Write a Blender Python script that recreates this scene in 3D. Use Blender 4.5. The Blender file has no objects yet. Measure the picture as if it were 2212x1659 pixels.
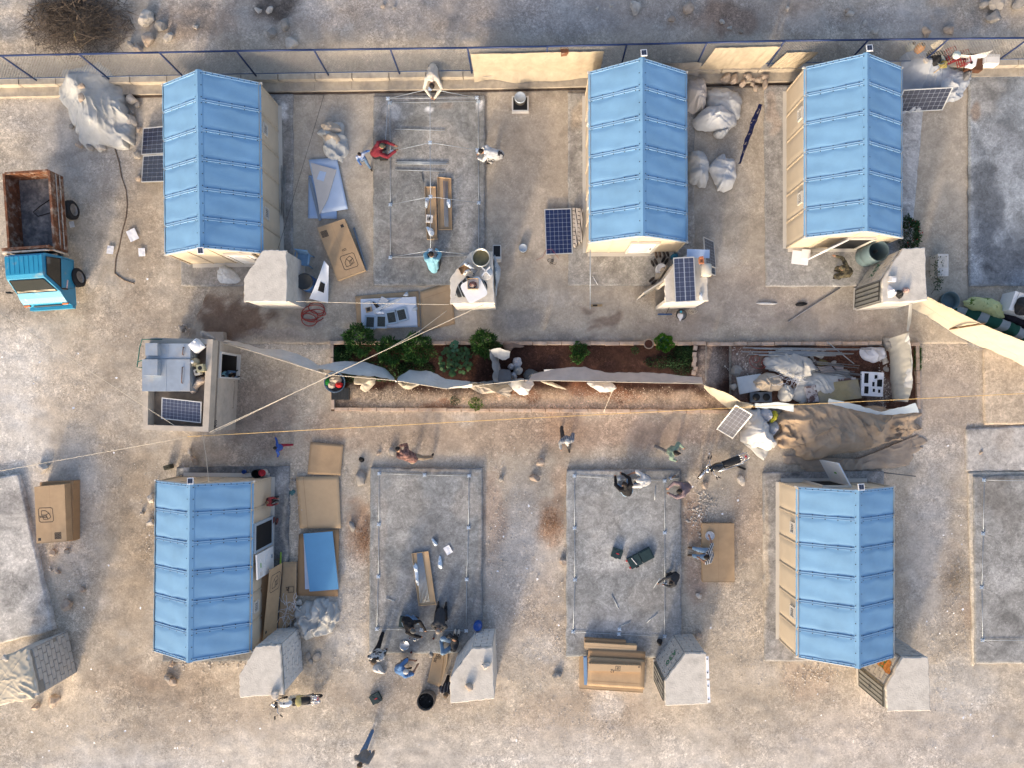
import bpy,math,random
import numpy as np
from mathutils import Vector,Matrix,noise as mnoise
# ------------------------------------------------------------------ scene, camera, light
S=bpy.context.scene
COL=S.collection
H=25.65
F=1535.0
NX,NY=1148.0,870.0
cam_d=bpy.data.cameras.new("camera")
cam_d.sensor_width=36.0
cam_d.lens=F/2212.0*36.0
cam_d.shift_x=(1106.0-NX)/2212.0
cam_d.shift_y=(NY-829.5)/2212.0
cam_d.clip_end=2000.0
cam=bpy.data.objects.new("camera",cam_d)
cam.location=(0,0,H)
COL.objects.link(cam)
S.camera=cam
SUN_EL=math.radians(17.5)
sdx,sdy=-0.30,-0.955
_n=math.hypot(sdx,sdy);sdx/=_n;sdy/=_n
w=bpy.data.worlds.new("World");S.world=w;w.use_nodes=True
nt=w.node_tree;nt.nodes.clear()
sky=nt.nodes.new("ShaderNodeTexSky");sky.sky_type='NISHITA';sky.sun_disc=False
sky.sun_elevation=SUN_EL
sky.sun_rotation=math.atan2(sdx,sdy)
sky.altitude=400;sky.air_density=0.75;sky.dust_density=5.0;sky.ozone_density=0.4
bg=nt.nodes.new("ShaderNodeBackground");bg.inputs[1].default_value=0.15
wo=nt.nodes.new("ShaderNodeOutputWorld")
nt.links.new(sky.outputs[0],bg.inputs[0]);nt.links.new(bg.outputs[0],wo.inputs[0])
sun_d=bpy.data.lights.new("sun",'SUN');sun_d.energy=1.0;sun_d.angle=math.radians(4.0)
sun_d.color=(1.0,0.79,0.55)
sun=bpy.data.objects.new("sun",sun_d)
sv=Vector((sdx*math.cos(SUN_EL),sdy*math.cos(SUN_EL),math.sin(SUN_EL)))
sun.rotation_euler=sv.to_track_quat('Z','Y').to_euler()
sun.location=sv*60
COL.objects.link(sun)
S.view_settings.view_transform='Standard'
try:S.view_settings.look='None'
except Exception:pass
S.view_settings.exposure=1.32
S.view_settings.gamma=1.0
S.view_settings.use_curve_mapping=False
# ------------------------------------------------------------------ helpers
rnd=random.Random(7)
def P(px,py,z=0.0):
 k=(H-z)/F
 return Vector(((px-NX)*k,(NY-py)*k,z))
def PXY(px,py,z=0.0):
 v=P(px,py,z);return(v.x,v.y)
PPM=F/H
def tag(o,label=None,cat=None,group=None,kind=None):
 if label:o["label"]=label
 if cat:o["category"]=cat
 if group:o["group"]=group
 if kind:o["kind"]=kind
 return o
def empty(name,loc,label=None,cat=None,group=None,rz=0.0,kind=None):
 o=bpy.data.objects.new(name,None);COL.objects.link(o)
 o.empty_display_size=0.1
 o.location=loc;o.rotation_euler=(0,0,rz)
 return tag(o,label,cat,group,kind)
def link(name,me,parent=None,loc=None,rot=None,scale=None):
 o=bpy.data.objects.new(name,me);COL.objects.link(o)
 if parent is not None:o.parent=parent
 if loc is not None:o.location=loc
 if rot is not None:o.rotation_euler=rot
 if scale is not None:o.scale=scale
 return o
class MB:
 """collects geometry, builds one mesh object; coordinates are in the parent's space"""
 def __init__(s):s.v=[];s.f=[];s.m=[];s.sm=[]
 def add(s,verts,faces,m=0,smooth=False):
  b=len(s.v);s.v.extend([tuple(x)for x in verts])
  for f in faces:
   s.f.append([i+b for i in f]);s.m.append(m);s.sm.append(smooth)
  return s
 def box(s,c,d,rz=0.0,m=0,M=None):
  x,y,z=d[0]/2,d[1]/2,d[2]/2
  vs=[Vector(p)for p in((-x,-y,-z),(x,-y,-z),(x,y,-z),(-x,y,-z),(-x,-y,z),(x,-y,z),(x,y,z),(-x,y,z))]
  R=M if M is not None else(Matrix.Rotation(rz,3,'Z')if rz else None)
  if R is not None:vs=[R@v for v in vs]
  c=Vector(c)
  return s.add([v+c for v in vs],BOXF,m)
 def prism(s,poly,z0,z1,m=0,mtop=None):
  n=len(poly)
  vs=[(p[0],p[1],z0)for p in poly]+[(p[0],p[1],z1)for p in poly]
  b=len(s.v);s.v.extend(vs)
  ar=sum(poly[i][0]*poly[(i+1)%n][1]-poly[(i+1)%n][0]*poly[i][1]for i in range(n))
  top=[b+n+i for i in range(n)];bot=[b+i for i in range(n)][::-1]
  sides=[[b+i,b+(i+1)%n,b+n+(i+1)%n,b+n+i]for i in range(n)]
  if ar<0:top=top[::-1];bot=bot[::-1];sides=[f[::-1]for f in sides]
  s.f.append(top);s.m.append(m if mtop is None else mtop);s.sm.append(False)
  s.f.append(bot);s.m.append(m);s.sm.append(False)
  for f in sides:s.f.append(f);s.m.append(m);s.sm.append(False)
  return s
 def tube(s,pts,r,n=6,m=0,cap=True,smooth=True):
  pts=[Vector(p)for p in pts]
  k=len(pts)
  rs=r if isinstance(r,(list,tuple))else[r]*k
  vs=[];fs=[]
  up=None
  for i in range(k):
   d=(pts[min(i+1,k-1)]-pts[max(i-1,0)])
   if d.length<1e-9:d=Vector((0,0,1))
   d.normalize()
   if up is None:
    up=Vector((0,0,1))if abs(d.z)<0.9 else Vector((1,0,0))
   a=d.cross(up)
   if a.length<1e-6:a=d.orthogonal()
   a.normalize();bq=a.cross(d).normalized();up=bq
   for j in range(n):
    t=2*math.pi*j/n
    vs.append(pts[i]+(a*math.cos(t)+bq*math.sin(t))*rs[i])
  for i in range(k-1):
   for j in range(n):
    j2=(j+1)%n
    fs.append([i*n+j2,i*n+j,(i+1)*n+j,(i+1)*n+j2])
  s.add(vs,fs,m,smooth)
  if cap:
   b=len(s.v)-len(vs)
   s.f.append([b+j for j in range(n)]);s.m.append(m);s.sm.append(False)
   s.f.append([b+(k-1)*n+j for j in range(n)][::-1]);s.m.append(m);s.sm.append(False)
  return s
 def lathe(s,prof,c=(0,0,0),n=20,m=0,M=None,smooth=True):
  vs=[];fs=[]
  c=Vector(c)
  for(r,z)in prof:
   for j in range(n):
    t=2*math.pi*j/n
    v=Vector((r*math.cos(t),r*math.sin(t),z))
    if M is not None:v=M@v
    vs.append(v+c)
  for i in range(len(prof)-1):
   for j in range(n):
    j2=(j+1)%n
    fs.append([i*n+j,i*n+j2,(i+1)*n+j2,(i+1)*n+j])
  return s.add(vs,fs,m,smooth)
 def mesh(s,mats,name="m"):
  me=bpy.data.meshes.new(name)
  me.from_pydata(s.v,[],s.f)
  if not isinstance(mats,(list,tuple)):mats=[mats]
  for mm in mats:me.materials.append(mm)
  if len(mats)>1:me.polygons.foreach_set("material_index",s.m)
  me.polygons.foreach_set("use_smooth",s.sm)
  me.update()
  return me
 def build(s,name,mats,parent=None,loc=None,rot=None):
  return link(name,s.mesh(mats,name),parent,loc,rot)
BOXF=[(0,3,2,1),(4,5,6,7),(0,1,5,4),(1,2,6,5),(2,3,7,6),(3,0,4,7)]
def grid_mesh(name,pos,mat,cols=None,smooth=True,extra_mats=None,wrap=False):
 """pos: numpy (nu, nv, 3) -> mesh"""
 nu,nv=pos.shape[:2]
 me=bpy.data.meshes.new(name)
 verts=pos.reshape(-1,3)
 I=np.arange(nu*nv).reshape(nu,nv)
 if wrap:I=np.concatenate([I,I[:,:1]],axis=1)
 q=np.stack([I[:-1,:-1],I[1:,:-1],I[1:,1:],I[:-1,1:]],axis=-1).reshape(-1,4)
 fill(me,verts,q)
 me.materials.append(mat)
 for e in(extra_mats or[]):me.materials.append(e)
 if smooth:me.polygons.foreach_set("use_smooth",np.ones(len(q),dtype=bool))
 if cols is not None:
  at=me.color_attributes.new("paint",'FLOAT_COLOR','POINT')
  c4=np.ones((len(verts),4),dtype=np.float32);c4[:,:3]=cols.reshape(-1,3)
  at.data.foreach_set("color",c4.ravel())
 me.update()
 return me
def fill(me,verts,q):
 nv=len(verts);nf=len(q);k=q.shape[1]
 me.vertices.add(nv);me.vertices.foreach_set("co",np.ascontiguousarray(verts,dtype=np.float32).ravel())
 me.loops.add(nf*k);me.loops.foreach_set("vertex_index",np.ascontiguousarray(q,dtype=np.int32).ravel())
 me.polygons.add(nf)
 me.polygons.foreach_set("loop_start",np.arange(0,nf*k,k,dtype=np.int32))
 me.update(calc_edges=True)
def _hash(ix,iy,seed):
 n=(ix*374761393+iy*668265263+seed*974711)&0x7fffffff
 n=((n^(n>>13))*1274126177)&0x7fffffff
 return((n^(n>>16))&0xffff)/65535.0
def vnoise(x,y,seed=0):
 ix=np.floor(x).astype(np.int64);iy=np.floor(y).astype(np.int64)
 fx=x-ix;fy=y-iy
 fx=fx*fx*(3-2*fx);fy=fy*fy*(3-2*fy)
 a=_hash(ix,iy,seed);b=_hash(ix+1,iy,seed);c=_hash(ix,iy+1,seed);d=_hash(ix+1,iy+1,seed)
 return a+(b-a)*fx+(c-a)*fy+(a-b-c+d)*fx*fy
def fbm(x,y,seed=0,oct=4,lac=2.07,gain=0.5):
 x=np.asarray(x,float);y=np.asarray(y,float)
 s=0;a=1;t=0
 for i in range(oct):
  s=s+a*vnoise(x,y,seed+i*17);t+=a
  x=x*lac+13.7;y=y*lac-7.3;a*=gain
 return s/t
def ridged(x,y,seed=0,oct=3):
 s=0;a=1;t=0
 x=np.asarray(x,float);y=np.asarray(y,float)
 for i in range(oct):
  s=s+a*(1-np.abs(2*vnoise(x,y,seed+i*31)-1));t+=a
  x=x*1.9+3.1;y=y*1.9-5.2;a*=0.5
 return s/t
def sstep(a,b,x):
 t=np.clip((x-a)/(b-a),0,1);return t*t*(3-2*t)
def srgb(r,g,b):
 f=lambda c:(c/255.0)/12.92 if c/255.0<=0.04045 else((c/255.0+0.055)/1.055)**2.4
 return(f(r),f(g),f(b))
# ------------------------------------------------------------------ materials
MATS={}
def mat(name,col,rough=0.85,var=0.12,scale=5.0,bump=0.15,bscale=40.0,metal=0.0,col2=None,mix_lo=0.45,mix_hi=0.62,
  detail=6.0,spec=0.3,paint=False,sheen=0.0,trans=None,alpha=None,stripes=None,coat=0.0,crease=0.0):
 if name in MATS:return MATS[name]
 m=bpy.data.materials.new(name);m.use_nodes=True
 n=m.node_tree.nodes;l=m.node_tree.links
 b=n["Principled BSDF"]
 b.inputs["Roughness"].default_value=rough
 b.inputs["Metallic"].default_value=metal
 b.inputs["Specular IOR Level"].default_value=spec
 if coat:b.inputs["Coat Weight"].default_value=coat
 if trans:b.inputs["Transmission Weight"].default_value=trans
 if alpha is not None:b.inputs["Alpha"].default_value=alpha
 geo=n.new("ShaderNodeNewGeometry")
 if paint:
  at=n.new("ShaderNodeAttribute");at.attribute_name="paint";base=at.outputs["Color"]
 else:
  rgb=n.new("ShaderNodeRGB");rgb.outputs[0].default_value=(*col,1);base=rgb.outputs[0]
 if col2 is not None:
  ns=n.new("ShaderNodeTexNoise");ns.inputs["Scale"].default_value=scale*0.6;ns.inputs["Detail"].default_value=detail
  ns.inputs["Roughness"].default_value=0.65
  l.new(geo.outputs["Position"],ns.inputs["Vector"])
  mr=n.new("ShaderNodeMapRange");mr.inputs[1].default_value=mix_lo;mr.inputs[2].default_value=mix_hi
  l.new(ns.outputs["Fac"],mr.inputs[0])
  mx=n.new("ShaderNodeMix");mx.data_type='RGBA';mx.inputs[7].default_value=(*col2,1)
  l.new(mr.outputs[0],mx.inputs[0]);l.new(base,mx.inputs[6]);base=mx.outputs[2]
 if stripes is not None:
  dv,fr,sc,du=stripes
  vm=n.new("ShaderNodeVectorMath");vm.operation='DOT_PRODUCT';vm.inputs[1].default_value=Vector(dv).normalized()
  l.new(geo.outputs["Position"],vm.inputs[0])
  mu=n.new("ShaderNodeMath");mu.operation='MULTIPLY';mu.inputs[1].default_value=fr;l.new(vm.outputs["Value"],mu.inputs[0])
  fc=n.new("ShaderNodeMath");fc.operation='FRACT';l.new(mu.outputs[0],fc.inputs[0])
  gt=n.new("ShaderNodeMath");gt.operation='LESS_THAN';gt.inputs[1].default_value=du;l.new(fc.outputs[0],gt.inputs[0])
  mx=n.new("ShaderNodeMix");mx.data_type='RGBA';mx.inputs[7].default_value=(*sc,1)
  l.new(gt.outputs[0],mx.inputs[0]);l.new(base,mx.inputs[6]);base=mx.outputs[2]
 if var>0:
  ns=n.new("ShaderNodeTexNoise");ns.inputs["Scale"].default_value=scale;ns.inputs["Detail"].default_value=detail
  ns.inputs["Roughness"].default_value=0.62
  l.new(geo.outputs["Position"],ns.inputs["Vector"])
  mr=n.new("ShaderNodeMapRange");mr.inputs[1].default_value=0.3;mr.inputs[2].default_value=0.7
  mr.inputs[3].default_value=1-var;mr.inputs[4].default_value=1+var
  l.new(ns.outputs["Fac"],mr.inputs[0])
  vm=n.new("ShaderNodeVectorMath");vm.operation='MULTIPLY'
  l.new(base,vm.inputs[0]);l.new(mr.outputs[0],vm.inputs[1]);base=vm.outputs[0]
 l.new(base,b.inputs["Base Color"])
 if bump>0:
  ns=n.new("ShaderNodeTexNoise");ns.inputs["Scale"].default_value=bscale;ns.inputs["Detail"].default_value=5
  l.new(geo.outputs["Position"],ns.inputs["Vector"])
  bp=n.new("ShaderNodeBump");bp.inputs["Strength"].default_value=bump;bp.inputs["Distance"].default_value=0.02
  l.new(ns.outputs["Fac"],bp.inputs["Height"]);l.new(bp.outputs[0],b.inputs["Normal"])
 if crease>0:
  ns=n.new("ShaderNodeTexNoise");ns.noise_type='RIDGED_MULTIFRACTAL';ns.inputs["Scale"].default_value=3.4;ns.inputs["Detail"].default_value=3
  ns.inputs["Distortion"].default_value=0.6
  l.new(geo.outputs["Position"],ns.inputs["Vector"])
  b2=n.new("ShaderNodeBump");b2.inputs["Strength"].default_value=crease;b2.inputs["Distance"].default_value=0.11
  l.new(ns.outputs["Fac"],b2.inputs["Height"])
  if b.inputs["Normal"].is_linked:l.new(b.inputs["Normal"].links[0].from_socket,b2.inputs["Normal"])
  l.new(b2.outputs[0],b.inputs["Normal"])
 MATS[name]=m
 return m
def ground_material(name,speck=0.3,bump=0.5,fine=60.0,stain=0.15,sscale=1.6,dist=0.8):
 m=bpy.data.materials.new(name);m.use_nodes=True
 n=m.node_tree.nodes;l=m.node_tree.links
 b=n["Principled BSDF"];b.inputs["Roughness"].default_value=0.93;b.inputs["Specular IOR Level"].default_value=0.15
 at=n.new("ShaderNodeAttribute");at.attribute_name="paint"
 geo=n.new("ShaderNodeNewGeometry")
 def noise(sc,det,rg=0.65):
  q=n.new("ShaderNodeTexNoise");q.inputs["Scale"].default_value=sc;q.inputs["Detail"].default_value=det
  q.inputs["Roughness"].default_value=rg;l.new(geo.outputs["Position"],q.inputs["Vector"]);return q.outputs["Fac"]
 def rng(x,a,c,lo,hi):
  q=n.new("ShaderNodeMapRange");q.inputs[1].default_value=a;q.inputs[2].default_value=c
  q.inputs[3].default_value=lo;q.inputs[4].default_value=hi;l.new(x,q.inputs[0]);return q.outputs[0]
 def mul(x,y):
  q=n.new("ShaderNodeVectorMath");q.operation='MULTIPLY';l.new(x,q.inputs[0]);l.new(y,q.inputs[1]);return q.outputs[0]
 c=at.outputs["Color"]
 c=mul(c,rng(noise(2.2,8,0.7),0.32,0.68,1-speck*0.55,1+speck*0.55))
 c=mul(c,rng(noise(16,6,0.75),0.3,0.7,1-speck*0.8,1+speck*0.8))
 vo=n.new("ShaderNodeTexVoronoi");vo.inputs["Scale"].default_value=fine*0.55
 l.new(geo.outputs["Position"],vo.inputs["Vector"])
 sep=n.new("ShaderNodeSeparateColor");l.new(vo.outputs["Color"],sep.inputs[0])
 v2=n.new("ShaderNodeTexVoronoi");v2.inputs["Scale"].default_value=fine*0.2;l.new(geo.outputs["Position"],v2.inputs["Vector"])
 se2=n.new("ShaderNodeSeparateColor");l.new(v2.outputs["Color"],se2.inputs[0])
 d=mul(mul(c,rng(sep.outputs[0],0.0,1.0,1-speck*0.95,1+speck*1.0)),rng(se2.outputs[1],.55,1.0,1-speck*.25,1+speck*1.1))
 mx=n.new("ShaderNodeMix");mx.data_type='RGBA';l.new(rng(noise(.45,6,.7),.42,.6,.12,1.0),mx.inputs[0]);l.new(c,mx.inputs[6]);l.new(d,mx.inputs[7]);c=mx.outputs[2]
 for(sc,am)in((sscale,stain),(sscale*3.3,stain*.9)):
  q=n.new("ShaderNodeTexNoise");q.inputs["Scale"].default_value=sc;q.inputs["Detail"].default_value=9;q.inputs["Roughness"].default_value=.72;q.inputs["Distortion"].default_value=dist
  l.new(geo.outputs["Position"],q.inputs["Vector"]);c=mul(c,rng(q.outputs["Fac"],.36,.64,1-am,1+am))
 l.new(c,b.inputs["Base Color"])
 bp=n.new("ShaderNodeBump");bp.inputs["Strength"].default_value=bump;bp.inputs["Distance"].default_value=0.03
 l.new(noise(fine*0.5,8,0.75),bp.inputs["Height"]);l.new(bp.outputs[0],b.inputs["Normal"])
 MATS[name]=m
 return m
GROUND=ground_material("dirt_ground",0.28,0.5,60,.09,.8)
CONC=ground_material("cast_concrete",0.20,0.2,90,.24,1.5,1.4)
YARD=ground_material("yard_concrete",0.17,0.2,90,.13,1.1,1.0)
BLUE=mat("blue_roof_panel",(0.165,0.325,0.51),0.7,0.10,1.1,0.03,120)
BLUE_S=mat("blue_panel_sheet",(0.10,0.28,0.50),0.5,0.04,2,0.03,120)
CREAM=mat("cream_panel",(0.53,0.45,0.34),0.7,0.05,2,0.04,90)
CREAMD=mat("grey_cream_trim",(0.52,0.50,0.46),0.7,0.05,2,0.03,90)
BLACK=mat("black_rubber",(0.012,0.012,0.013),0.6,0.1,8,0.05)
DARK=mat("dark_interior",(0.010,0.011,0.013),0.9,0.1,4,0)
WHITE=mat("white_plastic",(0.72,0.73,0.74),0.45,0.05,6,0.03)
OFFW=mat("off_white_card",(0.62,0.60,0.57),0.7,0.06,4,0.03)
LBLUE=mat("pale_blue_sheet",(0.42,0.52,0.68),0.6,0.05,3,0.03)
STEEL=mat("galvanised_steel",(0.40,0.45,0.50),0.5,0.1,14,0.03,metal=0.5)
STEELW=mat("zinc_bracket",(0.62,0.70,0.78),0.4,0.12,30,0.05,metal=0.5)
STEELD=mat("dark_steel",(0.13,0.14,0.15),0.5,0.15,10,0.05,metal=0.5)
ZINC=mat("zinc_tank_sheet",(0.42,0.47,0.52),0.42,0.12,3,0.05,metal=0.55,col2=(0.60,0.55,0.48),mix_lo=0.5,mix_hi=0.75)
CARD=mat("cardboard",(0.41,0.285,0.17),0.85,0.11,3,0.04,60)
CARD2=mat("cardboard_pale",(0.50,0.36,0.22),0.85,0.05,4,0.04,60)
CARDD=mat("cardboard_brown",(0.33,0.21,0.115),0.85,0.06,4,0.04,60)
INK=mat("dark_print",(0.045,0.04,0.038),0.8,0.1,10,0)
GREENP=mat("green_spray_paint",(0.02,0.16,0.07),0.8,0.2,20,0)
PLASTER=mat("cabin_plaster",(0.55,0.515,0.46),0.9,0.12,4,0.5,22,col2=(0.43,0.40,0.355),mix_lo=0.5,mix_hi=0.72,detail=9)
BLOCK=mat("concrete_block",(0.42,0.41,0.39),0.92,0.16,6,0.3,50)
BLOCKW=mat("whitewashed_block",(0.55,0.545,0.53),0.92,0.12,6,0.3,50)
MORTAR=mat("mortar",(0.24,0.23,0.21),0.95,0.15,8,0.3,50)
KERB=mat("kerb_stone",(0.46,0.36,0.29),0.9,0.2,5,0.3,40,col2=(0.42,0.30,0.22))
WALLC=mat("fence_wall_concrete",(0.40,0.35,0.28),0.92,0.2,3,0.3,30,col2=(0.30,0.27,0.23))
NAVY=mat("navy_fence_paint",(0.018,0.035,0.105),0.45,0.2,10,0.05)
WIRE=mat("fence_wire",(0.36,0.34,0.31),0.6,0.1,10,0,metal=0.3)
ROCK=mat("pale_limestone",(0.37,0.305,0.245),0.95,0.3,7,0.8,25,col2=(0.31,0.215,0.155),mix_lo=0.5,mix_hi=0.75)
ROCKW=mat("white_limestone",(0.46,0.42,0.37),0.95,0.28,6,0.5,25)
ROCKG=mat("grey_stone",(0.28,0.26,0.235),0.95,0.2,6,0.5,25)
PEB=mat("pebble_mix",(0.52,0.47,0.41),0.95,0.35,11,0.2,60)
TARPW=mat("white_tarp",(0.60,0.59,0.565),0.6,0.10,2,0.2,9,crease=0.35)
TARPG=mat("grey_white_tarp",(0.41,0.415,0.405),0.6,0.12,3,0.2,9,crease=0.35)
TARPC=mat("cream_canvas",(0.50,0.44,0.34),0.8,0.08,2,0.2,14,crease=0.35)
TARPB=mat("brown_canvas",(0.38,0.285,0.20),0.85,0.14,2,0.3,12,crease=0.35)
TARPD=mat("grey_blanket",(0.16,0.16,0.165),0.9,0.2,4,0.3,12,crease=0.35)
BURLAP=mat("beige_sacking",(0.42,0.36,0.29),0.9,0.12,5,0.3,30,crease=0.35)
LILAC=mat("white_sack",(0.52,0.53,0.57),0.6,0.08,5,0.2,20,crease=0.35)
LEAF=mat("leaf_green",(0.045,0.115,0.022),0.6,0.45,9,0)
LEAFD=mat("leaf_dark",(0.022,0.062,0.020),0.6,0.4,9,0)
LEAFY=mat("leaf_yellow_green",(0.085,0.16,0.02),0.6,0.4,9,0)
BARK=mat("grey_bark",(0.10,0.075,0.055),0.9,0.3,10,0.2)
TWIG=mat("dry_twig",(0.085,0.068,0.055),0.9,0.5,6,0)
ROPE=mat("pale_rope",(0.58,0.52,0.42),0.8,0.1,20,0)
ORANGE_C=mat("orange_cable",(0.60,0.40,0.16),0.6,0.1,20,0)
RED_H=mat("red_hose",(0.30,0.045,0.035),0.5,0.15,10,0)
RUST=mat("rusty_painted_steel",(0.16,0.065,0.032),0.75,0.4,7,0.2,30,col2=(0.34,0.27,0.21),mix_lo=0.5,mix_hi=0.66,detail=9)
RUSTD=mat("dark_rust",(0.10,0.045,0.025),0.8,0.3,6,0.2)
TRUCKB=mat("turquoise_truck_paint",(0.022,0.25,0.42),0.38,0.10,4,0.04,20,col2=(0.22,0.30,0.32),mix_lo=0.58,mix_hi=0.74,spec=0.5,detail=9)
GLASS=mat("dark_glass",(0.02,0.024,0.022),0.08,0.05,3,0,spec=0.8)
TYRE=mat("tyre_rubber",(0.022,0.022,0.024),0.85,0.2,12,0.1)
RIM=mat("grey_wheel_rim",(0.24,0.23,0.22),0.5,0.2,10,0.05,metal=0.4)
CELL=mat("solar_cell",(0.012,0.017,0.042),0.22,0.15,7,0,spec=0.6)
CELLG=mat("solar_backsheet",(0.30,0.33,0.40),0.3,0.05,5,0)
ALU=mat("aluminium_frame",(0.62,0.62,0.60),0.4,0.05,6,0,metal=0.5)
SOIL=ground_material("garden_soil",0.45,0.5,70)
BLUEP=mat("blue_plastic",(0.02,0.07,0.28),0.4,0.1,6,0)
TEAL=mat("teal_plastic",(0.13,0.19,0.21),0.5,0.12,4,0.05)
GREENT=mat("green_pipe",(0.03,0.12,0.10),0.5,0.1,6,0)
TOOL=mat("dark_teal_toolbox",(0.015,0.035,0.04),0.5,0.15,12,0.05)
REDP=mat("red_plastic",(0.45,0.02,0.03),0.5,0.1,6,0)
FOAM=mat("white_foam",(0.78,0.79,0.82),0.7,0.04,6,0.05)
SLIPPER=mat("pale_slipper",(0.55,0.50,0.43),0.8,0.1,10,0)
CHROME=mat("chrome",(0.62,0.62,0.62),0.15,0.05,6,0,metal=1.0)
SEATB=mat("black_seat",(0.018,0.018,0.019),0.6,0.2,10,0.1)
LIP_HIGHLIGHT=mat("seam_lip_highlight",(0.30,0.45,0.60),0.5,0.05,2,0)  # paler blue paints the bright seam highlights onto the batten lips
ORD=["first","second","third","fourth","fifth","sixth","seventh","eighth","ninth","tenth","eleventh","twelfth","thirteenth","fourteenth"]
# ------------------------------------------------------------------ ground
SAND=np.array((.435,.38,.31));GREY=np.array((.45,.42,.385));WHT=np.array((.62,.59,.545));TAN=np.array((.41,.33,.24))
BRN=np.array((.275,.222,.165));RED=np.array((.33,.20,.12));DRK=np.array((.10,.085,.075));MAUVE=np.array((.36,.315,.28))
def paint(X,Y,base,blobs,seed=0,mott=0.10,z=0.0):
 k=F/(H-z)
 px=NX+X*k;py=NY-Y*k
 c=np.ones(X.shape+(3,))*np.asarray(base)
 wx=(fbm(X*0.9,Y*0.9,seed+5,4)-.5)*2;wy=(fbm(X*0.9,Y*0.9,seed+55,4)-.5)*2
 fn=fbm(X*3.1,Y*3.1,seed+9,5)
 for bl in blobs:
  cx,cy,rx,ry,col,wt,rag=bl[:7]
  qx=px+wx*rag*60-cx;qy=py+wy*rag*60-cy
  g=1-np.sqrt((qx/rx)**2+(qy/ry)**2)
  g=g+(fn-.5)*1.5*rag
  edge=0.75*(1-rag)+0.10
  m=sstep(0,edge,g)*wt
  c=c*(1-m[...,None])+np.asarray(col)*m[...,None]
 big=fbm(X*0.35,Y*0.35,seed+1,5);mid=fbm(X*1.7,Y*1.7,seed+2,5)
 c=c*(1+mott*2.4*(big-.5)+mott*2.2*(mid-.5))[...,None]
 return np.clip(c,0.01,0.9)
def ax(lo,hi,step,far):
 a=list(np.arange(lo,hi+1e-6,step))
 out=[lo-d for d in(1,3,8,20,60,160,far)][::-1];out2=[a[-1]+d for d in(1,3,8,20,60,160,far)]
 return np.array(out+a+out2)
gx=ax(-21.5,20.0,0.13,420);gy=ax(-15.0,16.5,0.13,420)
GX,GY=np.meshgrid(gx,gy,indexing='ij')
blobs=[
 (60,880,330,260,WHT,.75,.25),(180,900,130,330,TAN,.65,.3),(300,480,70,260,BRN*1.15,.6,.35),
 (60,620,190,110,BRN*1.25,.55,.35),(190,330,200,160,GREY*.93,.7,.2),(60,250,130,60,GREY*.9,.6,.2),
 (240,1180,150,330,BRN*1.35,.5,.3),(290,1150,60,260,TAN*.95,.6,.3),(170,1100,80,220,GREY*.92,.6,.3),
 (1050,940,620,70,(.35,.275,.21),.85,.25),(1350,930,320,50,(.36,.265,.205),.6,.3),(560,900,110,130,(.27,.205,.16),.7,.35),
 (1010,1260,350,300,(.41,.365,.325),.7,.2),(1130,1200,60,180,GREY,.6,.3),
 (780,1150,40,90,RED*.95,.75,.35),(1195,1130,45,70,RED,.8,.35),(1065,1100,34,120,(.30,.22,.17),.6,.35),(1215,1040,30,60,(.34,.23,.16),.5,.3),
 (1490,1120,40,90,(.31,.20,.14),.65,.35),(1500,1250,40,70,(.30,.22,.18),.7,.3),(1620,1120,60,120,(.42,.33,.26),.6,.3),
 (740,1280,60,200,(.40,.375,.345),.6,.3),(740,1400,60,60,WHT,.5,.3),
 (1170,1350,70,140,(.42,.34,.265),.55,.35),(1260,1560,230,90,(.36,.275,.20),.55,.35),
 (1160,1400,70,50,WHT*.93,.5,.3),(1310,1520,40,50,WHT*.95,.5,.3),
 (880,1500,260,60,(.36,.30,.245),.55,.3),(440,1560,260,80,(.37,.31,.25),.5,.3),(330,1480,200,70,(.29,.225,.165),.55,.35),
 (1100,1690,1500,170,(.535,.495,.445),.8,.15),(300,1680,320,90,(.53,.52,.51),.6,.15),(1950,1590,400,140,(.50,.46,.43),.5,.2),
 (2010,1200,90,250,(.47,.445,.42),.65,.25),(2060,1260,40,180,(.36,.29,.22),.5,.35),(2080,1480,110,80,WHT*.95,.5,.3),
 (1740,1470,80,50,(.40,.31,.24),.5,.4),(2040,860,120,180,(.40,.335,.28),.7,.2),(2030,980,90,80,(.45,.42,.39),.5,.25),
 (1990,330,90,260,(.47,.46,.455),.6,.3),(2060,560,70,120,(.30,.27,.245),.6,.3),
 (1106,40,1300,75,MAUVE,.8,.15),(1570,45,90,50,(.27,.175,.12),.7,.4),(610,25,60,45,(.09,.075,.065),.9,.4),(430,60,120,60,(.33,.255,.20),.6,.4),
 (190,50,130,75,(.12,.095,.08),.8,.3),(1230,30,160,60,(.41,.39,.38),.5,.3),(2000,60,250,60,(.39,.37,.36),.5,.3),
 (520,700,130,90,(.38,.345,.31),.6,.3),(300,700,130,90,(.32,.27,.22),.5,.3),
]
R_=np.random.RandomState(41)
for k in range(90):
 x_,y_=R_.uniform(-60,2270),R_.choice([R_.uniform(0,120),R_.uniform(880,1660),R_.uniform(900,1660)])
 r_=R_.uniform(12,60);blobs.append((x_,y_,r_*R_.uniform(.7,1.8),r_,[WHT,BRN*.95,RED*1.1,GREY][k%4],R_.uniform(.12,.32),.4))
for k in range(26):
 x_,y_=R_.uniform(-20,300),R_.uniform(420,1400);r_=R_.uniform(12,50);blobs.append((x_,y_,r_,r_*1.4,[WHT,BRN,GREY][k%3],.22,.4))
for(y_,w_)in((1630,6),(1655,7),(1575,5)):blobs.append((900,y_,1500,w_,(.42,.375,.33),.4,.12))
gc=paint(GX,GY,SAND,blobs,3,0.16)
fr=((GX>-22)&(GX<20.5)&(GY>-15.5)&(GY<17))
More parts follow.
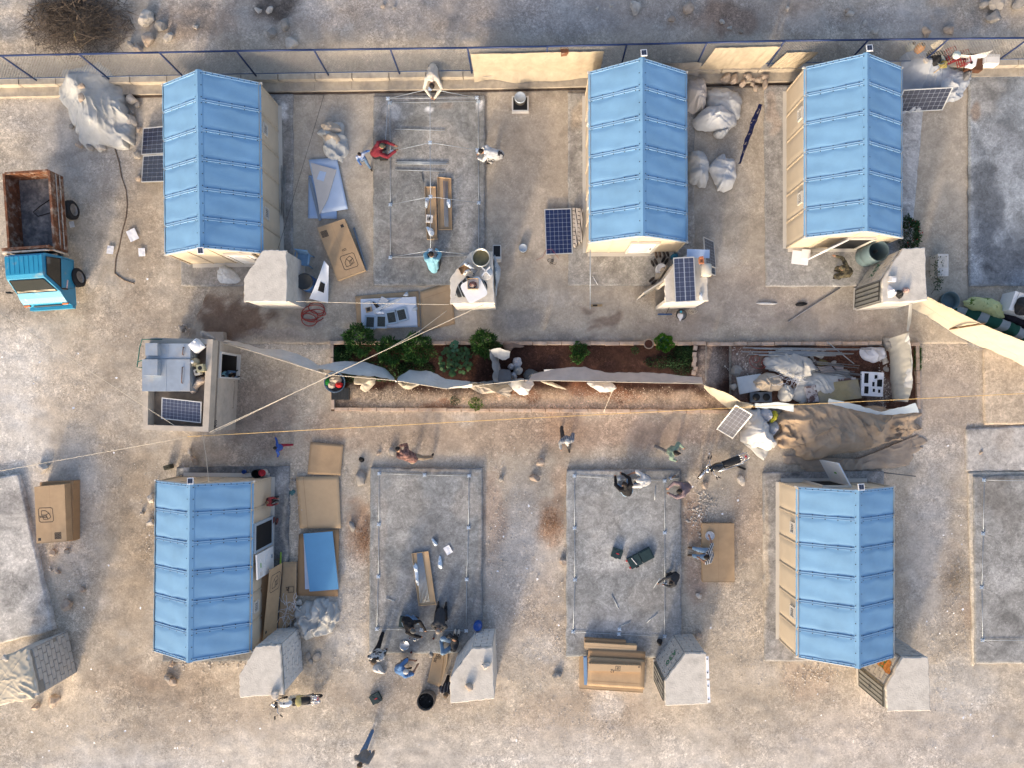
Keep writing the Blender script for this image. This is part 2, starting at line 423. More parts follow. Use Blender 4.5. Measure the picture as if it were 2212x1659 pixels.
gz=(fbm(GX*0.5,GY*0.5,21,4)-.5)*0.05+(fbm(GX*3.3,GY*3.3,22,4)-.5)*0.045
gz=np.where(fr,gz,(fbm(GX*0.05,GY*0.05,31,4)-.5)*1.0)-0.02
PXg=NX+GX*PPM;PYg=NY-GY*PPM
gz=np.where((PXg>380)&(PXg<2100)&(PYg>195)&(PYg<745),np.minimum(gz,0.0)-0.03,gz)
gz=gz+np.where(PYg<150,0.25*sstep(150,90,PYg)+(fbm(GX*1.1,GY*1.1,77,4)-.5)*0.22,0)*sstep(0,1,1.0)
me=grid_mesh("ground",np.stack([GX,GY,gz],-1),GROUND,gc)
ground=link("ground",me);tag(ground,kind="structure")
def in_poly(px,py,poly):
 ins=np.zeros(px.shape,bool);n=len(poly)
 for i in range(n):
  x1,y1=poly[i];x2,y2=poly[(i+1)%n]
  c=((y1>py)!=(y2>py))&(px<(x2-x1)*(py-y1)/(y2-y1+1e-9)+x1)
  ins^=c
 return ins
def slab(name,poly,z,base,blobs=(),seed=0,step=0.06,rag=2.0,mott=0.14,thick=0.25,mat_=None,bump=0.004):
 """poly: four corners, frame coordinates at height z, in order TL TR BR BL; real slab with sides"""
 c=[np.array(PXY(p[0],p[1],z))for p in poly]
 L1=np.linalg.norm(c[1]-c[0]);L2=np.linalg.norm(c[3]-c[0])
 nu=max(4,int(L1/step));nv=max(4,int(L2/step))
 U,V=np.meshgrid(np.linspace(0,1,nu),np.linspace(0,1,nv),indexing='ij')
 pos=(c[0]*(1-U[...,None])+c[1]*U[...,None])*(1-V[...,None])+(c[3]*(1-U[...,None])+c[2]*U[...,None])*V[...,None]
 X,Y=pos[...,0].copy(),pos[...,1].copy()
 eu=np.minimum(U,1-U)*L1;ev=np.minimum(V,1-V)*L2
 e=np.minimum(eu,ev)
 wob=np.exp(-e/0.12)*0.018*rag
 X+=(fbm(X*2.5,Y*2.5,seed+40)-.5)*2*wob;Y+=(fbm(X*2.5,Y*2.5,seed+41)-.5)*2*wob
 Z=z+(fbm(X*1.2,Y*1.2,seed+42)-.5)*bump*3-np.exp(-e/0.025)*0.012
 col=paint(X,Y,base,list(blobs),seed,mott,z)
 def pad(A):return np.pad(A,((1,1),(1,1)),mode='edge')
 X2,Y2,Z2=pad(X),pad(Y),pad(Z)
 Z2[0,:]=Z2[-1,:]=z-thick;Z2[:,0]=Z2[:,-1]=z-thick
 col2=np.pad(col,((1,1),(1,1),(0,0)),mode='edge')
 me=grid_mesh(name,np.stack([X2,-0+Y2,Z2],-1)[:,::-1],mat_ or CONC,col2[:,::-1],smooth=False)
 o=link(name,me);tag(o,kind="structure")
 return o
CG=np.array((.28,.27,.255));CB=np.array((.39,.34,.275));CL=np.array((.46,.44,.41));CD=np.array((.22,.225,.225))
WET=np.array((.165,.115,.085));WETS=np.array((.215,.165,.13))
STN=np.array((.23,.215,.20))
slab("yard_pavement",[(630,203),(2092,178),(2092,742),(400,742)],0.02,CB,[
  (1150,400,130,300,(.39,.33,.265),.6,.2),(720,300,100,120,(.36,.335,.30),.6,.25),(700,520,60,90,(.27,.225,.185),.35,.4),
  (490,690,120,60,WET,.9,.6),(530,720,60,26,WET*.95,.85,.55),(450,655,40,26,WET*1.1,.75,.55),(560,650,60,20,(.44,.41,.38),.5,.3),(600,725,110,20,(.28,.25,.225),.7,.35),
  (660,690,50,26,STN*.95,.55,.45),(1125,690,72,36,STN*.95,.7,.35),(1310,692,40,20,WETS*.9,.85,.5),(1265,665,14,8,WETS,.7,.4),(1285,712,18,10,WETS,.8,.5),
  (1560,420,80,250,(.335,.315,.285),.7,.25),(1530,560,90,60,(.42,.405,.385),.5,.3),(1600,640,240,90,(.36,.305,.26),.6,.25),(1780,690,180,50,(.30,.255,.22),.55,.4),
  (1460,700,120,40,(.30,.25,.215),.5,.4),(1880,720,120,30,(.28,.23,.19),.5,.4),(1080,560,30,60,(.30,.26,.22),.4,.4),(1078,595,9,14,WET*1.1,.85,.3),(1075,632,8,16,WET*1.1,.8,.3),
  (1190,640,90,30,(.43,.39,.34),.5,.3),(820,640,120,20,(.42,.385,.34),.6,.3),(900,725,120,20,(.30,.27,.24),.5,.3),(1000,740,900,16,(.25,.22,.195),.5,.4)],11,0.07,3.5,0.15,0.2,YARD)
slab("shelter_slab",[(391,206),(633,203),(631,617),(391,618)],0.10,CG,[(610,400,26,260,STN,.6,.4),(605,235,12,20,(.6,.6,.6),.7,.4)],12)
slab("frame_slab",[(806,207),(1048,204),(1048,617),(806,616)],0.10,np.array((.235,.235,.225)),[
  (830,300,40,120,STN,.6,.5),(900,560,110,60,(.19,.19,.185),.65,.4),(870,520,60,60,STN*.9,.6,.5),(850,240,30,30,(.45,.46,.47),.6,.4),(975,226,15,10,(.2,.17,.145),.7,.5),
  (935,232,14,10,(.7,.7,.7),.85,.3),(1037,224,10,10,(.68,.68,.68),.8,.3),(960,330,70,90,(.40,.37,.33),.6,.4),(1000,450,40,120,(.40,.39,.375),.5,.4),(925,206,130,9,(.25,.23,.21),.7,.3)],13,mott=.2)
slab("shelter_slab",[(1227,200),(1500,196),(1500,617),(1227,617)],0.10,np.array((.315,.30,.275)),[
  (1240,330,14,150,STN,.6,.45),(1245,240,16,40,(.42,.34,.25),.5,.4),(1400,560,90,50,(.31,.305,.29),.5,.4)],14,mott=.18)
slab("shelter_slab",[(1651,184),(2000,180),(1960,618),(1654,619)],0.10,np.array((.30,.29,.275)),[
  (1668,240,16,60,(.38,.30,.24),.5,.4),(1700,570,60,60,(.31,.31,.305),.6,.3),(1800,600,90,30,(.27,.27,.265),.5,.4),(1985,350,60,260,(.47,.465,.46),.75,.3),(2000,520,30,120,(.36,.32,.28),.5,.4)],15,mott=.16)
slab("stained_slab",[(2095,150),(2330,146),(2330,616),(2095,617)],0.12,np.array((.245,.265,.285)),[
  (2130,440,45,170,(.085,.095,.11),.8,.45),(2190,560,80,60,(.10,.11,.125),.7,.45),(2130,200,60,70,(.38,.365,.34),.6,.4),(2110,240,14,20,(.30,.22,.16),.7,.4),
  (2200,330,60,80,(.20,.21,.225),.5,.5),(2150,290,40,40,(.42,.44,.46),.5,.4)],16,mott=.3)
slab("tilted_slab",[(-120,1055),(38,1022),(116,1362),(-120,1420)],0.16,CL*1.08,[
  (30,1270,50,60,(.24,.235,.225),.6,.5),(20,1090,40,40,(.27,.26,.25),.6,.5),(70,1290,30,60,(.27,.265,.26),.5,.5),(90,1340,30,20,(.40,.33,.26),.5,.3)],17,mott=.22,rag=3)
slab("shelter_slab",[(381,1009),(624,1007),(620,1425),(350,1430)],0.12,np.array((.15,.155,.16)),[(392,1016,14,12,(.5,.48,.45),.8,.4),(606,1050,16,50,(.27,.27,.27),.5,.5),(618,1200,6,220,(.34,.315,.28),.8,.3)],18,mott=.3)
slab("frame_slab",[(800,1010),(1042,1012),(1042,1412),(797,1411)],0.13,np.array((.215,.225,.23)),[
  (960,1150,70,150,(.21,.215,.22),.7,.35),(870,1100,60,90,(.34,.325,.30),.5,.5),(820,1200,22,220,(.385,.355,.32),.6,.35),(930,1300,110,90,(.195,.205,.22),.6,.4),(1000,1080,40,60,(.37,.345,.315),.5,.45),
  (860,1270,50,60,(.36,.345,.32),.5,.4),(920,1014,120,8,(.40,.33,.26),.6,.3),(1036,1200,8,220,(.30,.28,.26),.6,.3)],19,mott=.24)
slab("frame_slab",[(1224,1015),(1472,1014),(1472,1421),(1223,1419)],0.13,np.array((.255,.262,.265)),[
  (1310,1200,60,60,(.40,.395,.385),.5,.45),(1290,1120,60,60,(.27,.26,.245),.5,.5),(1400,1290,60,40,(.275,.265,.25),.55,.5),(1300,1350,120,50,(.30,.305,.315),.6,.4),(1420,1100,50,90,(.36,.355,.345),.5,.4),(1345,1018,120,8,(.42,.38,.33),.5,.3)],20,mott=.2)
slab("shelter_slab",[(1650,1020),(1910,1018),(1910,1428),(1652,1428)],0.12,np.array((.27,.265,.26)),[(1670,1030,30,10,(.16,.16,.16),.7,.4),(1655,1200,8,220,(.45,.39,.31),.8,.2),(1730,1020,20,8,(.1,.1,.1),.7,.4)],21,mott=.2)
slab("frame_slab",[(2103,1028),(2330,1024),(2330,1434),(2107,1434)],0.13,np.array((.29,.288,.28)),[
  (2150,1070,50,70,(.22,.205,.185),.6,.5),(2190,1110,40,70,(.24,.23,.215),.6,.5),(2170,1250,40,60,(.40,.40,.40),.4,.4),(2180,1340,24,18,(.2,.2,.195),.6,.4),(2190,1400,20,12,(.2,.2,.195),.6,.4)],22,mott=.22)
slab("slab_footing",[(2093,1020),(2330,1016),(2330,1030),(2103,1440)],0.07,np.array((.47,.43,.37)),[],23,mott=.12)
slab("low_slab",[(2088,925),(2330,915),(2330,1016),(2088,1018)],0.05,np.array((.40,.38,.355)),[(2110,930,40,30,(.26,.25,.24),.6,.4),(2170,950,40,40,(.33,.29,.25),.5,.4)],24,mott=.16)
slab("low_slab",[(2126,752),(2330,748),(2330,914),(2128,917)],0.08,np.array((.47,.39,.30)),[(2150,890,20,30,(.36,.29,.22),.4,.4)],25,mott=.16)  # warm tan base holds this slab's sunlit tone
# ------------------------------------------------------------------ boundary wall and chain-link fence
def lerp(a,b,t):return a+(b-a)*t
def wall_y(px):
 return float(np.interp(px,[-200,0,553,1106,1659,2212,2400],[186,183,172,164,150,140,136]))
WZ=0.38
wall=empty("boundary_wall",P(1100,160),"low weathered concrete wall under the chain link fence along the top","wall")
wall.location=(0,0,0)
xs=list(range(-200,2420,80))
for i in range(len(xs)-1):
 a,b=xs[i],xs[i+1]
 m=MB()
 poly=[PXY(a+1,wall_y(a),WZ),PXY(b-1,wall_y(b),WZ),PXY(b-1,wall_y(b)-14,WZ),PXY(a+1,wall_y(a)-14,WZ)]
 m.prism(poly,-0.1,WZ+rnd.uniform(-.012,.012))
 m.build("wall_bay",WALLC,wall)
m=MB()
for i in range(len(xs)-1):
 a,b=xs[i],xs[i+1]
 s=22 if b<2000 else 20
 poly=[PXY(a,wall_y(a)+s+4,.14),PXY(b-.4,wall_y(b)+s+4,.14),PXY(b-.4,wall_y(b)+1,.14),PXY(a,wall_y(a)+1,.14)]
 m.prism(poly,-0.1,.14+rnd.uniform(-.01,.01))
m.build("wall_footing",WALLC,wall)
m=MB()
for i in range(5,len(xs)-4):
 a,b=xs[i],xs[i+1]
 poly=[PXY(a,wall_y(a)+33,.03),PXY(b-.4,wall_y(b)+33,.03),PXY(b-.4,wall_y(b)+27,.03),PXY(a,wall_y(a)+27,.03)]
 m.prism(poly,-.02,.034)
m.build("gutter",mat("dark_gutter",(.075,.055,.042),.9,.5,4,.3),wall)  # dark brown strip along the foot of the wall
fence=empty("chain_link_fence",(0,0,0),"navy chain link fence with steel posts along the top wall","fence")
def rail_top(px):return float(np.interp(px,[-260,0,553,1106,1659,2212,2480],[128,122,110,102,88,81,78]))
FT=2.06
posts=[-82,78,235,397,553,709,863,1019,1180,1340,1502,1659,1828,1990,2153,2310]
fp=[]
for px in posts:
 b=P(px,wall_y(px)-8,WZ)
 t=Vector((b.x,P(0,rail_top(px),FT).y,FT))
 t.x=b.x
 fp.append((b,t))
 m=MB();m.tube([b-Vector((0,0,.05)),t],0.030,8)
 m.build("post",NAVY,fence)
m=MB()
for i in range(len(fp)-1):m.tube([fp[i][1],fp[i+1][1]],0.034,8)
m.build("top_rail",NAVY,fence)
m=MB()
for i in range(len(fp)-1):
 q=[lerp(fp[i][0],fp[i][1],.10),lerp(fp[i+1][0],fp[i+1][1],.10)]
 m.tube(q,0.013,6)
m.build("lower_rail",mat("blue_lower_rail",(.02,.07,.18),.5,.2,8,0),fence)
vv=[];ff=[]
def wire(a,b,r=0.0055):
 d=(b-a).normalized();u=Vector((0,1,0));s=d.cross(u).normalized()*r;u=u*r
 k=len(vv)
 vv.extend([a-s,a+u,a+s,b-s,b+u,b+s])
 ff.extend([(k,k+1,k+4,k+3),(k+1,k+2,k+5,k+4),(k+2,k,k+3,k+5)])
for i in range(len(fp)-1):
 b0,t0=fp[i];b1,t1=fp[i+1]
 L=(b1-b0).length;cells=int(L/0.095)
 def pt(u,v):
  w_=lerp(lerp(b0,t0,v),lerp(b1,t1,v),u)
  return w_+Vector((0,.02,0))
 rows=1.55/L*cells*0.95
 R=int(rows)
 for k in range(-R,cells+1):
  for sgn in(1,-1):
   u0,v0,u1,v1=k/cells,.03,(k+R)/cells,1.0
   if u0<0:v0=.03+.97*(-u0)/(R/cells);u0=0
   if u1>1:v1=.03+.97*(1-k/cells)/(R/cells);u1=1
   if u1-u0<.002:continue
   if sgn<0:wire(pt(1-u0,v0),pt(1-u1,v1))
   else:wire(pt(u0,v0),pt(u1,v1))
me=bpy.data.meshes.new("chain_link_mesh");me.from_pydata(vv,[],ff);me.materials.append(WIRE)
o=link("chain_link_mesh",me,fence);o["kind"]="stuff"
# ------------------------------------------------------------------ shelters
SW,SL,SE_,SR=3.30,5.70,1.85,2.83
HW=SW/2
SLOPE=math.atan2(SR-SE_,HW);SLEN=math.hypot(HW,SR-SE_)
PL=SL/6
def roof_panel_mesh():
 nu,nv=22,26
 U,V=np.meshgrid(np.linspace(0,1,nu),np.linspace(0,1,nv),indexing='ij')
 d=np.minimum(V,1-V)*PL
 w_=0.07+0.17*np.abs(np.sin(2*math.pi*np.clip(U*1.0,0,1)))**0.8*sstep(0,.08,U)*sstep(1,.92,U)
 z=0.022*sstep(0.02,1,d/w_)*(0.6+0.4*sstep(0,.1,np.minimum(U,1-U)))
 z+=0.006*np.sin(5*U+3*V)*np.sin(7*V)
 pos=np.stack([U*SLEN,(V-.5)*PL,z],-1)
 return grid_mesh("roof_panel",pos,BLUE)
RPM=roof_panel_mesh()
def batten_mesh():
 m=MB()
 m.box((SLEN/2,0,.014),(SLEN-.10,.085,.018))
 m.box((SLEN/2,-.032,.026),(SLEN-.16,.012,.02),m=1);m.box((SLEN/2,.034,.026),(SLEN-.16,.010,.016),m=1)
 return m.mesh([BLUE,LIP_HIGHLIGHT],"roof_seam")
RSM=batten_mesh()
WPM={}
def wall_panel_mesh():
 nu,nv=8,12
 U,V=np.meshgrid(np.linspace(0,1,nv),np.linspace(0,1,nu),indexing='ij')
 d=np.minimum(np.minimum(U,1-U)*PL,np.minimum(V,1-V)*SE_)
 z=0.03*sstep(0.0,.16,d)
 return grid_mesh("wall_panel",np.stack([(U-.5)*PL*.985,V*(SE_-.02),z],-1),CREAM)
WPMESH=wall_panel_mesh()
def wseam_mesh():
 m=MB();m.box((0,SE_/2,.012),(.07,SE_-.1,.022));m.box((.0,SE_/2,.028),(.018,SE_-.15,.014));return m.mesh(CREAM,"wall_seam")
WSM=wseam_mesh()
def vent_mesh():
 m=MB()
 for(c,d)in(((0,.17,.02),(.40,.05,.05)),((0,-.17,.02),(.40,.05,.05)),((-.175,0,.02),(.05,.30,.05)),((.175,0,.02),(.05,.30,.05))):m.box(c,d,m=0)
 m.box((0,0,.0),(.32,.30,.02),m=1)
 for k in range(5):m.box((-.12+.06*k,0,.02),(.02,.29,.02),m=0)
 return m.mesh([CREAMD,mat("vent_louvre",(.10,.115,.14),.6,.1,8,0)],"window_vent")
VENT=vent_mesh()
def lamp_mesh():
 m=MB();m.box((0,0,0),(.20,.215,.03),m=0)
 for i in range(2):
  for j in range(4):m.box((-.04+.08*i,-.06+.04*j,.017),(.074,.034,.006),m=1)
 m.tube([(0,0,-.01),(0,.02,-.16)],.015,6,m=0)
 return m.mesh([WHITE,CELL],"lamp_panel")
LAMP=lamp_mesh()
DISC=[(math.cos(k*math.pi/3),math.sin(k*math.pi/3))for k in range(6)]
def shelter(px,py,rz,label,lamp_end,door=None,vents=((1,1),(1,4),(-1,1),(-1,4)),door_open=None):
 c=P(px,py,SE_)
 t=empty("shelter",(c.x,c.y,0.10 if py<800 else.12),label,"shelter","blue roofed relief shelters",rz=rz)
 zb=t.location.z
 rise=0.0
 for sgn in(-1,1):
  for k in range(6):
   y=-SL/2+PL*(k+.5)
   M4=Matrix.Translation((sgn*HW,y,SE_-zb))@(Matrix.Identity(4)if sgn<0 else Matrix.Rotation(math.pi,4,'Z'))@Matrix.Rotation(-SLOPE,4,'Y')
   o=link("roof_panel",RPM,t);o.matrix_local=M4
  for k in range(7):
   y=-SL/2+PL*k+(.045 if k==0 else(-.045 if k==6 else 0))
   M4=Matrix.Translation((sgn*HW,y,SE_-zb))@(Matrix.Identity(4)if sgn<0 else Matrix.Rotation(math.pi,4,'Z'))@Matrix.Rotation(-SLOPE,4,'Y')
   o=link("roof_seam",RSM,t);o.matrix_local=M4
  for k in range(6):
   y=-SL/2+PL*(k+.5)
   o=link("wall_panel",WPMESH,t)
   o.matrix_local=Matrix.Translation((sgn*(HW-.05),y,0))@Matrix.Rotation(math.pi/2*sgn,4,'Z')@Matrix.Rotation(math.pi/2,4,'X')
  for k in range(7):
   y=-SL/2+PL*k+(.04 if k==0 else(-.04 if k==6 else 0))
   o=link("wall_seam",WSM,t)
   o.matrix_local=Matrix.Translation((sgn*(HW-.05),y,0))@Matrix.Rotation(math.pi/2*sgn,4,'Z')@Matrix.Rotation(math.pi/2,4,'X')
 for(sgn,k)in vents:
  o=link("window_vent",VENT,t)
  o.matrix_local=Matrix.Translation((sgn*(HW-.02),-SL/2+PL*(k+.5),1.42))@Matrix.Rotation(math.pi/2*sgn,4,'Z')@Matrix.Rotation(math.pi/2,4,'X')
 z1=SE_-zb;z2=SR-zb
 m=MB()
 a=.13
 for sgn in(-1,1):
  vs=[]
  for y in(-SL/2-.02,SL/2+.02):
   for(s_,h_)in((0,.045),(a,.036),(a,.015)):
    vs.append((sgn*s_*math.cos(SLOPE),y,z2-s_*math.sin(SLOPE)+h_))
  q=[(0,1,4,3),(1,2,5,4)]
  m.add(vs,q if sgn>0 else[f[::-1]for f in q])
 m.build("ridge_cap",BLUE,t)
 for e in(-1,1):
  m=MB()
  y=e*(SL/2-.05);x=HW-.03
  m.add([(-x,y,0),(x,y,0),(x,y,z1-.02),(0,y,z2-.02),(-x,y,z1-.02)],[(0,1,2,3,4)if e<0 else(4,3,2,1,0)])
  for k in range(1,4):
   xx=-x+2*x*k/4
   hh=z2-.1-abs(xx)/HW*(SR-SE_)
   m.box((xx,y+e*.012,hh/2),(.05,.024,hh))
  g=m.build("gable_wall",CREAM,t)
  m=MB()
  for sgn in(-1,1):
   p0=Vector((sgn*(HW+.01),y+e*.045,z1-.045));p1=Vector((0,y+e*.045,z2-.045))
   m.add([p0+Vector((0,e*.025,-.04)),p1+Vector((0,e*.025,-.04)),p1+Vector((0,e*.025,.05)),p0+Vector((0,e*.025,.05))],[(0,1,2,3)])
   m.add([p0+Vector((0,e*.025,.05)),p1+Vector((0,e*.025,.05)),p1+Vector((0,-e*.05,.06)),p0+Vector((0,-e*.05,.06))],[(0,1,2,3)])
   m.box(p0+Vector((0,e*.01,.02)),(.05,.05,.09))
  m.build("gable_trim",CREAMD,t)
 m=MB()
 for sgn in(-1,1):
  m.box((sgn*(HW+.015),0,.008),(.13,SL-.05,.014))
 for e in(-1,1):m.box((0,e*(SL/2+.03),.008),(SW-.2,.14,.012))
 m.build("ground_flap",CREAMD,t)
 m=MB()
 def disc(p,nrm,r=.019):
  a_=nrm.orthogonal().normalized();b_=nrm.cross(a_)
  m.add([p+(a_*x+b_*y)*r for(x,y)in DISC]+[p+nrm*.004],[(i,(i+1)%6,6)for i in range(6)])
 for sgn in(-1,1):
  nrm=Vector((sgn*math.sin(SLOPE),0,math.cos(SLOPE)))
  def on(s_,y,h_=.026):return Vector((sgn*(HW-s_*math.cos(SLOPE)),y,z1+s_*math.sin(SLOPE)))+nrm*h_
  for k in range(7):
   for q in range(5):
    s_=.14+(SLEN-.36)*q/4
    for dy in(-.055,.055):
     y=-SL/2+PL*k+dy
     if abs(y)<SL/2:disc(on(s_,y,.03),nrm)
    if k in(0,6)and q<4:disc(on(s_+.18,(SL/2-.03)*(1 if k else-1),.03),nrm)
  for k in range(6):
   for f in(.1,.5,.9):disc(on(SLEN-.08,-SL/2+PL*(k+f),.058),nrm)
  for k in range(7):
   for q in range(9):
    y=-SL/2+PL*k+(.05 if k==0 else(-.05 if k==6 else 0))
    disc(Vector((sgn*(HW-.005),y+(.05 if q%2 else-.05)*(0 if k in(0,6)else 1),.12+q*.2)),Vector((sgn,0,0)),.012)
  for q in range(18):disc(Vector((sgn*(HW-.006),-SL/2+.1+q*(SL-.2)/17,z1-.05)),Vector((sgn,0,0)),.012)
 for e in(-1,1):
  for q in range(11):
   xx=-HW+.12+q*(SW-.24)/10
   disc(Vector((xx,e*(SL/2+.025),z2-abs(xx)/HW*(SR-SE_)-.05)),Vector((0,e,0)),.014)
  for k in range(1,4):
   for q in range(8):disc(Vector((-HW+SW*k/4+(.05 if q%2 else-.05),e*(SL/2-.045),.15+q*.22)),Vector((0,e,0)),.012)
 o=m.build("screw_heads",BLACK,t);o["kind"]="stuff"
 o=link("lamp_panel",LAMP,t,(.04,lamp_end*(SL/2+.12),z2+.10),(lamp_end*-.12,0,.05))
 if door:
  side,off=door
  m=MB()
  if side in('S','N'):
   e=-1 if side=='S' else 1
   y=e*(SL/2-.05)
   m.box((off,y+e*.02,.85),(.98,.05,1.66),m=0)
   m.box((off,y+e*.05,.88),(.80,.03,1.46),m=1)
   d=m.build("door",[CREAMD,DARK if door_open is not None else WHITE],t)
   fr_=MB()
   for(cx,cz,dx,dz)in((off-.45,.88,.09,1.62),(off+.45,.88,.09,1.62),(off,1.66,.98,.09),(off,.08,.98,.08)):fr_.box((cx,y+e*.055,cz),(dx,.07,dz))
   fr_.build("door_frame",CREAMD,d)
   if door_open is not None:
    hx,ang=door_open
    lf=MB();lf.box((.42,0,.83),(.84,.045,1.56),m=0);lf.box((.42,-.03,.83),(.5,.02,.06),m=0,M=Matrix.Rotation(.9,3,'Y'));lf.box((.42,.026,.95),(.06,.008,.16),m=1)
    lf.box((.42,-.026,.95),(.06,.008,.16),m=1)
    o=lf.build("door_leaf",[WHITE,mat("green_sticker",(.10,.35,.04),.6,.1,9,0)],d);o.location=(off+hx*.45,y+e*.09,.07);o.rotation_euler=(0,0,ang)
   else:
    lf=MB();lf.box((off+.08,y+e*.072,.95),(.3,.02,1.2),m=0,M=None);lf.box((off+.3,y+e*.08,.85),(.04,.04,.14),m=1)
    lf.build("door_panel",[OFFW,STEELD],d)
  else:
   x=HW
   m.box((x+.0,off,.86),(.10,1.02,1.62),m=0)
   m.box((x+.052,off,.90),(.02,.82,1.40),m=1)
   d=m.build("door",[TEAL if False else mat("grey_blue_frame",(.32,.39,.46),.6,.08,5,0),DARK],t)
   lf=MB();lf.box((0,0,0),(.05,.84,1.5),m=0);lf.box((.03,.05,.1),(.02,.06,.95),m=0,M=Matrix.Rotation(.6,3,'X'));lf.box((.03,-.05,.1),(.02,.06,.95),m=0,M=Matrix.Rotation(-.6,3,'X'))
   lf.box((.032,0,.45),(.012,.16,.05),m=1);lf.box((.032,-.28,.45),(.012,.14,.2),m=2);lf.box((.035,.1,-.55),(.04,.12,.1),m=3)
   o=lf.build("door_leaf",[WHITE,mat("green_sticker",(.10,.35,.04),.6,.1,9,0),OFFW,STEEL],d)
   o.location=(x+.10,off-.96,.92);o.rotation_euler=(0,0,math.radians(3))
 return t
sh1=shelter(460,365,math.radians(.9),"blue roofed shelter beside the turquoise truck with lamp on its south end",-1,('S',.75))
sh2=shelter(1378,340,math.radians(.2),"blue roofed shelter between the white bundles and a flat solar panel",1,('S',.25))
sh3=shelter(1842.5,330,0,"blue roofed shelter with open door beside a large grey barrel",1,('S',.35),door_open=(-1,math.radians(205)))
sh4=shelter(440,1223,math.radians(-.6),"blue roofed shelter with a dark doorway on its long side and cardboard leaning on it",1,('E',.92),vents=((-1,1),(-1,4),(1,1)))
sh5=shelter(1825.5,1235.5,0,"blue roofed shelter with a white door leaf open toward the brown tarp",1,('N',-.25),door_open=(1,math.radians(118)))
# ------------------------------------------------------------------ block-built latrine cabins
CZ=2.05
BLK={}
def block_mesh(L,mt,key):
 k=(round(L,2),key)
 if k not in BLK:
  m=MB();b=.006
  x,y,z=L/2,.03,.092
  vs=[(-x,0,-z),(x,0,-z),(x,0,z),(-x,0,z),(-x+b,y,-z+b),(x-b,y,-z+b),(x-b,y,z-b),(-x+b,y,z-b)]
  m.add(vs,[(4,7,6,5),(0,4,5,1),(1,5,6,2),(2,6,7,3),(3,7,4,0)])
  BLK[k]=m.mesh(mt,"block")
 return BLK[k]
def blocks_on(t,a,b,z0,z1,mt,key,skip=0.04):
 """blocks laid on the wall face a->b (parent space), outside is to the right of a->b"""
 a=Vector(a);b=Vector(b);d=(b-a);L=d.length;d.normalize()
 nrm=Vector((d.y,-d.x,0))
 rows=int((z1-z0)/.20)
 ang=math.atan2(d.y,d.x)
 for r in range(rows):
  s=0.0;first=True
  while s<L-.06:
   w_=.195 if(first and r%2)else.395
   first=False
   w_=min(w_,L-s)
   if w_>.05 and rnd.random()>skip*.3:
    p=a+d*(s+w_/2)+nrm*rnd.uniform(-.004,.006);p.z=z0+.10+r*.20
    o=link("block",block_mesh(w_-.016,mt,key),t,p,(0,0,ang+math.pi))
   s+=w_
def slat_door(t,a,b,z0,z1,matf=None):
 """slatted steel door on the wall face a->b"""
 a=Vector(a);b=Vector(b);d=b-a;L=d.length;d.normalize();nrm=Vector((d.y,-d.x,0));ang=math.atan2(d.y,d.x)
 R=Matrix.Rotation(ang,3,'Z')
 mid=(a+b)/2;mid.z=(z0+z1)/2
 m=MB();hh=z1-z0
 m.box(mid+nrm*.03,(L,.05,hh),ang,1)
 for k in range(5):
  s=-L/2+.02+(L-.04)*k/4
  m.box(mid+d*s+nrm*.065,(.035,.03,hh),ang,0)
 for zz in(z0+.02,z1-.02):m.box(Vector((mid.x,mid.y,zz))+nrm*.066,(L,.03,.04),ang,0)
 dr=m.build("door",[mat("dark_door_frame",(.07,.068,.062),.6,.2,8,.05,metal=.3),mat("grey_steel_slat",(.30,.30,.275),.55,.12,8,.05,metal=.3)],t)
 nn=int(hh/.055)
 m=MB();m.box((0,0,0),(L/4-.045,.02,.026),ang)
 for k in range(4):
  s=-L/2+L/4*(k+.5)
  me_=None
  for q in range(nn):
   if me_ is None:
    mm=MB();mm.box((0,0,0),(L/4-.045,.022,.03),ang);me_=mm.mesh(mat("grey_steel_slat",(0,0,0)),"slat")
   o=link("slat",me_,dr,Vector((mid.x,mid.y,z0+.04+q*.055))+d*s+nrm*.064)
 mm=MB();mm.box(mid+nrm*.09+d*(L*.02),(.05,.03,.16),ang);mm.build("handle",STEELD,dr)
def strokes(t,name,segs,origin,ux,uy,sc,r,mt):
 """painted lettering: flat strokes laid on a surface; segs = list of polylines in letter units"""
 m=MB();nrm=ux.cross(uy).normalized()
 for pl in segs:
  pts=[origin+ux*(x*sc)+uy*(y*sc)for(x,y)in pl]
  for i in range(len(pts)-1):
   a,b=pts[i],pts[i+1];d=(b-a)
   if d.length<1e-6:continue
   d.normalize();s=d.cross(nrm)*r;e=d*r*.6
   m.add([a-s-e,b-s+e,b+s+e,a+s-e],[(0,1,2,3),(3,2,1,0)][:1])
 return m.build(name,mt,t)
GLY={'A':[[(0,0),(.3,1),(.6,0)],[(.12,.4),(.5,.4)]],'1':[[(.1,.75),(.3,1),(.3,0)]],
       '2':[[(.02,.8),(.15,1),(.42,.98),(.5,.72),(.02,0),(.55,0)]],'3':[[(.02,.95),(.35,1),(.5,.78),(.22,.55),(.5,.3),(.35,0),(0,.08)]],
       '0':[[(.25,1),(.05,.7),(.05,.3),(.25,0),(.47,.3),(.47,.7),(.25,1)]],'B':[[(0,0),(0,1),(.35,.98),(.45,.75),(.3,.55),(0,.53)],[(.3,.55),(.5,.3),(.35,0),(0,0)]],
       'G':[[(.5,.85),(.3,1),(.05,.75),(.05,.25),(.3,0),(.5,.2),(.5,.45),(.3,.45)]]}
def word(txt):
 out=[];x=0
 for ch in txt:
  for pl in GLY.get(ch,[]):out.append([(px+x,py)for(px,py)in pl])
  x+=.75
 return out
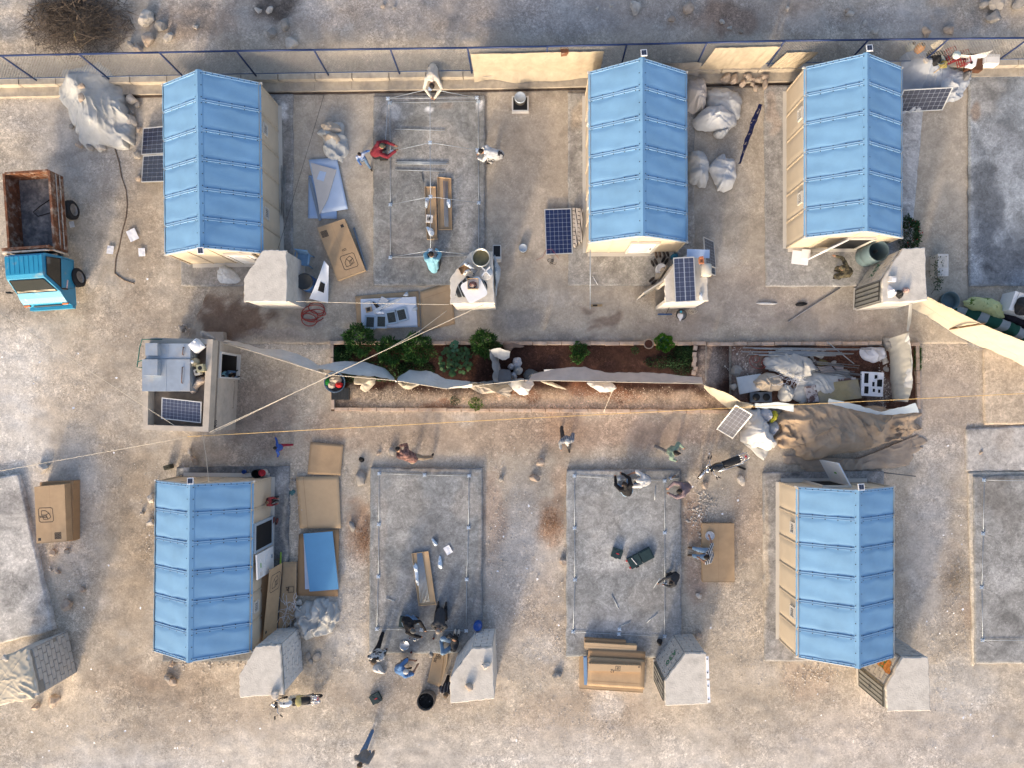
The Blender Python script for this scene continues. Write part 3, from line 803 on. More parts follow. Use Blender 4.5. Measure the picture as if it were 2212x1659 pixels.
def cabin(label,roof,blocks=(),door=None,text=None,bm=BLOCK,plaster=PLASTER,key="g",shell=True,doorway=False,north_white=False):
 """roof: five frame points (NW-low, N-west, NE, SE, SW) at the roof height"""
 w_=[P(x,y,CZ)for(x,y)in roof]
 c=sum(w_,Vector())/5
 t=empty("latrine_cabin",(c.x,c.y,0),label,"cabin","latrine cabins with a cut corner")
 L=[Vector((p.x-c.x,p.y-c.y,0))for p in w_]
 ins=[v*(1-.045/v.length)for v in L]if True else L
 m=MB();nE=10
 ring=[]
 for i in range(5):
  a,b=L[i],L[(i+1)%5]
  for k in range(nE):
   p=a.lerp(b,k/nE);j=.018
   ring.append(Vector((p.x+rnd.uniform(-j,j),p.y+rnd.uniform(-j,j),0)))
 n=len(ring)
 vs=[(p.x,p.y,CZ-.10)for p in ring]+[(p.x*1.0,p.y*1.0,CZ-.012+rnd.uniform(-.006,.004))for p in ring]+[(p.x*.975,p.y*.975,CZ+.004)for p in ring]+[(p.x*.6,p.y*.6,CZ+.004)for p in ring]+[(0,0,CZ+.004)]
 fs=[]
 for k in range(3):
  for i in range(n):j=(i+1)%n;fs.append((k*n+j,k*n+i,(k+1)*n+i,(k+1)*n+j))
 for i in range(n):fs.append((3*n+(i+1)%n,3*n+i,4*n))
 fs.append(tuple(range(n)))
 m.add(vs,fs);m.build("roof_slab",plaster,t)
 names=["NW","N","E","S","W"]
 m=MB()
 poly=[(v.x,v.y)for v in ins]
 if doorway:
  cc=Vector((0,0,0))
  for i in range(5):
   a,b=ins[i],ins[(i+1)%5];d=(b-a);Ld=d.length;d.normalize();nn=Vector((d.y,-d.x,0))
   if i==4:
    for(s0,s1)in((0,.06),(Ld-.06,Ld)):
     q=[a+d*s0,a+d*s1,a+d*s1+nn*.1,a+d*s0+nn*.1];m.prism([(v.x,v.y)for v in q],-.05,CZ-.10)
   else:
    q=[a,b,b+nn*.1,a+nn*.1];m.prism([(v.x,v.y)for v in q],-.05,CZ-.10)
  m.build("wall_shell",plaster,t)
  f_=MB();f_.prism(poly,-.05,.06);f_.build("floor",ROCKG,t)
 else:
  m.prism(poly,-.05,CZ-.10)
  m.build("wall_core",MORTAR if blocks else plaster,t)
 for i in range(5):
  a,b=ins[i],ins[(i+1)%5]
  if names[i]in blocks:
   z0=0.0
   blocks_on(t,b,a,.02,CZ-.10,bm,key)
  elif blocks and not(door and names[i]=='W'):
   m=MB();d=(b-a).normalized();nn=Vector((-d.y,d.x,0));q=[a,b,b+nn*.025,a+nn*.025]
   m.prism([(v.x,v.y)for v in q],-.05,CZ-.10);m.build("plastered_wall",plaster,t)
  if names[i]=='W' and door:
   d=(b-a).normalized()
   slat_door(t,b-d*.07,a+d*.05,.12,CZ-.16)
   m=MB();nn=Vector((-d.y,d.x,0));m.prism([tuple((a+nn*.0)[:2]),tuple(b[:2]),tuple((b+nn*.09)[:2]),tuple((a+nn*.09)[:2])],-.05,.10)
   m.build("door_sill",plaster,t)
  if names[i]=='NW' and text:
   d=(a-b).normalized()
   nn=Vector((-(b-a).y,(b-a).x,0)).normalized()
   org=a.lerp(b,text[1])+nn*.05;org.z=text[2]
   ux=(b-a).normalized()*text[3]
   strokes(t,"painted_number",word(text[0]),org,ux,Vector((0,0,1)),.26,.018,GREENP)
 return t
cab1=cabin("plastered cabin beside the blue water barrel and plastic chair",[(527,601),(569,540),(619,540),(620,651),(527,652)])
cab2=cabin("plastered cabin with a steel pot and junk on its roof",[(972,600),(1020,541),(1064,542),(1068,655),(973,656)])
cab3=cabin("plastered cabin with a solar panel on its roof and open door",[(1436,602),(1461,560),(1524,539),(1531,650),(1437,654)],doorway=True)
cab4=cabin("pale cabin marked A32 with slatted door and plastic bags on its roof",[(1907,602),(1950,537),(1998,534),(2003,649),(1906,654)],blocks=('NW',),door=True,text=("A32",.72,.75,-1),bm=PLASTER,key="p")
cab5=cabin("whitewashed block cabin beside the motorcycle with a luggage rack",[(517,1459),(553,1396),(605,1393),(612,1500),(518,1507)],blocks=('N','E','NW'),bm=BLOCKW,key="w")
cab6=cabin("block cabin with two stones on its roof and a man leaning on it",[(972,1464),(1020,1400),(1064,1399),(1068,1509),(973,1520)],blocks=('N','NW'),bm=BLOCKW,key="w")
cab7=cabin("block cabin marked A30 beside the pile of long cardboard boxes",[(1436,1471),(1481,1411),(1526,1411),(1531,1521),(1437,1524)],blocks=('N','NW'),door=True,text=("A30",.78,1.15,-1))
cab8=cabin("block cabin marked A31 with rust stains half hidden by a blue roof",[(1914,1484),(1950,1420),(2005,1419),(2010,1535),(1916,1537)],blocks=('N','NW'),door=True,text=("A31",.86,1.15,-1))
m=MB();
cab9=cabin("block cabin with a cream tarp over its roof beside the tilted slab",[(-52,1490),(-20,1432),(60,1405),(82,1503),(-30,1532)],blocks=('E','N'),bm=BLOCK)
def rust_patch(t,pts,mt):
 m=MB();m.add(pts,[tuple(range(len(pts)))]);return m.build("rust_stain",mt,t)
m=MB()
a=P(1437,607,1.0);
d=(P(1380,642,.3)-P(1412,622,.3));d.z=0;d.normalize()
hinge=Vector((P(1437,603,CZ).x,P(1437,603,CZ).y,0))-cab3.location
hinge.z=0;L=.80
R=math.atan2(d.y,d.x)
m.box(hinge+d*(L/2)+Vector((0,0,1.0)),(L,.04,1.75),R,0)
for zz in(.4,1.0,1.6):m.box(hinge+d*(L/2)+Vector((0,0,zz)),(L-.04,.07,.05),R,1)
m.box(hinge+d*(L-.1)+Vector((0,0,1.0)),(.16,.12,.05),R,1)
m.build("door_leaf",[mat("worn_white_door",(.42,.40,.36),.6,.15,5,.05),STEELD],cab3)
m=MB()
c7=cab7.location
for k in range(2):
 a=P(1527+k*2.5,1417+k*52,CZ+.03)-c7;b=P(1529.5+k*2.2,1466+k*52,CZ+.03)-c7
 m.box((a+b)/2,(.09,(a-b).length-.02,.03),math.radians(2))
for k in range(4):
 p=P(1527.5+k*1.1,1424+k*29,CZ+.055)-c7;m.box(p,(.035,.035,.02),.5,1)
m.build("edge_board",[FOAM,BLACK],cab7)
RU=mat("rust_run",(.40,.17,.05),.9,.5,9,.1)
c8=cab8.location
a_,b_=P(1914,1484,CZ)-c8,P(1950,1420,CZ)-c8
ax_=(b_-a_);ax_.z=0;ax_.normalize();nn=Vector((-ax_.y,ax_.x,0))
pts=[]
for k in range(14):
 t_=k/14*2*math.pi;rr=1+.35*math.sin(3*t_+1)+.2*math.sin(7*t_)
 q=a_.lerp(b_,.5+.17*rr*math.cos(t_));q.z=1.45+.42*rr*math.sin(t_);pts.append(q+nn*.012)
rust_patch(cab8,pts,RU)
# ------------------------------------------------------------------ the flat-roofed concrete house at the crossing of the ropes
HZ,HF=2.15,1.75
hq=[P(312,729,HZ),P(460,733,HZ),P(450,933,HZ),P(309,928,HZ)]
hc=sum(hq,Vector())/4
house=empty("concrete_house",(hc.x,hc.y,0),"small concrete house with parapet roof, metal tanks and a solar panel on it","house")
q=[Vector((p.x-hc.x,p.y-hc.y,0))for p in hq]
HM=mat("house_plaster",(.47,.41,.34),.92,.13,2.5,.25,30,col2=(.38,.34,.295),mix_lo=.5,mix_hi=.7)
HI=mat("roof_screed",(.22,.18,.145),.95,.25,4,.3,20)
th=.17
def para(i,j,z0,z1,t_=th,nm="parapet",cut0=0,cut1=0,mt=None):
 a,b=q[i],q[j];d=(b-a);L=d.length;d.normalize();nin=Vector((d.y,-d.x,0))
 a2=a+d*cut0;b2=b-d*cut1
 m=MB();m.prism([tuple(v[:2])for v in(a2,b2,b2+nin*t_,a2+nin*t_)],z0,z1)
 return m.build(nm,mt or HM,house)
para(0,1,HF+.001,HZ);para(1,2,HF+.001,HZ+.003,.2,cut0=th+.001);para(2,3,HF+.001,HZ-.004,.16,cut0=.201);para(3,0,HF+.001,HZ-.002,.15,cut0=.161,cut1=th+.001)
m=MB();ins=[v*.985 for v in q]
m.prism([tuple(v[:2])for v in ins],HF-.14,HF);m.build("roof_slab",HI,house)
para(0,1,-.05,HF-.142,.16,"wall");para(2,3,-.05,HF-.142,.16,"wall");para(3,0,-.05,HF-.142,.16,"wall",.161,.161)
Le=(q[2]-q[1]).length
para(1,2,-.05,HF-.142,.16,"wall",.161,Le-.36);para(1,2,-.05,HF-.142,.16,"wall",1.26,.161)
para(1,2,1.58,HF-.143,.158,"lintel",.361,Le-1.259)
d=(q[2]-q[1]).normalized();nout=Vector((-d.y,d.x,0))
fr_=MB()
A=math.atan2(d.y,d.x)
for s in(.385,1.235):
 p=q[1]+d*s+nout*.015;p.z=.80;fr_.box(p,(.05,.09,1.56),A)
p=q[1]+d*.81+nout*.015;p.z=1.56;fr_.box(p,(.80,.09,.05),A);p.z=.045;fr_.box(p,(.9,.12,.05),A)
fr_.build("door_frame",OFFW,house)
lf=MB();lf.box((.40,0,.78),(.78,.04,1.45));o=lf.build("door_leaf",OFFW,house);hp=q[1]+d*.42-nout*.03;o.location=(hp.x,hp.y,.06);o.rotation_euler=(0,0,A-math.radians(125))
m=MB();m.prism([tuple((v*.93)[:2])for v in q],-.05,.05);m.build("floor",mat("dark_floor",(.055,.045,.038),.9,.2,5,.1),house)
m=MB();a,b=P(424,716,.3),P(482,718,.3)
pl=[PXY(424,716,.3),PXY(482,717,.3),PXY(484,739,.3),PXY(424,738,.3)]
m.prism([(x-hc.x,y-hc.y)for x,y in pl],-.05,.30);m.box(Vector(P(453,728,.3))-hc+Vector((0,0,.3)),(.62,.17,.02),0,1)
m.build("north_step",[HM,DARK],house)
strokes(house,"painted_letters",[[(x,y)for x,y in pl_]for pl_ in word("AG")],q[1]+d*2.95+nout*.006+Vector((0,0,1.55)),-d,Vector((0,0,1)),.2,.012,INK)
strokes(house,"wall_scratches",[[(0,.1),(0,0),(1.1,0),(1.1,.12)],[(.4,.02),(.75,.02)]],q[1]+d*1.35+nout*.007+Vector((0,0,.28)),d,Vector((0,0,1)),.85,.008,INK)
def place(px,py,z):
 v=P(px,py,z);return v
def tank(px0,py0,px1,py1,z0,h,label,lid):
 a=P(px0,py0,z0+h);b=P(px1,py1,z0+h)
 cx,cy=(a.x+b.x)/2,(a.y+b.y)/2;sx,sy=abs(b.x-a.x),abs(b.y-a.y)
 t=empty("water_tank",(cx,cy,z0),label,"tank")
 m=MB();m.box((0,0,h/2),(sx,sy,h));m.build("body",ZINC,t)
 m=MB();m.box((0,0,h+.004),(.025,sy*.98,.008));m.build("seam",STEEL,t)
 l0=P(lid[0],lid[1],z0+h+.22);l1=P(lid[2],lid[3],z0+h+.22)
 m=MB();m.box(((l0.x+l1.x)/2-cx,(l0.y+l1.y)/2-cy,h+.115),(abs(l1.x-l0.x),abs(l1.y-l0.y),.215));m.build("hatch",ZINC,t)
 m=MB();x=sx*.36;m.tube([(x,.25*sy,h),(x,.25*sy,h+.06),(x-.02,-.25*sy,h+.06),(x-.02,-.25*sy,h)],.015,6);m.build("handle",RUSTD,t)
 return t
tank(316,742,411,775,HF+.02,.55,"galvanised water tank with a rusty dust patch on the house roof",(314,741,340,768))
tank(307,776,410,845,HF+.02,.58,"larger galvanised water tank beside the solar panel on the house roof",(308,776,340,811))
t=empty("water_pipe",P(310,770,1.5),"green water pipe bent round the west side of the tanks","pipe");t.location=(0,0,0)
m=MB();m.tube([P(350,733,2.2),P(307,733,2.2),P(302,750,2.15),P(296,793,2.1),P(308,795,2.1)],.018,7);m.tube([P(297,782,2.1),P(316,775,2.15)],.016,7);m.build("pipe_run",GREENT,t)
# ------------------------------------------------------------------ cloth helpers
def heap_mesh(name,outline,z0,h,mt,peaks=(),q=.55,p=2.2,fold=.06,fs=5.0,seed=0,nr=None,na=None,lump=.05,flat=None):
 pe=sum(math.dist(outline[i-1],outline[i])for i in range(len(outline)))/PPM
 na=int(min(190,max(40,pe/.04)));nr=int(min(64,max(14,pe/6.28/.035)))
 o_=[np.array(PXY(x,y,z0))for(x,y)in outline];n=len(o_)
 c=sum(o_)/n
 pts=[]
 for k in range(na):
  u=k/na*n;i=int(u)%n;t=u-int(u)
  a,b,d,e=o_[(i-1)%n],o_[i],o_[(i+1)%n],o_[(i+2)%n]
  pts.append(.5*((2*b)+(-a+d)*t+(2*a-5*b+4*d-e)*t*t+(-a+3*b-3*d+e)*t**3))
 pts=np.array(pts)
 jt=1+(vnoise(np.arange(na)*.33,np.zeros(na)+seed,seed)-.5)*.16+(vnoise(np.arange(na)*.11,np.zeros(na)+seed*2,seed)-.5)*.12
 pts=c+(pts-c)*jt[:,None]
 per0=np.linalg.norm(np.roll(pts,-1,0)-pts,axis=1).sum()
 th=np.arange(na)/na
 r=(np.arange(nr+1)/nr)[:,None]
 X=c[0]+(pts[:,0]-c[0])[None,:]*r;Y=c[1]+(pts[:,1]-c[1])[None,:]*r
 per=np.linalg.norm(np.roll(pts,-1,0)-pts,axis=1).sum()
 f=np.cos(th*2*math.pi)*per/6.28,np.sin(th*2*math.pi)*per/6.28
 fold_v=ridged(f[0][None,:]*fs*.5+seed*3.1+r*.7,f[1][None,:]*fs*.5+r*.4,seed+3,3)
 env=(1-np.clip(r,0,1)**p)**q
 Z=h*env+(fold_v-.5)*fold*.8*sstep(.25,.8,r)*(.35+.65*env**.5)+(fbm(X*2.3,Y*2.3,seed+11,4)-.5)*lump*2*env**.5
 RR=np.random.RandomState(seed+900);size=per0/6.28
 fac=np.zeros_like(X)
 for k in range(7):
  a0=RR.uniform(0,6.28);q0=RR.uniform(0,.62)*(k>0);ii=int(a0/6.28*na)%na
  cx_,cy_=c[0]+(pts[ii,0]-c[0])*q0,c[1]+(pts[ii,1]-c[1])*q0
  nd=RR.randint(4,7);t0=RR.uniform(0,6.28);dm=np.full(X.shape,-9.0)
  for q_ in range(nd):
   an=t0+6.283*q_/nd+RR.uniform(-.35,.35);dm=np.maximum(dm,((X-cx_)*math.cos(an)+(Y-cy_)*math.sin(an))*RR.uniform(.8,1.25))
  fac=np.maximum(fac,RR.uniform(.7,1.1)*(1-dm/(size*RR.uniform(.65,1.0))))
 Z=Z*.3+h*.8*np.clip(fac,0,1.1)*env**.5
 wx=(fbm(X*.9+seed,Y*.9,seed+61,3)-.5)
 for(an,fr_q,am)in((seed*1.7,2.2,1.0),(seed*1.7+1.1,4.2,.7),(seed*2.9,8.0,.35)):
  u_=(X*math.cos(an)-Y*math.sin(an))*fr_q+wx*5;v_=(X*math.sin(an)+Y*math.cos(an))*.9
  mk=sstep(.4,.6,fbm(X*1.1+an,Y*1.1,seed+91,2))
  rv=ridged(u_,v_,seed+71,1)
  Z+=(np.clip(rv-.55,0,1)**1.3*1.5-.12)*fold*3.4*am*(.25+.75*mk)*env**.3
 for(px,py,ph,R)in peaks:
  qx,qy=PXY(px,py,z0+h)
  dd=np.sqrt((X-qx)**2+(Y-qy)**2)
  Z+=ph*np.clip(1-dd/R,0,1)**1.25
 Z=np.maximum(Z,0.0)+z0+.012
 Z=np.where(r>.999,z0-.01,Z)
 X=X+(fbm(X*4,Y*4,seed+31)-.5)*.05*r;Y=Y+(fbm(X*4,Y*4,seed+37)-.5)*.05*r
 pos=np.stack([X,Y,Z+0*X],-1)
 return grid_mesh(name,pos,mt,wrap=True)
def heap(name,label,cat,outline,z0,h,mt,group=None,parent=None,**kw):
 o=link(name,heap_mesh(name,outline,z0,h,mt,**kw),parent)
 if parent is None:tag(o,label,cat,group)
 return o
def ell(cx,cy,rx,ry,rot=0,n=10,jit=.08,seed=0):
 R=random.Random(seed);out=[]
 for k in range(n):
  t=-2*math.pi*k/n;s=1+R.uniform(-jit,jit)
  x,y=rx*s*math.cos(t),ry*s*math.sin(t);a=math.radians(rot)
  out.append((cx+x*math.cos(a)-y*math.sin(a),cy+x*math.sin(a)+y*math.cos(a)))
 return out
def sheet(name,top,bot,mt,nu=60,nv=14,bil=.10,fold=.03,fs=3.0,seed=0,label=None,cat=None,parent=None,group=None,sagtop=0.0):
 T=np.array([list(P(*p))for p in top]);B=np.array([list(P(*p))for p in bot])
 def res(A):
  L=np.concatenate([[0],np.cumsum(np.linalg.norm(np.diff(A,axis=0),axis=1))]);L/=L[-1]
  u=np.linspace(0,1,nu);return np.stack([np.interp(u,L,A[:,k])for k in range(3)],-1)
 T,B=res(T),res(B)
 v=np.linspace(0,1,nv)[None,:,None]
 pos=T[:,None,:]*(1-v)+B[:,None,:]*v
 U=np.linspace(0,1,nu)[:,None];Vv=np.linspace(0,1,nv)[None,:]
 Lt=np.linalg.norm(np.diff(T,axis=0),axis=1).sum()
 d=np.gradient(T,axis=0);nrm=np.stack([-d[:,1],d[:,0],0*d[:,0]],-1);nrm/=np.linalg.norm(nrm,axis=1)[:,None]+1e-9
 a=bil*np.sin(math.pi*Vv)*(vnoise(U*Lt*.8+seed,0*U,seed)+.2)+fold*(ridged(U*Lt*fs+seed*2.3,Vv*.8+U*.2,seed+7,3)-.5)*2
 pos=pos+nrm[:,None,:]*a[...,None]
 pos[...,2]+=(fbm(U*Lt*2.5,Vv*2,seed+3)-.5)*fold*1.2
 me=grid_mesh(name,pos,mt)
 o=link(name,me,parent)
 if parent is None:tag(o,label,cat,group)
 return o
# ------------------------------------------------------------------ garden bed with kerbs
bed=empty("garden_bed",(0,0,0),"long garden bed of dark red soil edged with pale kerb stones","garden bed")
def soil(name,rect,z,base,blobs,seed):
 x0,y0,x1,y1=rect
 a=PXY(x0,y1,z);b=PXY(x1,y0,z)
 X,Y=np.meshgrid(np.linspace(a[0],b[0],int((b[0]-a[0])/.07)),np.linspace(a[1],b[1],int((b[1]-a[1])/.07)),indexing='ij')
 Z=z+(fbm(X*1.6,Y*1.6,seed)-.5)*.10+(fbm(X*6,Y*6,seed+1)-.5)*.05
 return link(name,grid_mesh(name,np.stack([X,Y,Z],-1),SOIL,paint(X,Y,base,blobs,seed,.2)),bed)
DS=np.array((.047,.023,.017))  # red soil darkened so it carries the cloth fence's shade
soil("soil",(715,741,1575,888),.06,DS,[(1150,874,640,44,(.62,.46,.325),.97,.1),(830,858,120,30,(.50,.42,.33),.5,.4),(1300,850,120,22,(.24,.10,.05),.6,.4),(960,868,60,16,(.27,.125,.07),.7,.4),
   (1130,850,50,18,(.26,.11,.055),.7,.4),(1440,862,120,26,(.52,.40,.29),.6,.4),(1535,790,40,70,(.30,.245,.205),.85,.25)],51)
soil("soil",(1580,748,1984,884),.05,np.array((.11,.055,.037)),[(1600,800,50,70,(.25,.20,.17),.8,.3),(1900,840,60,40,(.30,.265,.24),.5,.5),(1850,765,80,26,(.09,.04,.028),.7,.3)],52)
def kerb_row(p0,p1,n,w_=.125,zt=.17):
 a=P(p0[0],p0[1],zt);b=P(p1[0],p1[1],zt);d=(b-a);L=d.length;ang=math.atan2(d.y,d.x)
 for k in range(n):
  c=a.lerp(b,(k+.5)/n);l_=L/n-.012
  m=MB();z=zt+rnd.uniform(-.012,.012);x,y,e=l_/2,w_/2,.012
  c=c+Vector((rnd.uniform(-.006,.006),rnd.uniform(-.008,.008),0))
  vs=[Vector(v)for v in((-x,-y,-.1),(x,-y,-.1),(x,y,-.1),(-x,y,-.1),(-x,-y,z-e),(x,-y,z-e),(x,y,z-e),(-x,y,z-e),(-x+e,-y+e,z),(x-e,-y+e,z),(x-e,y-e,z),(-x+e,y-e,z))]
  R=Matrix.Rotation(ang+rnd.uniform(-.01,.01),3,'Z')
  vs=[R@v+Vector((c.x,c.y,0))for v in vs]
  m.add(vs,[(0,1,5,4),(1,2,6,5),(2,3,7,6),(3,0,4,7),(4,5,9,8),(5,6,10,9),(6,7,11,10),(7,4,8,11),(8,9,10,11)])
  m.build("kerb_stone",KERB,bed)
kerb_row((713,740),(1526,742),26);kerb_row((716,744),(718,884),5);kerb_row((722,884),(1575,889),28);kerb_row((1528,743),(1906,741),13)
kerb_row((1983,746),(1985,884),5);kerb_row((1950,744),(1988,743),2)
for k,(x,y)in enumerate([(1501,752),(1499,766),(1500,777),(1498,787),(1501,797),(1498,805)]):
 m=MB();c=P(x,y,.1);m.box(c,(.13,.17,.22),rnd.uniform(-.2,.2));m.build("kerb_stone",KERB,bed)
cl=empty("cloth_fence",(0,0,0),"sagging white cloth fence strung on rope through the garden bed","fence")
sheet("cloth_length",[(472,738,1.5),(515,748,1.45),(560,763,1.4),(620,780,1.35),(680,800,1.3),(706,809,1.3)],[(486,735,.3),(520,740,.3),(560,752,.3),(615,756,.3),(660,772,.3),(698,796,.3)],TARPW,70,14,-.10,.03,2.5,61,parent=cl)
sheet("cloth_length",[(686,796,1.35),(745,808,1.3),(814,814,1.3),(855,822,1.25)],[(690,790,.5),(725,781,.5),(790,783,.5),(830,795,.5),(852,816,.5)],TARPW,60,14,-.16,.03,2.5,62,parent=cl)
sheet("cloth_length",[(853,822,1.25),(910,831,1.25),(966,840,1.3),(1020,829,1.3)],[(860,815,.5),(885,800,.5),(930,802,.5),(962,820,.5),(1015,824,.5)],TARPW,60,14,-.16,.03,2.5,63,parent=cl)
sheet("cloth_length",[(1015,829,1.3),(1063,829,1.3),(1132,821,1.3)],[(1015,826,.2),(1064,824,.2),(1132,818,.2)],TARPG,40,12,-.05,.04,3,64,parent=cl)
sheet("cloth_length",[(1130,822,1.35),(1242,823,1.3),(1380,826,1.3),(1520,829,1.3)],[(1150,810,.5),(1200,796,.5),(1260,793,.5),(1310,806,.5),(1400,805,.5),(1516,816,.5)],mat("dusty_pink_cloth",(.56,.47,.41),.8,.12,3,.2,10),90,14,-.10,.035,2.5,65,parent=cl)
m=MB();m.tube([P(472,738,1.52),P(560,763,1.42),P(706,809,1.32),P(855,822,1.27),P(966,840,1.3),P(1132,821,1.32),P(1242,823,1.32),P(1520,829,1.34)],.012,5);m.build("rope",ROPE,cl)
for(x,y)in[(706,809),(857,823),(966,841),(1133,821),(1520,829)]:
 m=MB();b=P(x,y,1.36);m.tube([(b.x,b.y,0),b],.02,6);m.build("stake",BARK,cl)
for k,(out,hh,sd,mt)in enumerate([([(770,812),(812,816),(806,832),(793,846),(780,842),(784,832),(765,828)],.35,71,TARPC),([(862,824),(905,829),(885,841),(872,838)],.3,72,TARPC),
      ([(1010,830),(1090,829),(1105,850),(1096,858),(1078,848),(1045,851),(1025,843)],.35,73,BURLAP),([(1095,824),(1150,822),(1146,842),(1135,857),(1118,848)],.4,74,TARPW),([(1165,822),(1192,826),(1222,840),(1200,838)],.2,75,TARPC),([(1268,826),(1320,826),(1330,842),(1300,848),(1280,838)],.25,76,TARPW)]):
 o=heap("cloth_scrap","","",out,.08,hh,mt,parent=cl,seed=sd,fold=.05,fs=7,q=.5)
# ------------------------------------------------------------------ plants
def leaves_mesh(name,n,fn,L,W,mt,seed=0,bend=.3,up=.4):
 """n leaf blades; fn(rng) -> (pos, outward dir)"""
 R=np.random.RandomState(seed)
 pos,nd=fn(R,n)
 d=nd+R.normal(0,.45,(n,3));d[:,2]+=up;d/=np.linalg.norm(d,axis=1)[:,None]
 rv=R.normal(0,1,(n,3));s=np.cross(d,rv);s/=np.linalg.norm(s,axis=1)[:,None]
 u=np.cross(s,d)
 l_=L*R.uniform(.6,1.3,(n,1));w_=W*R.uniform(.7,1.3,(n,1))
 a=pos;b=pos+d*l_*.5+u*l_*.06;c=pos+d*l_-np.array([0,0,1])*l_*bend*.3
 V=np.stack([a,b-s*w_,c,b+s*w_],1).reshape(-1,3)
 I=np.arange(n*4).reshape(n,4)
 me=bpy.data.meshes.new(name);fill(me,V,I);me.materials.append(mt)
 return me
def dome(cx,cy,z,rx,ry,rz,shell=.55):
 def fn(R,n):
  v=R.normal(0,1,(n,3));v[:,2]=np.abs(v[:,2])*1.1;v/=np.linalg.norm(v,axis=1)[:,None]
  lump=1+.18*np.sin(v[:,0]*5+cx)*np.sin(v[:,1]*6+cy)+.1*np.sin(v[:,2]*9+v[:,0]*7)
  r=(shell+(1-shell)*R.uniform(0,1,n)**.5)*lump
  p=np.stack([cx+v[:,0]*rx*r,cy+v[:,1]*ry*r,z+v[:,2]*rz*r],-1)
  return p,v
 return fn
def shrub(px,py,rpx,hh,label,mt,n=1500,L=.13,W=.018,group=None,zc=None):
 c=P(px,py,hh*.6);r=rpx*(H-hh*.6)/F
 t=empty("shrub",(c.x,c.y,.05),label,"shrub",group)
 o=link("foliage",leaves_mesh("foliage",n,dome(0,0,hh*.22,r,r,hh*.78),L,W,mt,int(px+py)),t)
 m=MB()
 for k in range(7):
  a=k*.9;m.tube([(0,0,0),(math.cos(a)*r*.3,math.sin(a)*r*.3,hh*.4),(math.cos(a)*r*.7,math.sin(a)*r*.7,hh*.75)],[.016,.011,.005],5)
 m.build("stem",BARK,t)
 return t
G="leafy green shrubs along the garden kerb"
shrub(775,734,31,.95,"bushy green shrub nearest the tray of vents",LEAF,2600,group=G)
shrub(842,757,27,.85,"narrow leaved green shrub under the crossing ropes",LEAF,2000,group=G)
shrub(901,752,31,.95,"round dense green shrub right of the crossing ropes",LEAF,2600,group=G)
shrub(1046,742,27,.9,"green shrub with yellowing side next to the grey blanket",LEAF,2000,group=G)
shrub(1064,755,18,.7,"wispy olive shrub touching the grey blanket",mat("leaf_olive",(.075,.085,.03),.7,.4,9,0),800,.16,.008,group=G)
shrub(1252,757,18,.35,"clump of bright clover leaves on bare garden soil",LEAF,1100,.05,.022,group=G)
shrub(1246,772,13,.3,"small clover clump just below the bright one",LEAF,600,.05,.022,group=G)
shrub(1027,873,13,.4,"small yellow green plant leaning over the lower kerb",LEAFY,420,.07,.016,group=G)
shrub(982,866,9,.3,"tiny thyme-like bush in the lower garden strip",mat("leaf_greygreen",(.07,.095,.055),.7,.4,9,0),320,.05,.012,group=G)
shrub(1372,757,7,.25,"sparse seedling beside the clay pot",LEAFD,120,.06,.02,group=G)
def cover(name,label,rects,n,mt,L=.06,W=.022,seed=0,hz=.25,parent=None):
 def fn(R,n_):
  p=np.zeros((n_,3));k=R.randint(0,len(rects),n_);rr=np.array(rects)[k]
  a=R.uniform(0,2*math.pi,n_);q=np.sqrt(R.uniform(0,1,n_))
  px=rr[:,0]+np.cos(a)*q*rr[:,2];py=rr[:,1]+np.sin(a)*q*rr[:,3]
  p[:,0]=(px-NX)*H/F;p[:,1]=(NY-py)*H/F;p[:,2]=.06+R.uniform(0,hz,n_)*(1-q)
  d=np.zeros((n_,3));d[:,2]=.6;d[:,0]=np.cos(a)*.4;d[:,1]=np.sin(a)*.4
  return p,d
 o=link(name,leaves_mesh(name,n,fn,L,W,mt,seed,up=.5),parent)
 if parent is None:tag(o,label,"plants",kind="stuff")
 return o
cover("ground_cover_leaves","low dark green herbs covering the garden soil",[(760,790,45,38),(830,800,50,26),(740,765,20,20),(900,800,40,24)],5200,LEAFD,.07,.02,5,.22)
cover("herb_patch_leaves","dense dark green herb patch by the short stone row",[(1440,783,50,16),(1470,780,30,34),(1478,760,24,16)],3000,LEAFD,.05,.018,6,.2)
cover("grass_strip","strip of dark grass between the tarp and the kerb",[(1979,760,7,14),(1979,790,7,16),(1979,775,7,14)],1500,LEAF,.10,.008,8,.06)
bp=empty("vegetable_plant",P(985,788,.05),"broad leaved squash plant in the middle of the dark bed","plant")
def disc_leaves(n,fn,r,mt,seed):
 R=np.random.RandomState(seed);vs=[];fs=[]
 for k in range(n):
  x,y,z=fn(R);rr=r*R.uniform(.6,1.25);nx,ny=R.uniform(-.45,.45,2);a0=R.uniform(0,6.28)
  b=len(vs);vs.append((x,y,z+.012))
  for j in range(8):
   a=a0+j*math.pi/4;q=rr*(1-.15*(j%2));dx,dy=math.cos(a)*q,math.sin(a)*q
   vs.append((x+dx,y+dy,z+dx*nx+dy*ny))
  fs+=[(b,b+1+j,b+1+(j+1)%8)for j in range(8)]
 m=MB();m.add(vs,fs,0,True);return m
def bfn(R):
 a=R.uniform(0,6.28);q=R.uniform(0,1)**.6
 return(math.cos(a)*q*.62,math.sin(a)*q*.55+.15,.12+R.uniform(0,.28)*(1-q*.5))
disc_leaves(110,bfn,.075,None,4).build("leaves",LEAFD,bp)
disc_leaves(16,lambda R:(R.uniform(-.12,.12),R.uniform(.45,.8),.3+R.uniform(0,.15)),.08,None,9).build("leaves",mat("leaf_bluegreen",(.035,.10,.055),.6,.3,9,0),bp)
m=MB()
for k in range(6):m.tube([(0,.1,0),(math.cos(k)*.3,math.sin(k)*.3+.1,.2)],.01,5)
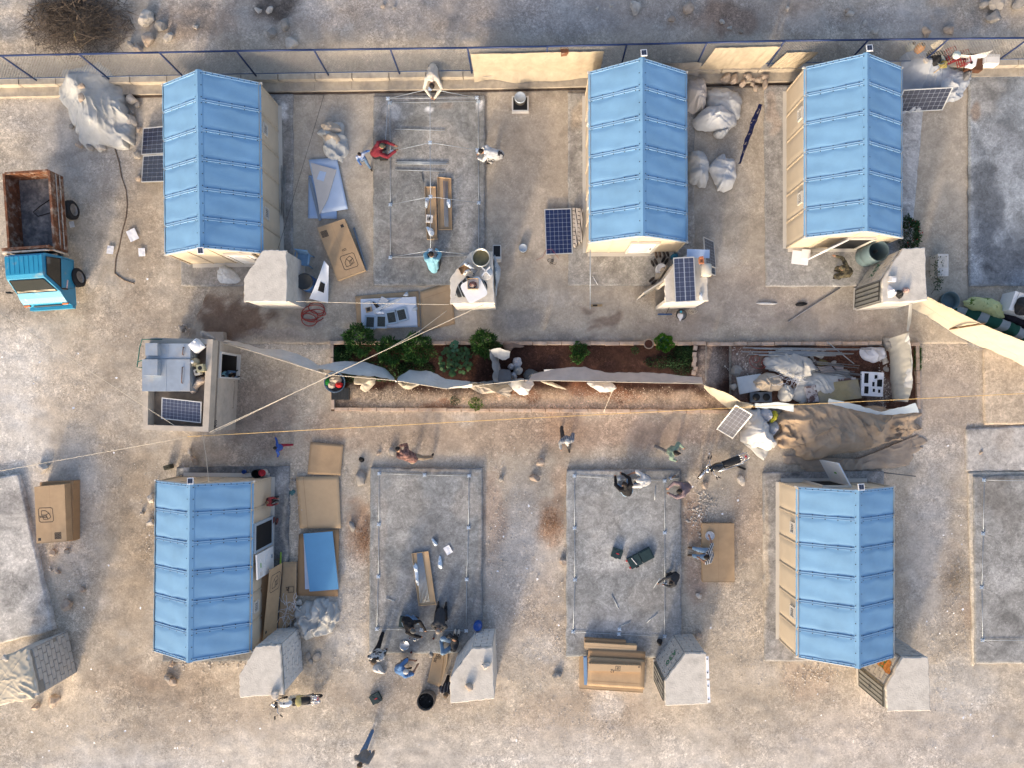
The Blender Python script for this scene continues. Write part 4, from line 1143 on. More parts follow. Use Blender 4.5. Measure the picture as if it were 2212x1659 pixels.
m.build("stem",LEAFD,bp)
t=empty("potted_plant",P(1431,742,.1),"round bright green plant in a blue pot on the kerb","plant")
link("foliage",leaves_mesh("foliage",2200,dome(0,0,.28,.30,.30,.32,.7),.05,.022,mat("leaf_bright",(.06,.17,.012),.55,.35,12,0),31),t)
m=MB();m.lathe([(.0,0),(.13,0),(.19,.26),(.21,.26),(.21,.30),(.17,.30),(.15,.1)],n=16);m.box((.26,0,.25),(.08,.10,.04));m.build("pot",BLUEP,t)
t=empty("clay_pot",P(1399,744,.12),"clay coloured pot full of red soil on the garden kerb","pot")
m=MB();m.lathe([(0,0),(.13,0),(.17,.24),(.185,.24),(.185,.28),(.15,.28),(.14,.2)],n=18);m.build("pot",mat("clay",(.36,.27,.20),.9,.1,6,.1),t)
m=MB();m.lathe([(.148,.235),(.08,.25),(.0,.245)],n=14);m.build("soil",mat("pot_soil",(.09,.035,.022),.95,.3,20,.3),t)
t=empty("flowering_plant",P(1955,505,0),"leafy plant with red flowers beside the large grey barrel","plant")
link("foliage",leaves_mesh("foliage",1500,dome(0,-.1,.15,.32,.62,.55),.10,.02,LEAFD,33),t)
m=MB()
for k in range(22):a=rnd.uniform(0,6.28);m.lathe([(0,-.02),(.025,0),(0,.02)],(math.cos(a)*rnd.uniform(.1,.36),-.1+math.sin(a)*rnd.uniform(.2,.6),rnd.uniform(.35,.62)),6)
o=m.build("flowers",mat("red_flower",(.30,.03,.02),.7,.2,9,0),t);o["kind"]="stuff"
m=MB();m.tube([(0,0,0),(0,-.1,.4)],.015,5);m.tube([(0,0,0),(.15,-.3,.4)],.012,5);m.build("stem",BARK,t)
t=empty("climbing_vine",P(2010,590,0),"thin vine growing over the white block behind the A32 cabin","plant")
link("foliage",leaves_mesh("foliage",260,lambda R,n:(np.stack([R.normal(0,.09,n),R.uniform(-.7,.5,n),R.uniform(.3,.6,n)],-1),R.normal(0,1,(n,3))),.07,.02,LEAFD,35),t)
m=MB();m.tube([(.0,.5,0),(.05,.3,.45),(-.03,-.1,.5),(.02,-.5,.4),(0,-.75,.05)],.008,5);m.build("stem",BARK,t)
t=empty("brush_pile",P(172,52,.2),"big pile of dry dark branches outside the fence","brush pile")
R=np.random.RandomState(5);vv=[];ff=[]
for k in range(2600):
 a=R.uniform(0,6.28);q=R.uniform(0,1)**.5;x,y=math.cos(a)*q*1.95,math.sin(a)*q*1.25
 if R.rand()<.3:x*=.6;y*=.6
 z=(1-q*q)*.75*R.uniform(.3,1)
 d=np.array([R.normal(0,1),R.normal(0,.55)-.1,R.normal(.05,.25)]);d/=np.linalg.norm(d);L=R.uniform(.12,.55)
 s=np.cross(d,(0,0,1));s/=np.linalg.norm(s)+1e-6;rr=R.uniform(.003,.009)
 bend=R.normal(0,.22,3)*L
 p0=np.array([x,y,z]);p1=p0+d*L*.5+bend*.4;p2=p0+d*L+bend
 b=len(vv);up=np.array([0,0,rr*1.6])
 for p,w_ in((p0,1),(p1,.8),(p2,.3)):vv+=[p-s*rr*w_,p+up*w_,p+s*rr*w_]
 for j in(0,3):ff+=[(b+j,b+j+1,b+j+4,b+j+3),(b+j+1,b+j+2,b+j+5,b+j+4)]
me=bpy.data.meshes.new("twigs");me.from_pydata([tuple(v)for v in vv],[],ff);me.materials.append(TWIG)
o=link("twigs",me,t);o["kind"]="stuff"
for k in range(16):
 m=MB();a=R.uniform(0,6.28);x,y=R.uniform(-1.3,1.3),R.uniform(-.8,.8);L=R.uniform(.5,1.3);z=.45+.3*(1-abs(x)/2)
 m.tube([(x,y,z),(x+math.cos(a)*L*.5,y+math.sin(a)*L*.35+R.normal(0,.06),z+.08),(x+math.cos(a)*L,y+math.sin(a)*L*.6,z-.02)],[.022,.016,.006],5)
 m.build("branch",BARK if k else mat("bare_yellow_branch",(.30,.22,.11),.8,.2,9,0),t)
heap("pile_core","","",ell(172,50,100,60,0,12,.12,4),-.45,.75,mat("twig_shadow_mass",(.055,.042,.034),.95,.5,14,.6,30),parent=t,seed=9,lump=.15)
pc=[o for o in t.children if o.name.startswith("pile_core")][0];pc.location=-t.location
# ------------------------------------------------------------------ solar panels
def solar(label,A,B,C,D,nx,ny,split=False,thick=.035,cat="solar panel",cellm=None,legs=False):
 """A top-left, B top-right, C bottom-right, D bottom-left, each (px, py, z)"""
 a,b,c,d=P(*A),P(*B),P(*C),P(*D)
 o0=(a+b+c+d)/4
 ux=((b-a)+(c-d))/2;uy=((d-a)+(c-b))/2
 Lx,Ly=ux.length,uy.length;ux.normalize();n_=ux.cross(uy).normalized()
 if n_.z<0:n_=-n_
 uy=n_.cross(ux).normalized()
 Mx=Matrix((ux,uy,n_)).transposed()
 t=empty("solar_panel",o0,label,cat,"solar panels set about the camp")
 t.rotation_mode='QUATERNION';t.rotation_quaternion=Mx.to_quaternion()
 m=MB();m.box((0,0,-.008),(Lx-.02,Ly-.02,.012));m.build("backsheet",CELLG,t)
 m=MB();f_=.026
 for s in(-1,1):
  m.box((s*(Lx/2-f_/2),0,-.006),(f_,Ly,thick));m.box((0,s*(Ly/2-f_/2),-.006),(Lx-2*f_,f_,thick))
 m.build("frame",ALU,t)
 cx,cy=(Lx-2*f_-.012)/nx,(Ly-2*f_-.012)/ny
 me=None
 for i in range(nx):
  for j in range(ny):
   if me is None:
    q=MB();x,y,e=cx/2-.005,cy/2-.005,.010
    q.add([(-x+e,-y,0),(x-e,-y,0),(x,-y+e,0),(x,y-e,0),(x-e,y,0),(-x+e,y,0),(-x,y-e,0),(-x,-y+e,0)],[tuple(range(8))])
    me=q.mesh(cellm or CELL,"cell")
   ox=(.02 if i>=nx/2 else-.02)*.6 if split else 0
   link("cell",me,t,(-Lx/2+f_+.006+cx*(i+.5)+ox,-Ly/2+f_+.006+cy*(j+.5),.0015))
 if legs:
  m=MB();m.box((0,Ly/2-.05,-.12),(Lx*.9,.04,.2));m.build("prop",STEELD,t)
 return t
solar("solar panel leaning on the west wall of the shelter by the truck, upper of two",(307,277,.12),(372,271,.95),(373,330,.95),(308,334,.12),6,6)
solar("solar panel leaning on the west wall of the shelter by the truck, lower of two",(307,337,.12),(373,332,.95),(373,392,.95),(308,393,.12),6,6)
solar("solar panel propped against the white tarp heap by the top fence",(1954,193,.80),(2061,189,.80),(2034,237,.10),(1930,244,.10),9,5)
solar("blue solar panel lying flat on the paved yard beside a striped blanket",(1177,452,.16),(1235,449.5,.16),(1236,548,.10),(1178,550,.10),6,10,cellm=mat("blue_solar_cell",(.012,.022,.075),.2,.15,7,0,spec=.6))
solar("solar panel with bright cell lines on the cabin roof",(1454.8,557,CZ+.28),(1500,554,CZ+.28),(1503,651,CZ+.22),(1458,653,CZ+.22),4,9,split=True,legs=True,cellm=mat("grey_solar_cell",(.045,.055,.095),.25,.15,7,0,spec=.6))
GB=mat("dusty_cell",(.075,.095,.12),.35,.1,7,0)
solar("dusty solar panel leaning against the east side of the open cabin",(1518,511,.95),(1541,521,.25),(1547,580,.25),(1526,571,.95),4,8,cellm=GB)
solar("smaller dusty solar panel half behind the leaning one by the open cabin",(1524,566,.55),(1544,574,.12),(1547,596,.12),(1525,588,.55),3,3,cellm=GB)
solar("solar panel lying inside the parapet of the concrete house",(351,859,HF+.30),(437,868,HF+.30),(433,914,HF+.18),(347,904,HF+.18),10,6,cellm=mat("grey_solar_cell",(0,0,0)))
solar("tilted solar panel beside the white tarp curtain",(1591,875,.95),(1627,897,.95),(1581,946,.35),(1546,926,.35),4,7)
# ------------------------------------------------------------------ steel tent frames under assembly
def rails(name,segs,r,mt,parent):
 m=MB()
 for(a,b)in segs:m.tube([a,b],r,6)
 return m.build(name,mt,parent)
BRK=MB();BRK.box((0,0,.006),(.12,.11,.012));BRK.box((0,0,.04),(.05,.06,.05));BRK.box((.05,.04,.02),(.03,.03,.03));BRK.box((-.05,-.04,.02),(.03,.03,.03));BRK.box((.045,-.045,.02),(.03,.03,.03))
BRKM=BRK.mesh(STEELW,"bracket")
HUB=MB();HUB.box((0,0,0),(.07,.07,.05));
for k in range(4):HUB.box((math.cos(k*1.571+.785)*.05,math.sin(k*1.571+.785)*.05,.0),(.05,.05,.02),k*1.571+.785)
HUBM=HUB.mesh(STEELW,"hub")
def frame_rect(label,pts,z,stubs=(),loose=()):
 t=empty("ground_frame",(0,0,0),label,"tent frame","steel shelter frames being put together")
 w_=[P(x,y,z+.03)for(x,y)in pts]
 for i in range(len(w_)):
  a,b=w_[i],w_[(i+1)%len(w_)]
  rails("rail",[(a,b)],.009,STEEL,t)
 for i,p in enumerate(w_):link("bracket",BRKM,t,(p.x,p.y,z+.002),(0,0,rnd.uniform(-.15,.15)))
 for i in stubs:
  p=w_[i];rails("stub_rod",[(p+Vector((0,0,.06)),p+Vector((.05,-.02,.55)))],.008,STEELD,t)
 return t
frame_rect("rectangular steel ground frame on the slab where the men sit",[(819,1023),(917,1026),(1013,1028),(1012,1140),(1008,1252),(1007,1363),(910,1361),(814,1359),(817,1246),(818,1133)],.13)
frame_rect("rectangular steel ground frame on the slab with the open toolbox",[(1241,1028),(1338,1035),(1436,1039),(1436,1151),(1436,1263),(1436,1375),(1337,1370),(1238,1365),(1242,1253),(1241,1141)],.13,stubs=(7,8,9))
frame_rect("rectangular steel ground frame on the empty slab at the edge",[(2126,1037),(2230,1039),(2330,1041),(2328,1383),(2230,1383),(2123,1383),(2121,1269),(2124,1153)],.13,stubs=(0,5,6,7))
t=empty("roof_frame",(0,0,0),"steel roof frame with ridge and rafters standing on the upper slab","tent frame","steel shelter frames being put together")
zs=.10
gl=[P(842,222,zs+.03),P(843,330,zs+.03),P(843,442,zs+.03),P(843,556,zs+.03)];gr=[P(1033,219,zs+.03),P(1033,328,zs+.03),P(1034,438,zs+.03),P(1034,552,zs+.03)]
el=[P(838,213,.48),P(846,327,.40)];er=[P(1030,211,.48),P(1031,324,.40)]
rg=[P(929,192,1.18),P(929,308,1.18),P(930,425,1.12),P(930,541,1.05)]
for i in range(3):
 for L_ in(gl,gr):rails("ground_rail",[(L_[i],L_[i+1])],.009,STEEL,t)
 rails("ridge_rail",[(rg[i],rg[i+1])],.009,STEEL,t)
rails("ground_rail",[(gl[0],gr[0])],.009,STEEL,t);rails("ground_rail",[(gl[3],gr[3])],.009,STEEL,t)
rails("eave_rail",[(el[0],P(832,318,.55))],.009,STEEL,t)
rails("tie_rail",[(el[0],er[0])],.009,STEEL,t)
for i in range(4):
 a=el[i]if i<2 else gl[i];b=er[i]if i<2 else gr[i]
 rails("rafter",[(a,rg[i])],.009,STEEL,t);rails("rafter",[(b,rg[i])],.009,STEEL,t)
 link("hub",HUBM,t,rg[i])
 for p in(gl[i],gr[i]):link("bracket",BRKM,t,(p.x,p.y,zs+.002))
for i in range(2):
 rails("leg",[(gl[i],el[i])],.009,STEEL,t);rails("leg",[(gr[i],er[i])],.009,STEEL,t)
 link("hub",HUBM,t,el[i]);link("hub",HUBM,t,er[i])
def rod(a,b,r,label,mt=STEEL,group=None,cat="rod",n=6):
 m=MB();m.tube([P(*a),P(*b)],r,n);o=m.build("steel_rod",mt);tag(o,label,cat,group);return o
GR="loose steel rods lying on the slabs"
rod((853,279,.13),(960,282,.13),.012,"single steel rod across the roof frame slab, northernmost",group=GR)
rod((853,367,.13),(962,370,.13),.012,"single steel rod below the bundle of four inside the roof frame",group=GR)
for k,(a,b,dx)in enumerate(((349,350,0),(351,351.5,2),(352.7,353.3,-2),(354.4,355,3))):
 rod((855+dx,a,.13),(965+dx,b,.13),.012,"%s from the top of four steel rods side by side in the roof frame"%ORD[k],group=GR)
rod((911,372,.13),(914,397,.13),.015,"short dark rod above the long cardboard boxes",STEELD,GR)
rod((764,492,.06),(792,585,.06),.035,"blue grey metal strip beside the big marked carton",mat("blue_grey_strip",(.17,.21,.26),.5,.1,9,0),GR)
rod((833,1292,.15),(853,1299,.15),.013,"short bright rod near the west edge of the men's slab",group=GR)
rod((1321,1284,.15),(1336,1315,.15),.011,"short rod lying alone in the middle of the open toolbox slab",group=GR)
rod((1336,1355,.15),(1362,1343,.15),.012,"short rod beside a loose bracket on the open toolbox slab",group=GR)
rod((1397,1345,.15),(1421,1324,.15),.011,"thin rod near the lower corner of the open toolbox slab",group=GR)
rod((1416,1050,.15),(1414,1080,.15),.012,"upright-lying rod near the crouching men",group=GR)
rod((1412,1270,.3),(1425,1250,.7),.014,"rod held by the dark dressed boy",group=GR)
rod((1444,1034,.15),(1466,1033,.15),.012,"short pale rod beside the hammer on the slab corner",group=GR)
rod((1703,695,.05),(1815,621,.05),.022,"long grey pole lying across the paved yard below the camouflaged person",mat("grey_pole",(.22,.22,.23),.5,.1,9,0),GR)
rod((1275,540,1.3),(1275,668,.1),.016,"tall thin pole leaning on the shelter corner",group=GR)
rod((1280,596,.13),(1291,615,.13),.012,"short white tube on the slab below the shelter door",WHITE,GR)
rod((1910,1021,.1),(1978,1029,.1),.02,"dark bar beside the corner of the lower right shelter",STEELD,GR)
for k,(x,y)in enumerate([(1338,1359),(1448,1034)]):
 o=link("loose_bracket",BRKM,None,P(x,y,.135),(0,0,.3*k+.1));tag(o,["loose zinc bracket by the short rod on the toolbox slab","loose zinc bracket by the hammer on the slab corner"][k],"bracket")
t=empty("hammer",P(1453,1031,.14),"hammer lying on the corner of the toolbox slab","hammer",rz=.6)
m=MB();m.tube([(-.14,0,.02),(.14,0,.02)],.014,6);m.build("handle",mat("wood",(.22,.12,.06),.7,.2,9,0),t);m=MB();m.box((-.14,0,.025),(.03,.11,.03));m.build("head",STEELD,t)
t=empty("pole_bundle",(0,0,0),"bundle of thin grey poles lying beside the first shelter","poles")
for k in range(16):
 x0,x1=608+rnd.uniform(-2,12),609+rnd.uniform(-3,10);y0=rnd.uniform(355,390);y1=y0+rnd.uniform(70,100)
 rails("pole",[(P(x0,y0,.13+.01*k/3),P(x1,min(y1,485),.13+.012*k/3))],.010,mat("pole_grey",(.27,.27,.26),.6,.2,9,0),t)
# ------------------------------------------------------------------ cartons and sheets
def decal(t,kind,o,ux,uy,sc,mt=INK,r=.012):
 S_=[]
 if kind=='house':
  S_=[[(.1,0),(.9,0),(1,.1),(1,.9),(.9,1),(.1,1),(0,.9),(0,.1),(.1,0)],[(.2,.2),(.2,.5),(.38,.72),(.5,.5),(.5,.2),(.2,.2)],[(.5,.5),(.8,.62),(.8,.32),(.5,.2)],[(.38,.72),(.66,.84),(.8,.62)],[(.58,.52),(.58,.3),(.68,.34),(.68,.56),(.58,.52)]]
 elif kind=='pict4':
  for i in range(2):
   for j in range(2):
    x,y=i*.55,j*.55
    S_+=[[(x,y),(x+.42,y),(x+.42,y+.42),(x,y+.42),(x,y)],[(x+.1,y+.1),(x+.3,y+.3)],[(x+.12,y+.3),(x+.3,y+.12)]]
 elif kind=='frame':
  S_=[[(0,0),(1,0),(1,1),(0,1),(0,0)]]
 elif kind=='coil':
  S_=[[(0,0),(1,0),(1,1),(0,1),(0,0)],[(.2,.3),(.5,.75),(.8,.6),(.7,.3),(.4,.25),(.35,.5),(.6,.55)]]
 elif kind=='block':
  m=MB();n_=ux.cross(uy).normalized();m.add([o,o+ux*sc,o+ux*sc+uy*sc,o+uy*sc],[(0,1,2,3)]);return m.build("printed_square",mt,t)
 else:S_=word(kind)
 return strokes(t,"printed_mark",S_,o,ux,uy,sc,r,mt)
def carton(label,corners,z0,z1,mt=CARD,name="cardboard_box",cat="box",prints=(),group=None,flaps=True,rim=False):
 """corners: frame points of the top face at height z1: TL TR BR BL; closed carton with flap seam and tape"""
 w_=[P(x,y,z1)for(x,y)in corners];c=sum(w_,Vector())/4
 t=empty(name,(c.x,c.y,z0),label,cat,group)
 L=[v-Vector((c.x,c.y,z1))for v in w_];h=z1-z0
 m=MB();poly=[tuple(v[:2])for v in L]
 m.prism(poly,0,h);m.build("carton",mt,t)
 ux=(L[1]-L[0]).normalized();uy=(L[0]-L[3]).normalized()
 lx,ly=(L[1]-L[0]).length,(L[0]-L[3]).length
 if flaps:
  m=MB();a,b=((L[0]+L[1])/2,(L[3]+L[2])/2)if ly>lx else((L[0]+L[3])/2,(L[1]+L[2])/2)
  d=(b-a).normalized();s=Vector((-d.y,d.x,0))*.004
  z=Vector((0,0,h+.0015))
  m.add([a-s+z,b-s+z,b+s+z,a+s+z],[(0,1,2,3),][:1]);m.build("flap_seam",CARDD,t)
  m=MB();q=L[3]+uy*0.0
  for k in(0,1):
   e0=L[3].lerp(L[0],0)if k==0 else L[2]
  m.prism([tuple((L[3]*1.004)[:2]),tuple((L[2]*1.004)[:2]),tuple((L[2]-uy*.012)[:2]),tuple((L[3]-uy*.012)[:2])],h*.1,h+.006);m.build("edge_flap",CARD2,t)
 for(kind,fu,fv,sc,rot)in prints:
  o=L[3]+ux*(lx*fu)+uy*(ly*fv)+Vector((0,0,h+.003))
  R=Matrix.Rotation(math.radians(rot),3,'Z');decal(t,kind,o,R@ux,R@uy,sc,r=.010 if sc>.2 else.007)
 return t
GC="cardboard boxes of shelter parts"
carton("large carton printed with a house symbol lying on the paved yard",[(685,492),(744,472),(789,583),(729,605)],.02,.24,prints=[('house',.36,.12,.52,0),('pict4',.06,.80,.22,0),('block',.78,.86,.11,0),('B',.66,.46,.13,90)],group=GC)
t=carton("lower of two stacked cartons beside the tilted slab",[(86,1042),(158,1039),(158,1168),(86,1172)],.0,.38,CARDD,group=GC)
carton("upper of two stacked cartons, printed with a house symbol and letter A",[(74,1052),(139,1046),(144,1169),(79,1174)],.385,.72,prints=[('house',.1,.62,.50,-90),('A',.12,.48,.12,-90),('block',.06,.04,.10,0),('pict4',.62,.05,.22,0)],group=GC)
t=carton("closed carton the man in the striped shirt is sitting on",[(1517,1131),(1586,1131),(1587,1257),(1518,1257)],.0,.20,CARD,group=GC)
def flat_sheet(label,corners,z,mt,thick=.012,name="cardboard_sheet",cat="cardboard",prints=(),group=None,curl=.03,seed=0,fold=None):
 w_=[P(x,y,z)for(x,y)in corners];c=sum(w_,Vector())/4
 t=empty(name,(c.x,c.y,z),label,cat,group)
 L=[v-c for v in w_]
 nu,nv=12,12
 U,V=np.meshgrid(np.linspace(0,1,nu),np.linspace(0,1,nv),indexing='ij')
 A=np.array([[*v]for v in L])
 pos=(A[0]*(1-U[...,None])+A[1]*U[...,None])*(1-V[...,None])+(A[3]*(1-U[...,None])+A[2]*U[...,None])*V[...,None]
 e=np.minimum(np.minimum(U,1-U),np.minimum(V,1-V))
 zz=curl*(fbm(U*2+seed,V*2,seed)-.35)*np.exp(-e*7)+.012
 pos[...,2]=zz
 top=pos.copy();top[...,2]+=thick
 P2=np.concatenate([pos[:1]*1,top,pos[-1:]*1],0)
 P3=np.concatenate([P2[:,:1]*1,P2,P2[:,-1:]*1],1);P3[:,0,2]-=thick;P3[:,-1,2]-=thick
 me=grid_mesh(name,P3[:,::-1],mt,smooth=False);link("sheet",me,t)
 ux=(L[1]-L[0]).normalized();uy=(L[0]-L[3]).normalized();lx,ly=(L[1]-L[0]).length,(L[0]-L[3]).length
 for(kind,fu,fv,sc,rot)in prints:
  o=L[3]+ux*(lx*fu)+uy*(ly*fv)+Vector((0,0,.012+thick+.018));R=Matrix.Rotation(math.radians(rot),3,'Z')
  decal(t,kind,o,R@ux,R@uy,sc,r=.008)
 if fold:
  m=MB()
  for(a,b)in fold:
   p0=L[3]+ux*(lx*a[0])+uy*(ly*a[1]);p1=L[3]+ux*(lx*b[0])+uy*(ly*b[1]);d=(p1-p0).normalized();s=Vector((-d.y,d.x,0))*.006;zf=Vector((0,0,.012+thick+.006))
   m.add([p0-s+zf,p1-s+zf,p1+s+zf,p0+s+zf],[(0,1,2,3)])
  m.build("crease",CARDD,t)
 return t
GS="flattened cardboard sheets"
t=flat_sheet("cardboard backing under the white vent panels",[(768,640),(904,629),(908,706),(772,710)],.03,CARD,.03,group=GS)
t=empty("white_panel_stack",P(840,674,.06),"stack of white panels on cardboard holding four vents","panels")
for k,(cs,z)in enumerate([([(779,649),(899,642),(902,706),(781,710)],.10),([(780,647),(898,641),(901,704),(782,709)],.15),([(779,646),(898,641),(901,703),(781,708)],.20)]):
 w_=[P(x,y,z)-t.location for(x,y)in cs];m=MB();m.prism([tuple(v[:2])for v in w_],z-.106,z-.06-.002);m.build("panel",LBLUE if k<2 else mat("white_blue_panel",(.55,.60,.68),.6,.04,3,0),t)
flat_sheet("open cardboard flap running under the pot cabin",[(908,630),(975,608),(983,700),(912,716)],.02,CARD,.02,curl=.10,group=GS,seed=3,fold=[((.02,.8),(1,.8))])
m=MB()
for(x0,y0,x1,y1)in((768,639,779,650),(896,634,910,640)):
 pass
def vent(px,py,z,rz,label):
 t=empty("window_vent",P(px,py,z),label,"vent","grey window vents on the white panels",rz=math.radians(rz))
 m=MB()
 for(c,d)in(((0,.21,.02),(.40,.06,.04)),((0,-.21,.02),(.40,.06,.04)),((-.17,0,.02),(.06,.36,.04)),((.17,0,.02),(.06,.36,.04))):m.box(c,d)
 m.build("frame",mat("vent_blue_grey",(.30,.38,.46),.5,.05,5,0),t)
 m=MB();m.box((0,0,.006),(.28,.36,.01));m.build("screen",DARK,t)
 mm=MB();mm.box((0,0,0),(.28,.018,.012));me=mm.mesh(mat("vent_slat",(.09,.105,.10),.5,.1,5,0),"slat")
 for k in range(9):link("slat",me,t,(0,-.16+.04*k,.02))
 return t
vent(800,696,.21,-3,"grey slatted vent on the white panels, first from the shrub");vent(824,695,.21,-1,"grey slatted vent on the white panels, second from the shrub")
vent(846,686,.215,10,"grey slatted vent on the white panels, third from the shrub");vent(868,680,.215,14,"grey slatted vent on the white panels, farthest from the shrub")
GT="packs and instructions on the white panels"
flat_sheet("white instruction booklet on the stacked panels",[(783,655),(801,650),(803,663),(785,668)],.21,OFFW,.01,"booklet","booklet",group=GT)
carton("small brown parts box on the stacked panels",[(789,665),(802,662),(804,671),(791,675)],.20,.26,CARD,prints=[('pict4',.2,.2,.12,0)],group=GT)
flat_sheet("grey paper pack on the stacked panels",[(825,640),(841,648),(833,663),(816,655)],.21,mat("grey_pack",(.50,.51,.52),.7,.05,4,0),.03,"paper_pack","pack",group=GT)
heap("plastic_bag","clear plastic bag of screws among the vents","bag",[(804,672),(822,660),(846,650),(864,641),(866,645),(848,658),(826,668),(810,680)],.20,.07,mat("clear_film",(.55,.57,.58),.25,.2,12,.3,30),seed=5,fold=.03,fs=20)
heap("black_bag","black plastic pouch on the stacked panels","bag",[(804,652),(815,656),(822,665),(813,664)],.20,.06,BLACK,seed=6,fold=.02)
for k,(x,y)in enumerate([(876,635),(896,667)]):heap("corner_clip",["grey corner clip at the panel edge near the flap","grey corner clip lying on the white panels"][k],"clip",[(x-6,y+3),(x+2,y-5),(x+6,y-4),(x+5,y+4)],.21,.05,STEEL,seed=8+k,fold=.01)
heap("white_wrapping","crumpled white wrapping under the second vent","wrapping",ell(822,676,9,4,-8,8,.15,3),.20,.06,FOAM,seed=12)
def tray(label,corners,z0,z1,mt,prints=(),group=GC):
 """open long tray: floor and four low walls"""
 w_=[P(x,y,z0)for(x,y)in corners];c=sum(w_,Vector())/4
 t=empty("cardboard_tray",(c.x,c.y,z0),label,"box",group)
 L=[v-c for v in w_];m=MB();m.prism([tuple(v[:2])for v in L],0,.012);m.build("base",mt,t)
 for i in range(4):
  a,b=L[i],L[(i+1)%4];d=(b-a).normalized();nn=Vector((d.y,-d.x,0))*.012
  m=MB();m.prism([tuple((a)[:2]),tuple(b[:2]),tuple((b+nn)[:2]),tuple((a+nn)[:2])],.0,(z1-z0)*(1 if i%2 else.8));m.build("side",CARD2 if i%2==0 else mt,t)
 return t
t=tray("long open cardboard tray of rods under the ridge, wider one",[(918,404),(942,404),(945,517),(923,518)],.11,.19,CARD)
t2=tray("long open cardboard tray with blue rods inside the roof frame",[(945,383),(975,386),(977,496),(948,497)],.11,.19,CARD)
m=MB()
def inner_rods(t,pts,n,r=.012,mt=STEEL):
 for k in range(n):
  f_=k/(max(1,n-1));a=P(*pts[0]).lerp(P(*pts[1]),f_);b=P(*pts[3]).lerp(P(*pts[2]),f_)
  mm=MB();mm.tube([a,b],r,6);o=mm.build("steel_rod",mt);tag(o,t%ORD[k],"rod","rods packed in the trays")
inner_rods("%s blue grey rod from the west in the tray inside the roof frame",[(958,390,.17),(966,392,.17),(968,490,.17),(961,490,.17)],4,.012,mat("blue_rod",(.22,.28,.36),.4,.1,9,0,metal=.4))
tray("open cardboard tray full of steel rods on the men's slab",[(890,1195),(926,1190),(942,1305),(905,1308)],.14,.22,CARD2)
inner_rods("%s steel rod from the west in the tray on the men's slab",[(901,1194,.19),(911,1193,.19),(927,1300,.19),(908,1303,.19)],7,.014)
GD="small zinc fittings scattered on the slabs"
for k,(out,lb)in enumerate([([(932,1167),(936,1165),(945,1176),(940,1180)],"bag of zinc fittings north of the rod tray"),([(948,1203),(953,1203),(956,1226),(947,1226)],"bag of zinc fittings east of the rod tray"),([(893,1222),(902,1222),(906,1260),(900,1262)],"zinc fittings heaped inside the rod tray on the men's slab"),
      ([(919,428),(927,428),(924,448),(919,447)],"bag of zinc fittings on the wider tray under the ridge"),([(921,490),(935,494),(938,508),(929,510)],"heap of zinc fittings at the end of the wider tray"),([(966,432),(974,432),(974,447),(967,447)],"loose zinc fittings on the tray of blue rods")]):
 heap("fittings_bag",lb,"fittings",out,.15,.09,STEELW,GD,seed=80+k,fold=.04,fs=25,lump=.05)
flat_sheet("white paper sheet on the wider tray under the ridge",[(921,463),(936,465),(934,482),(920,481)],.205,OFFW,.004,"paper","paper",[('house',.2,.3,.12,0)],group="paper sheets lying about")
flat_sheet("cardboard sheet with upturned brown edge north of the others",[(672,955),(742,961),(736,1027),(665,1024)],.03,CARD,.03,group=GS,seed=11,curl=.06)
flat_sheet("widest flat cardboard sheet between shelter and slab",[(640,1030),(732,1028),(737,1141),(648,1141)],.05,CARD2,.012,group=GS,seed=12,fold=[((.19,0),(.17,1))])
flat_sheet("brown cardboard lying under the stacked blue panels",[(646,1154),(733,1142),(730,1288),(642,1286)],.03,CARDD,.015,group=GS,seed=13,fold=[((.15,.1),(.9,.08))])
t=empty("blue_panel_stack",P(694,1212,.08),"stack of blue roof panels lying on cardboard","panels")
for k,(cs,z)in enumerate([([(656,1160),(714,1152),(728,1270),(659,1273)],.12),([(656,1156),(718,1150),(732,1272),(668,1277)],.17),([(655,1153),(718,1148),(731,1273),(669,1278)],.22)]):
 w_=[P(x,y,z)-t.location for(x,y)in cs];m=MB();m.prism([tuple(v[:2])for v in w_],z-.125,z-.08-.002);m.build("panel",[LBLUE,OFFW,BLUE_S][k],t)
t=empty("leaning_cardboard",P(600,1300,.0),"opened carton with house print leaning on the shelter wall","cardboard",GS)
def lean(nm,a,b,c,d,mt,th_=.02,parent=t,prints=()):
 w_=[P(*q)-parent.location for q in(a,b,c,d)];n_=(w_[1]-w_[0]).cross(w_[3]-w_[0]).normalized()
 if n_.z<0:n_=-n_
 m=MB();m.add(w_+[v-n_*th_ for v in w_],[(0,1,2,3),(7,6,5,4),(0,4,5,1),(1,5,6,2),(2,6,7,3),(3,7,4,0)]);m.build(nm,mt,parent)
 ux=(w_[1]-w_[0]).normalized();uy=(w_[0]-w_[3]).normalized();lx,ly=(w_[1]-w_[0]).length,(w_[0]-w_[3]).length
 for(kind,fu,fv,sc,rot)in prints:
  R=Matrix.Rotation(math.radians(rot),3,n_);decal(parent,kind,w_[3]+ux*lx*fu+uy*ly*fv+n_*.006,R@ux,R@uy,sc,r=.011 if sc>.2 else.008)
lean("back_board",(561,1246,1.1),(580,1240,.75),(574,1385,.75),(556,1398,1.1),CARDD)
lean("front_board",(583,1232,1.15),(610,1216,.35),(596,1372,.35),(568,1388,1.15),CARD,prints=[('house',.16,.66,.60,0),('pict4',.62,.18,.2,0),('block',.1,.1,.1,0)])
flat_sheet("flat cardboard strip marked A2 with white straps on it",[(612,1214),(641,1213),(640,1334),(600,1378)],.12,CARD,.02,group=GS,seed=14,prints=[('A2',.62,.62,.10,90),('frame',.55,.6,.2,0)])
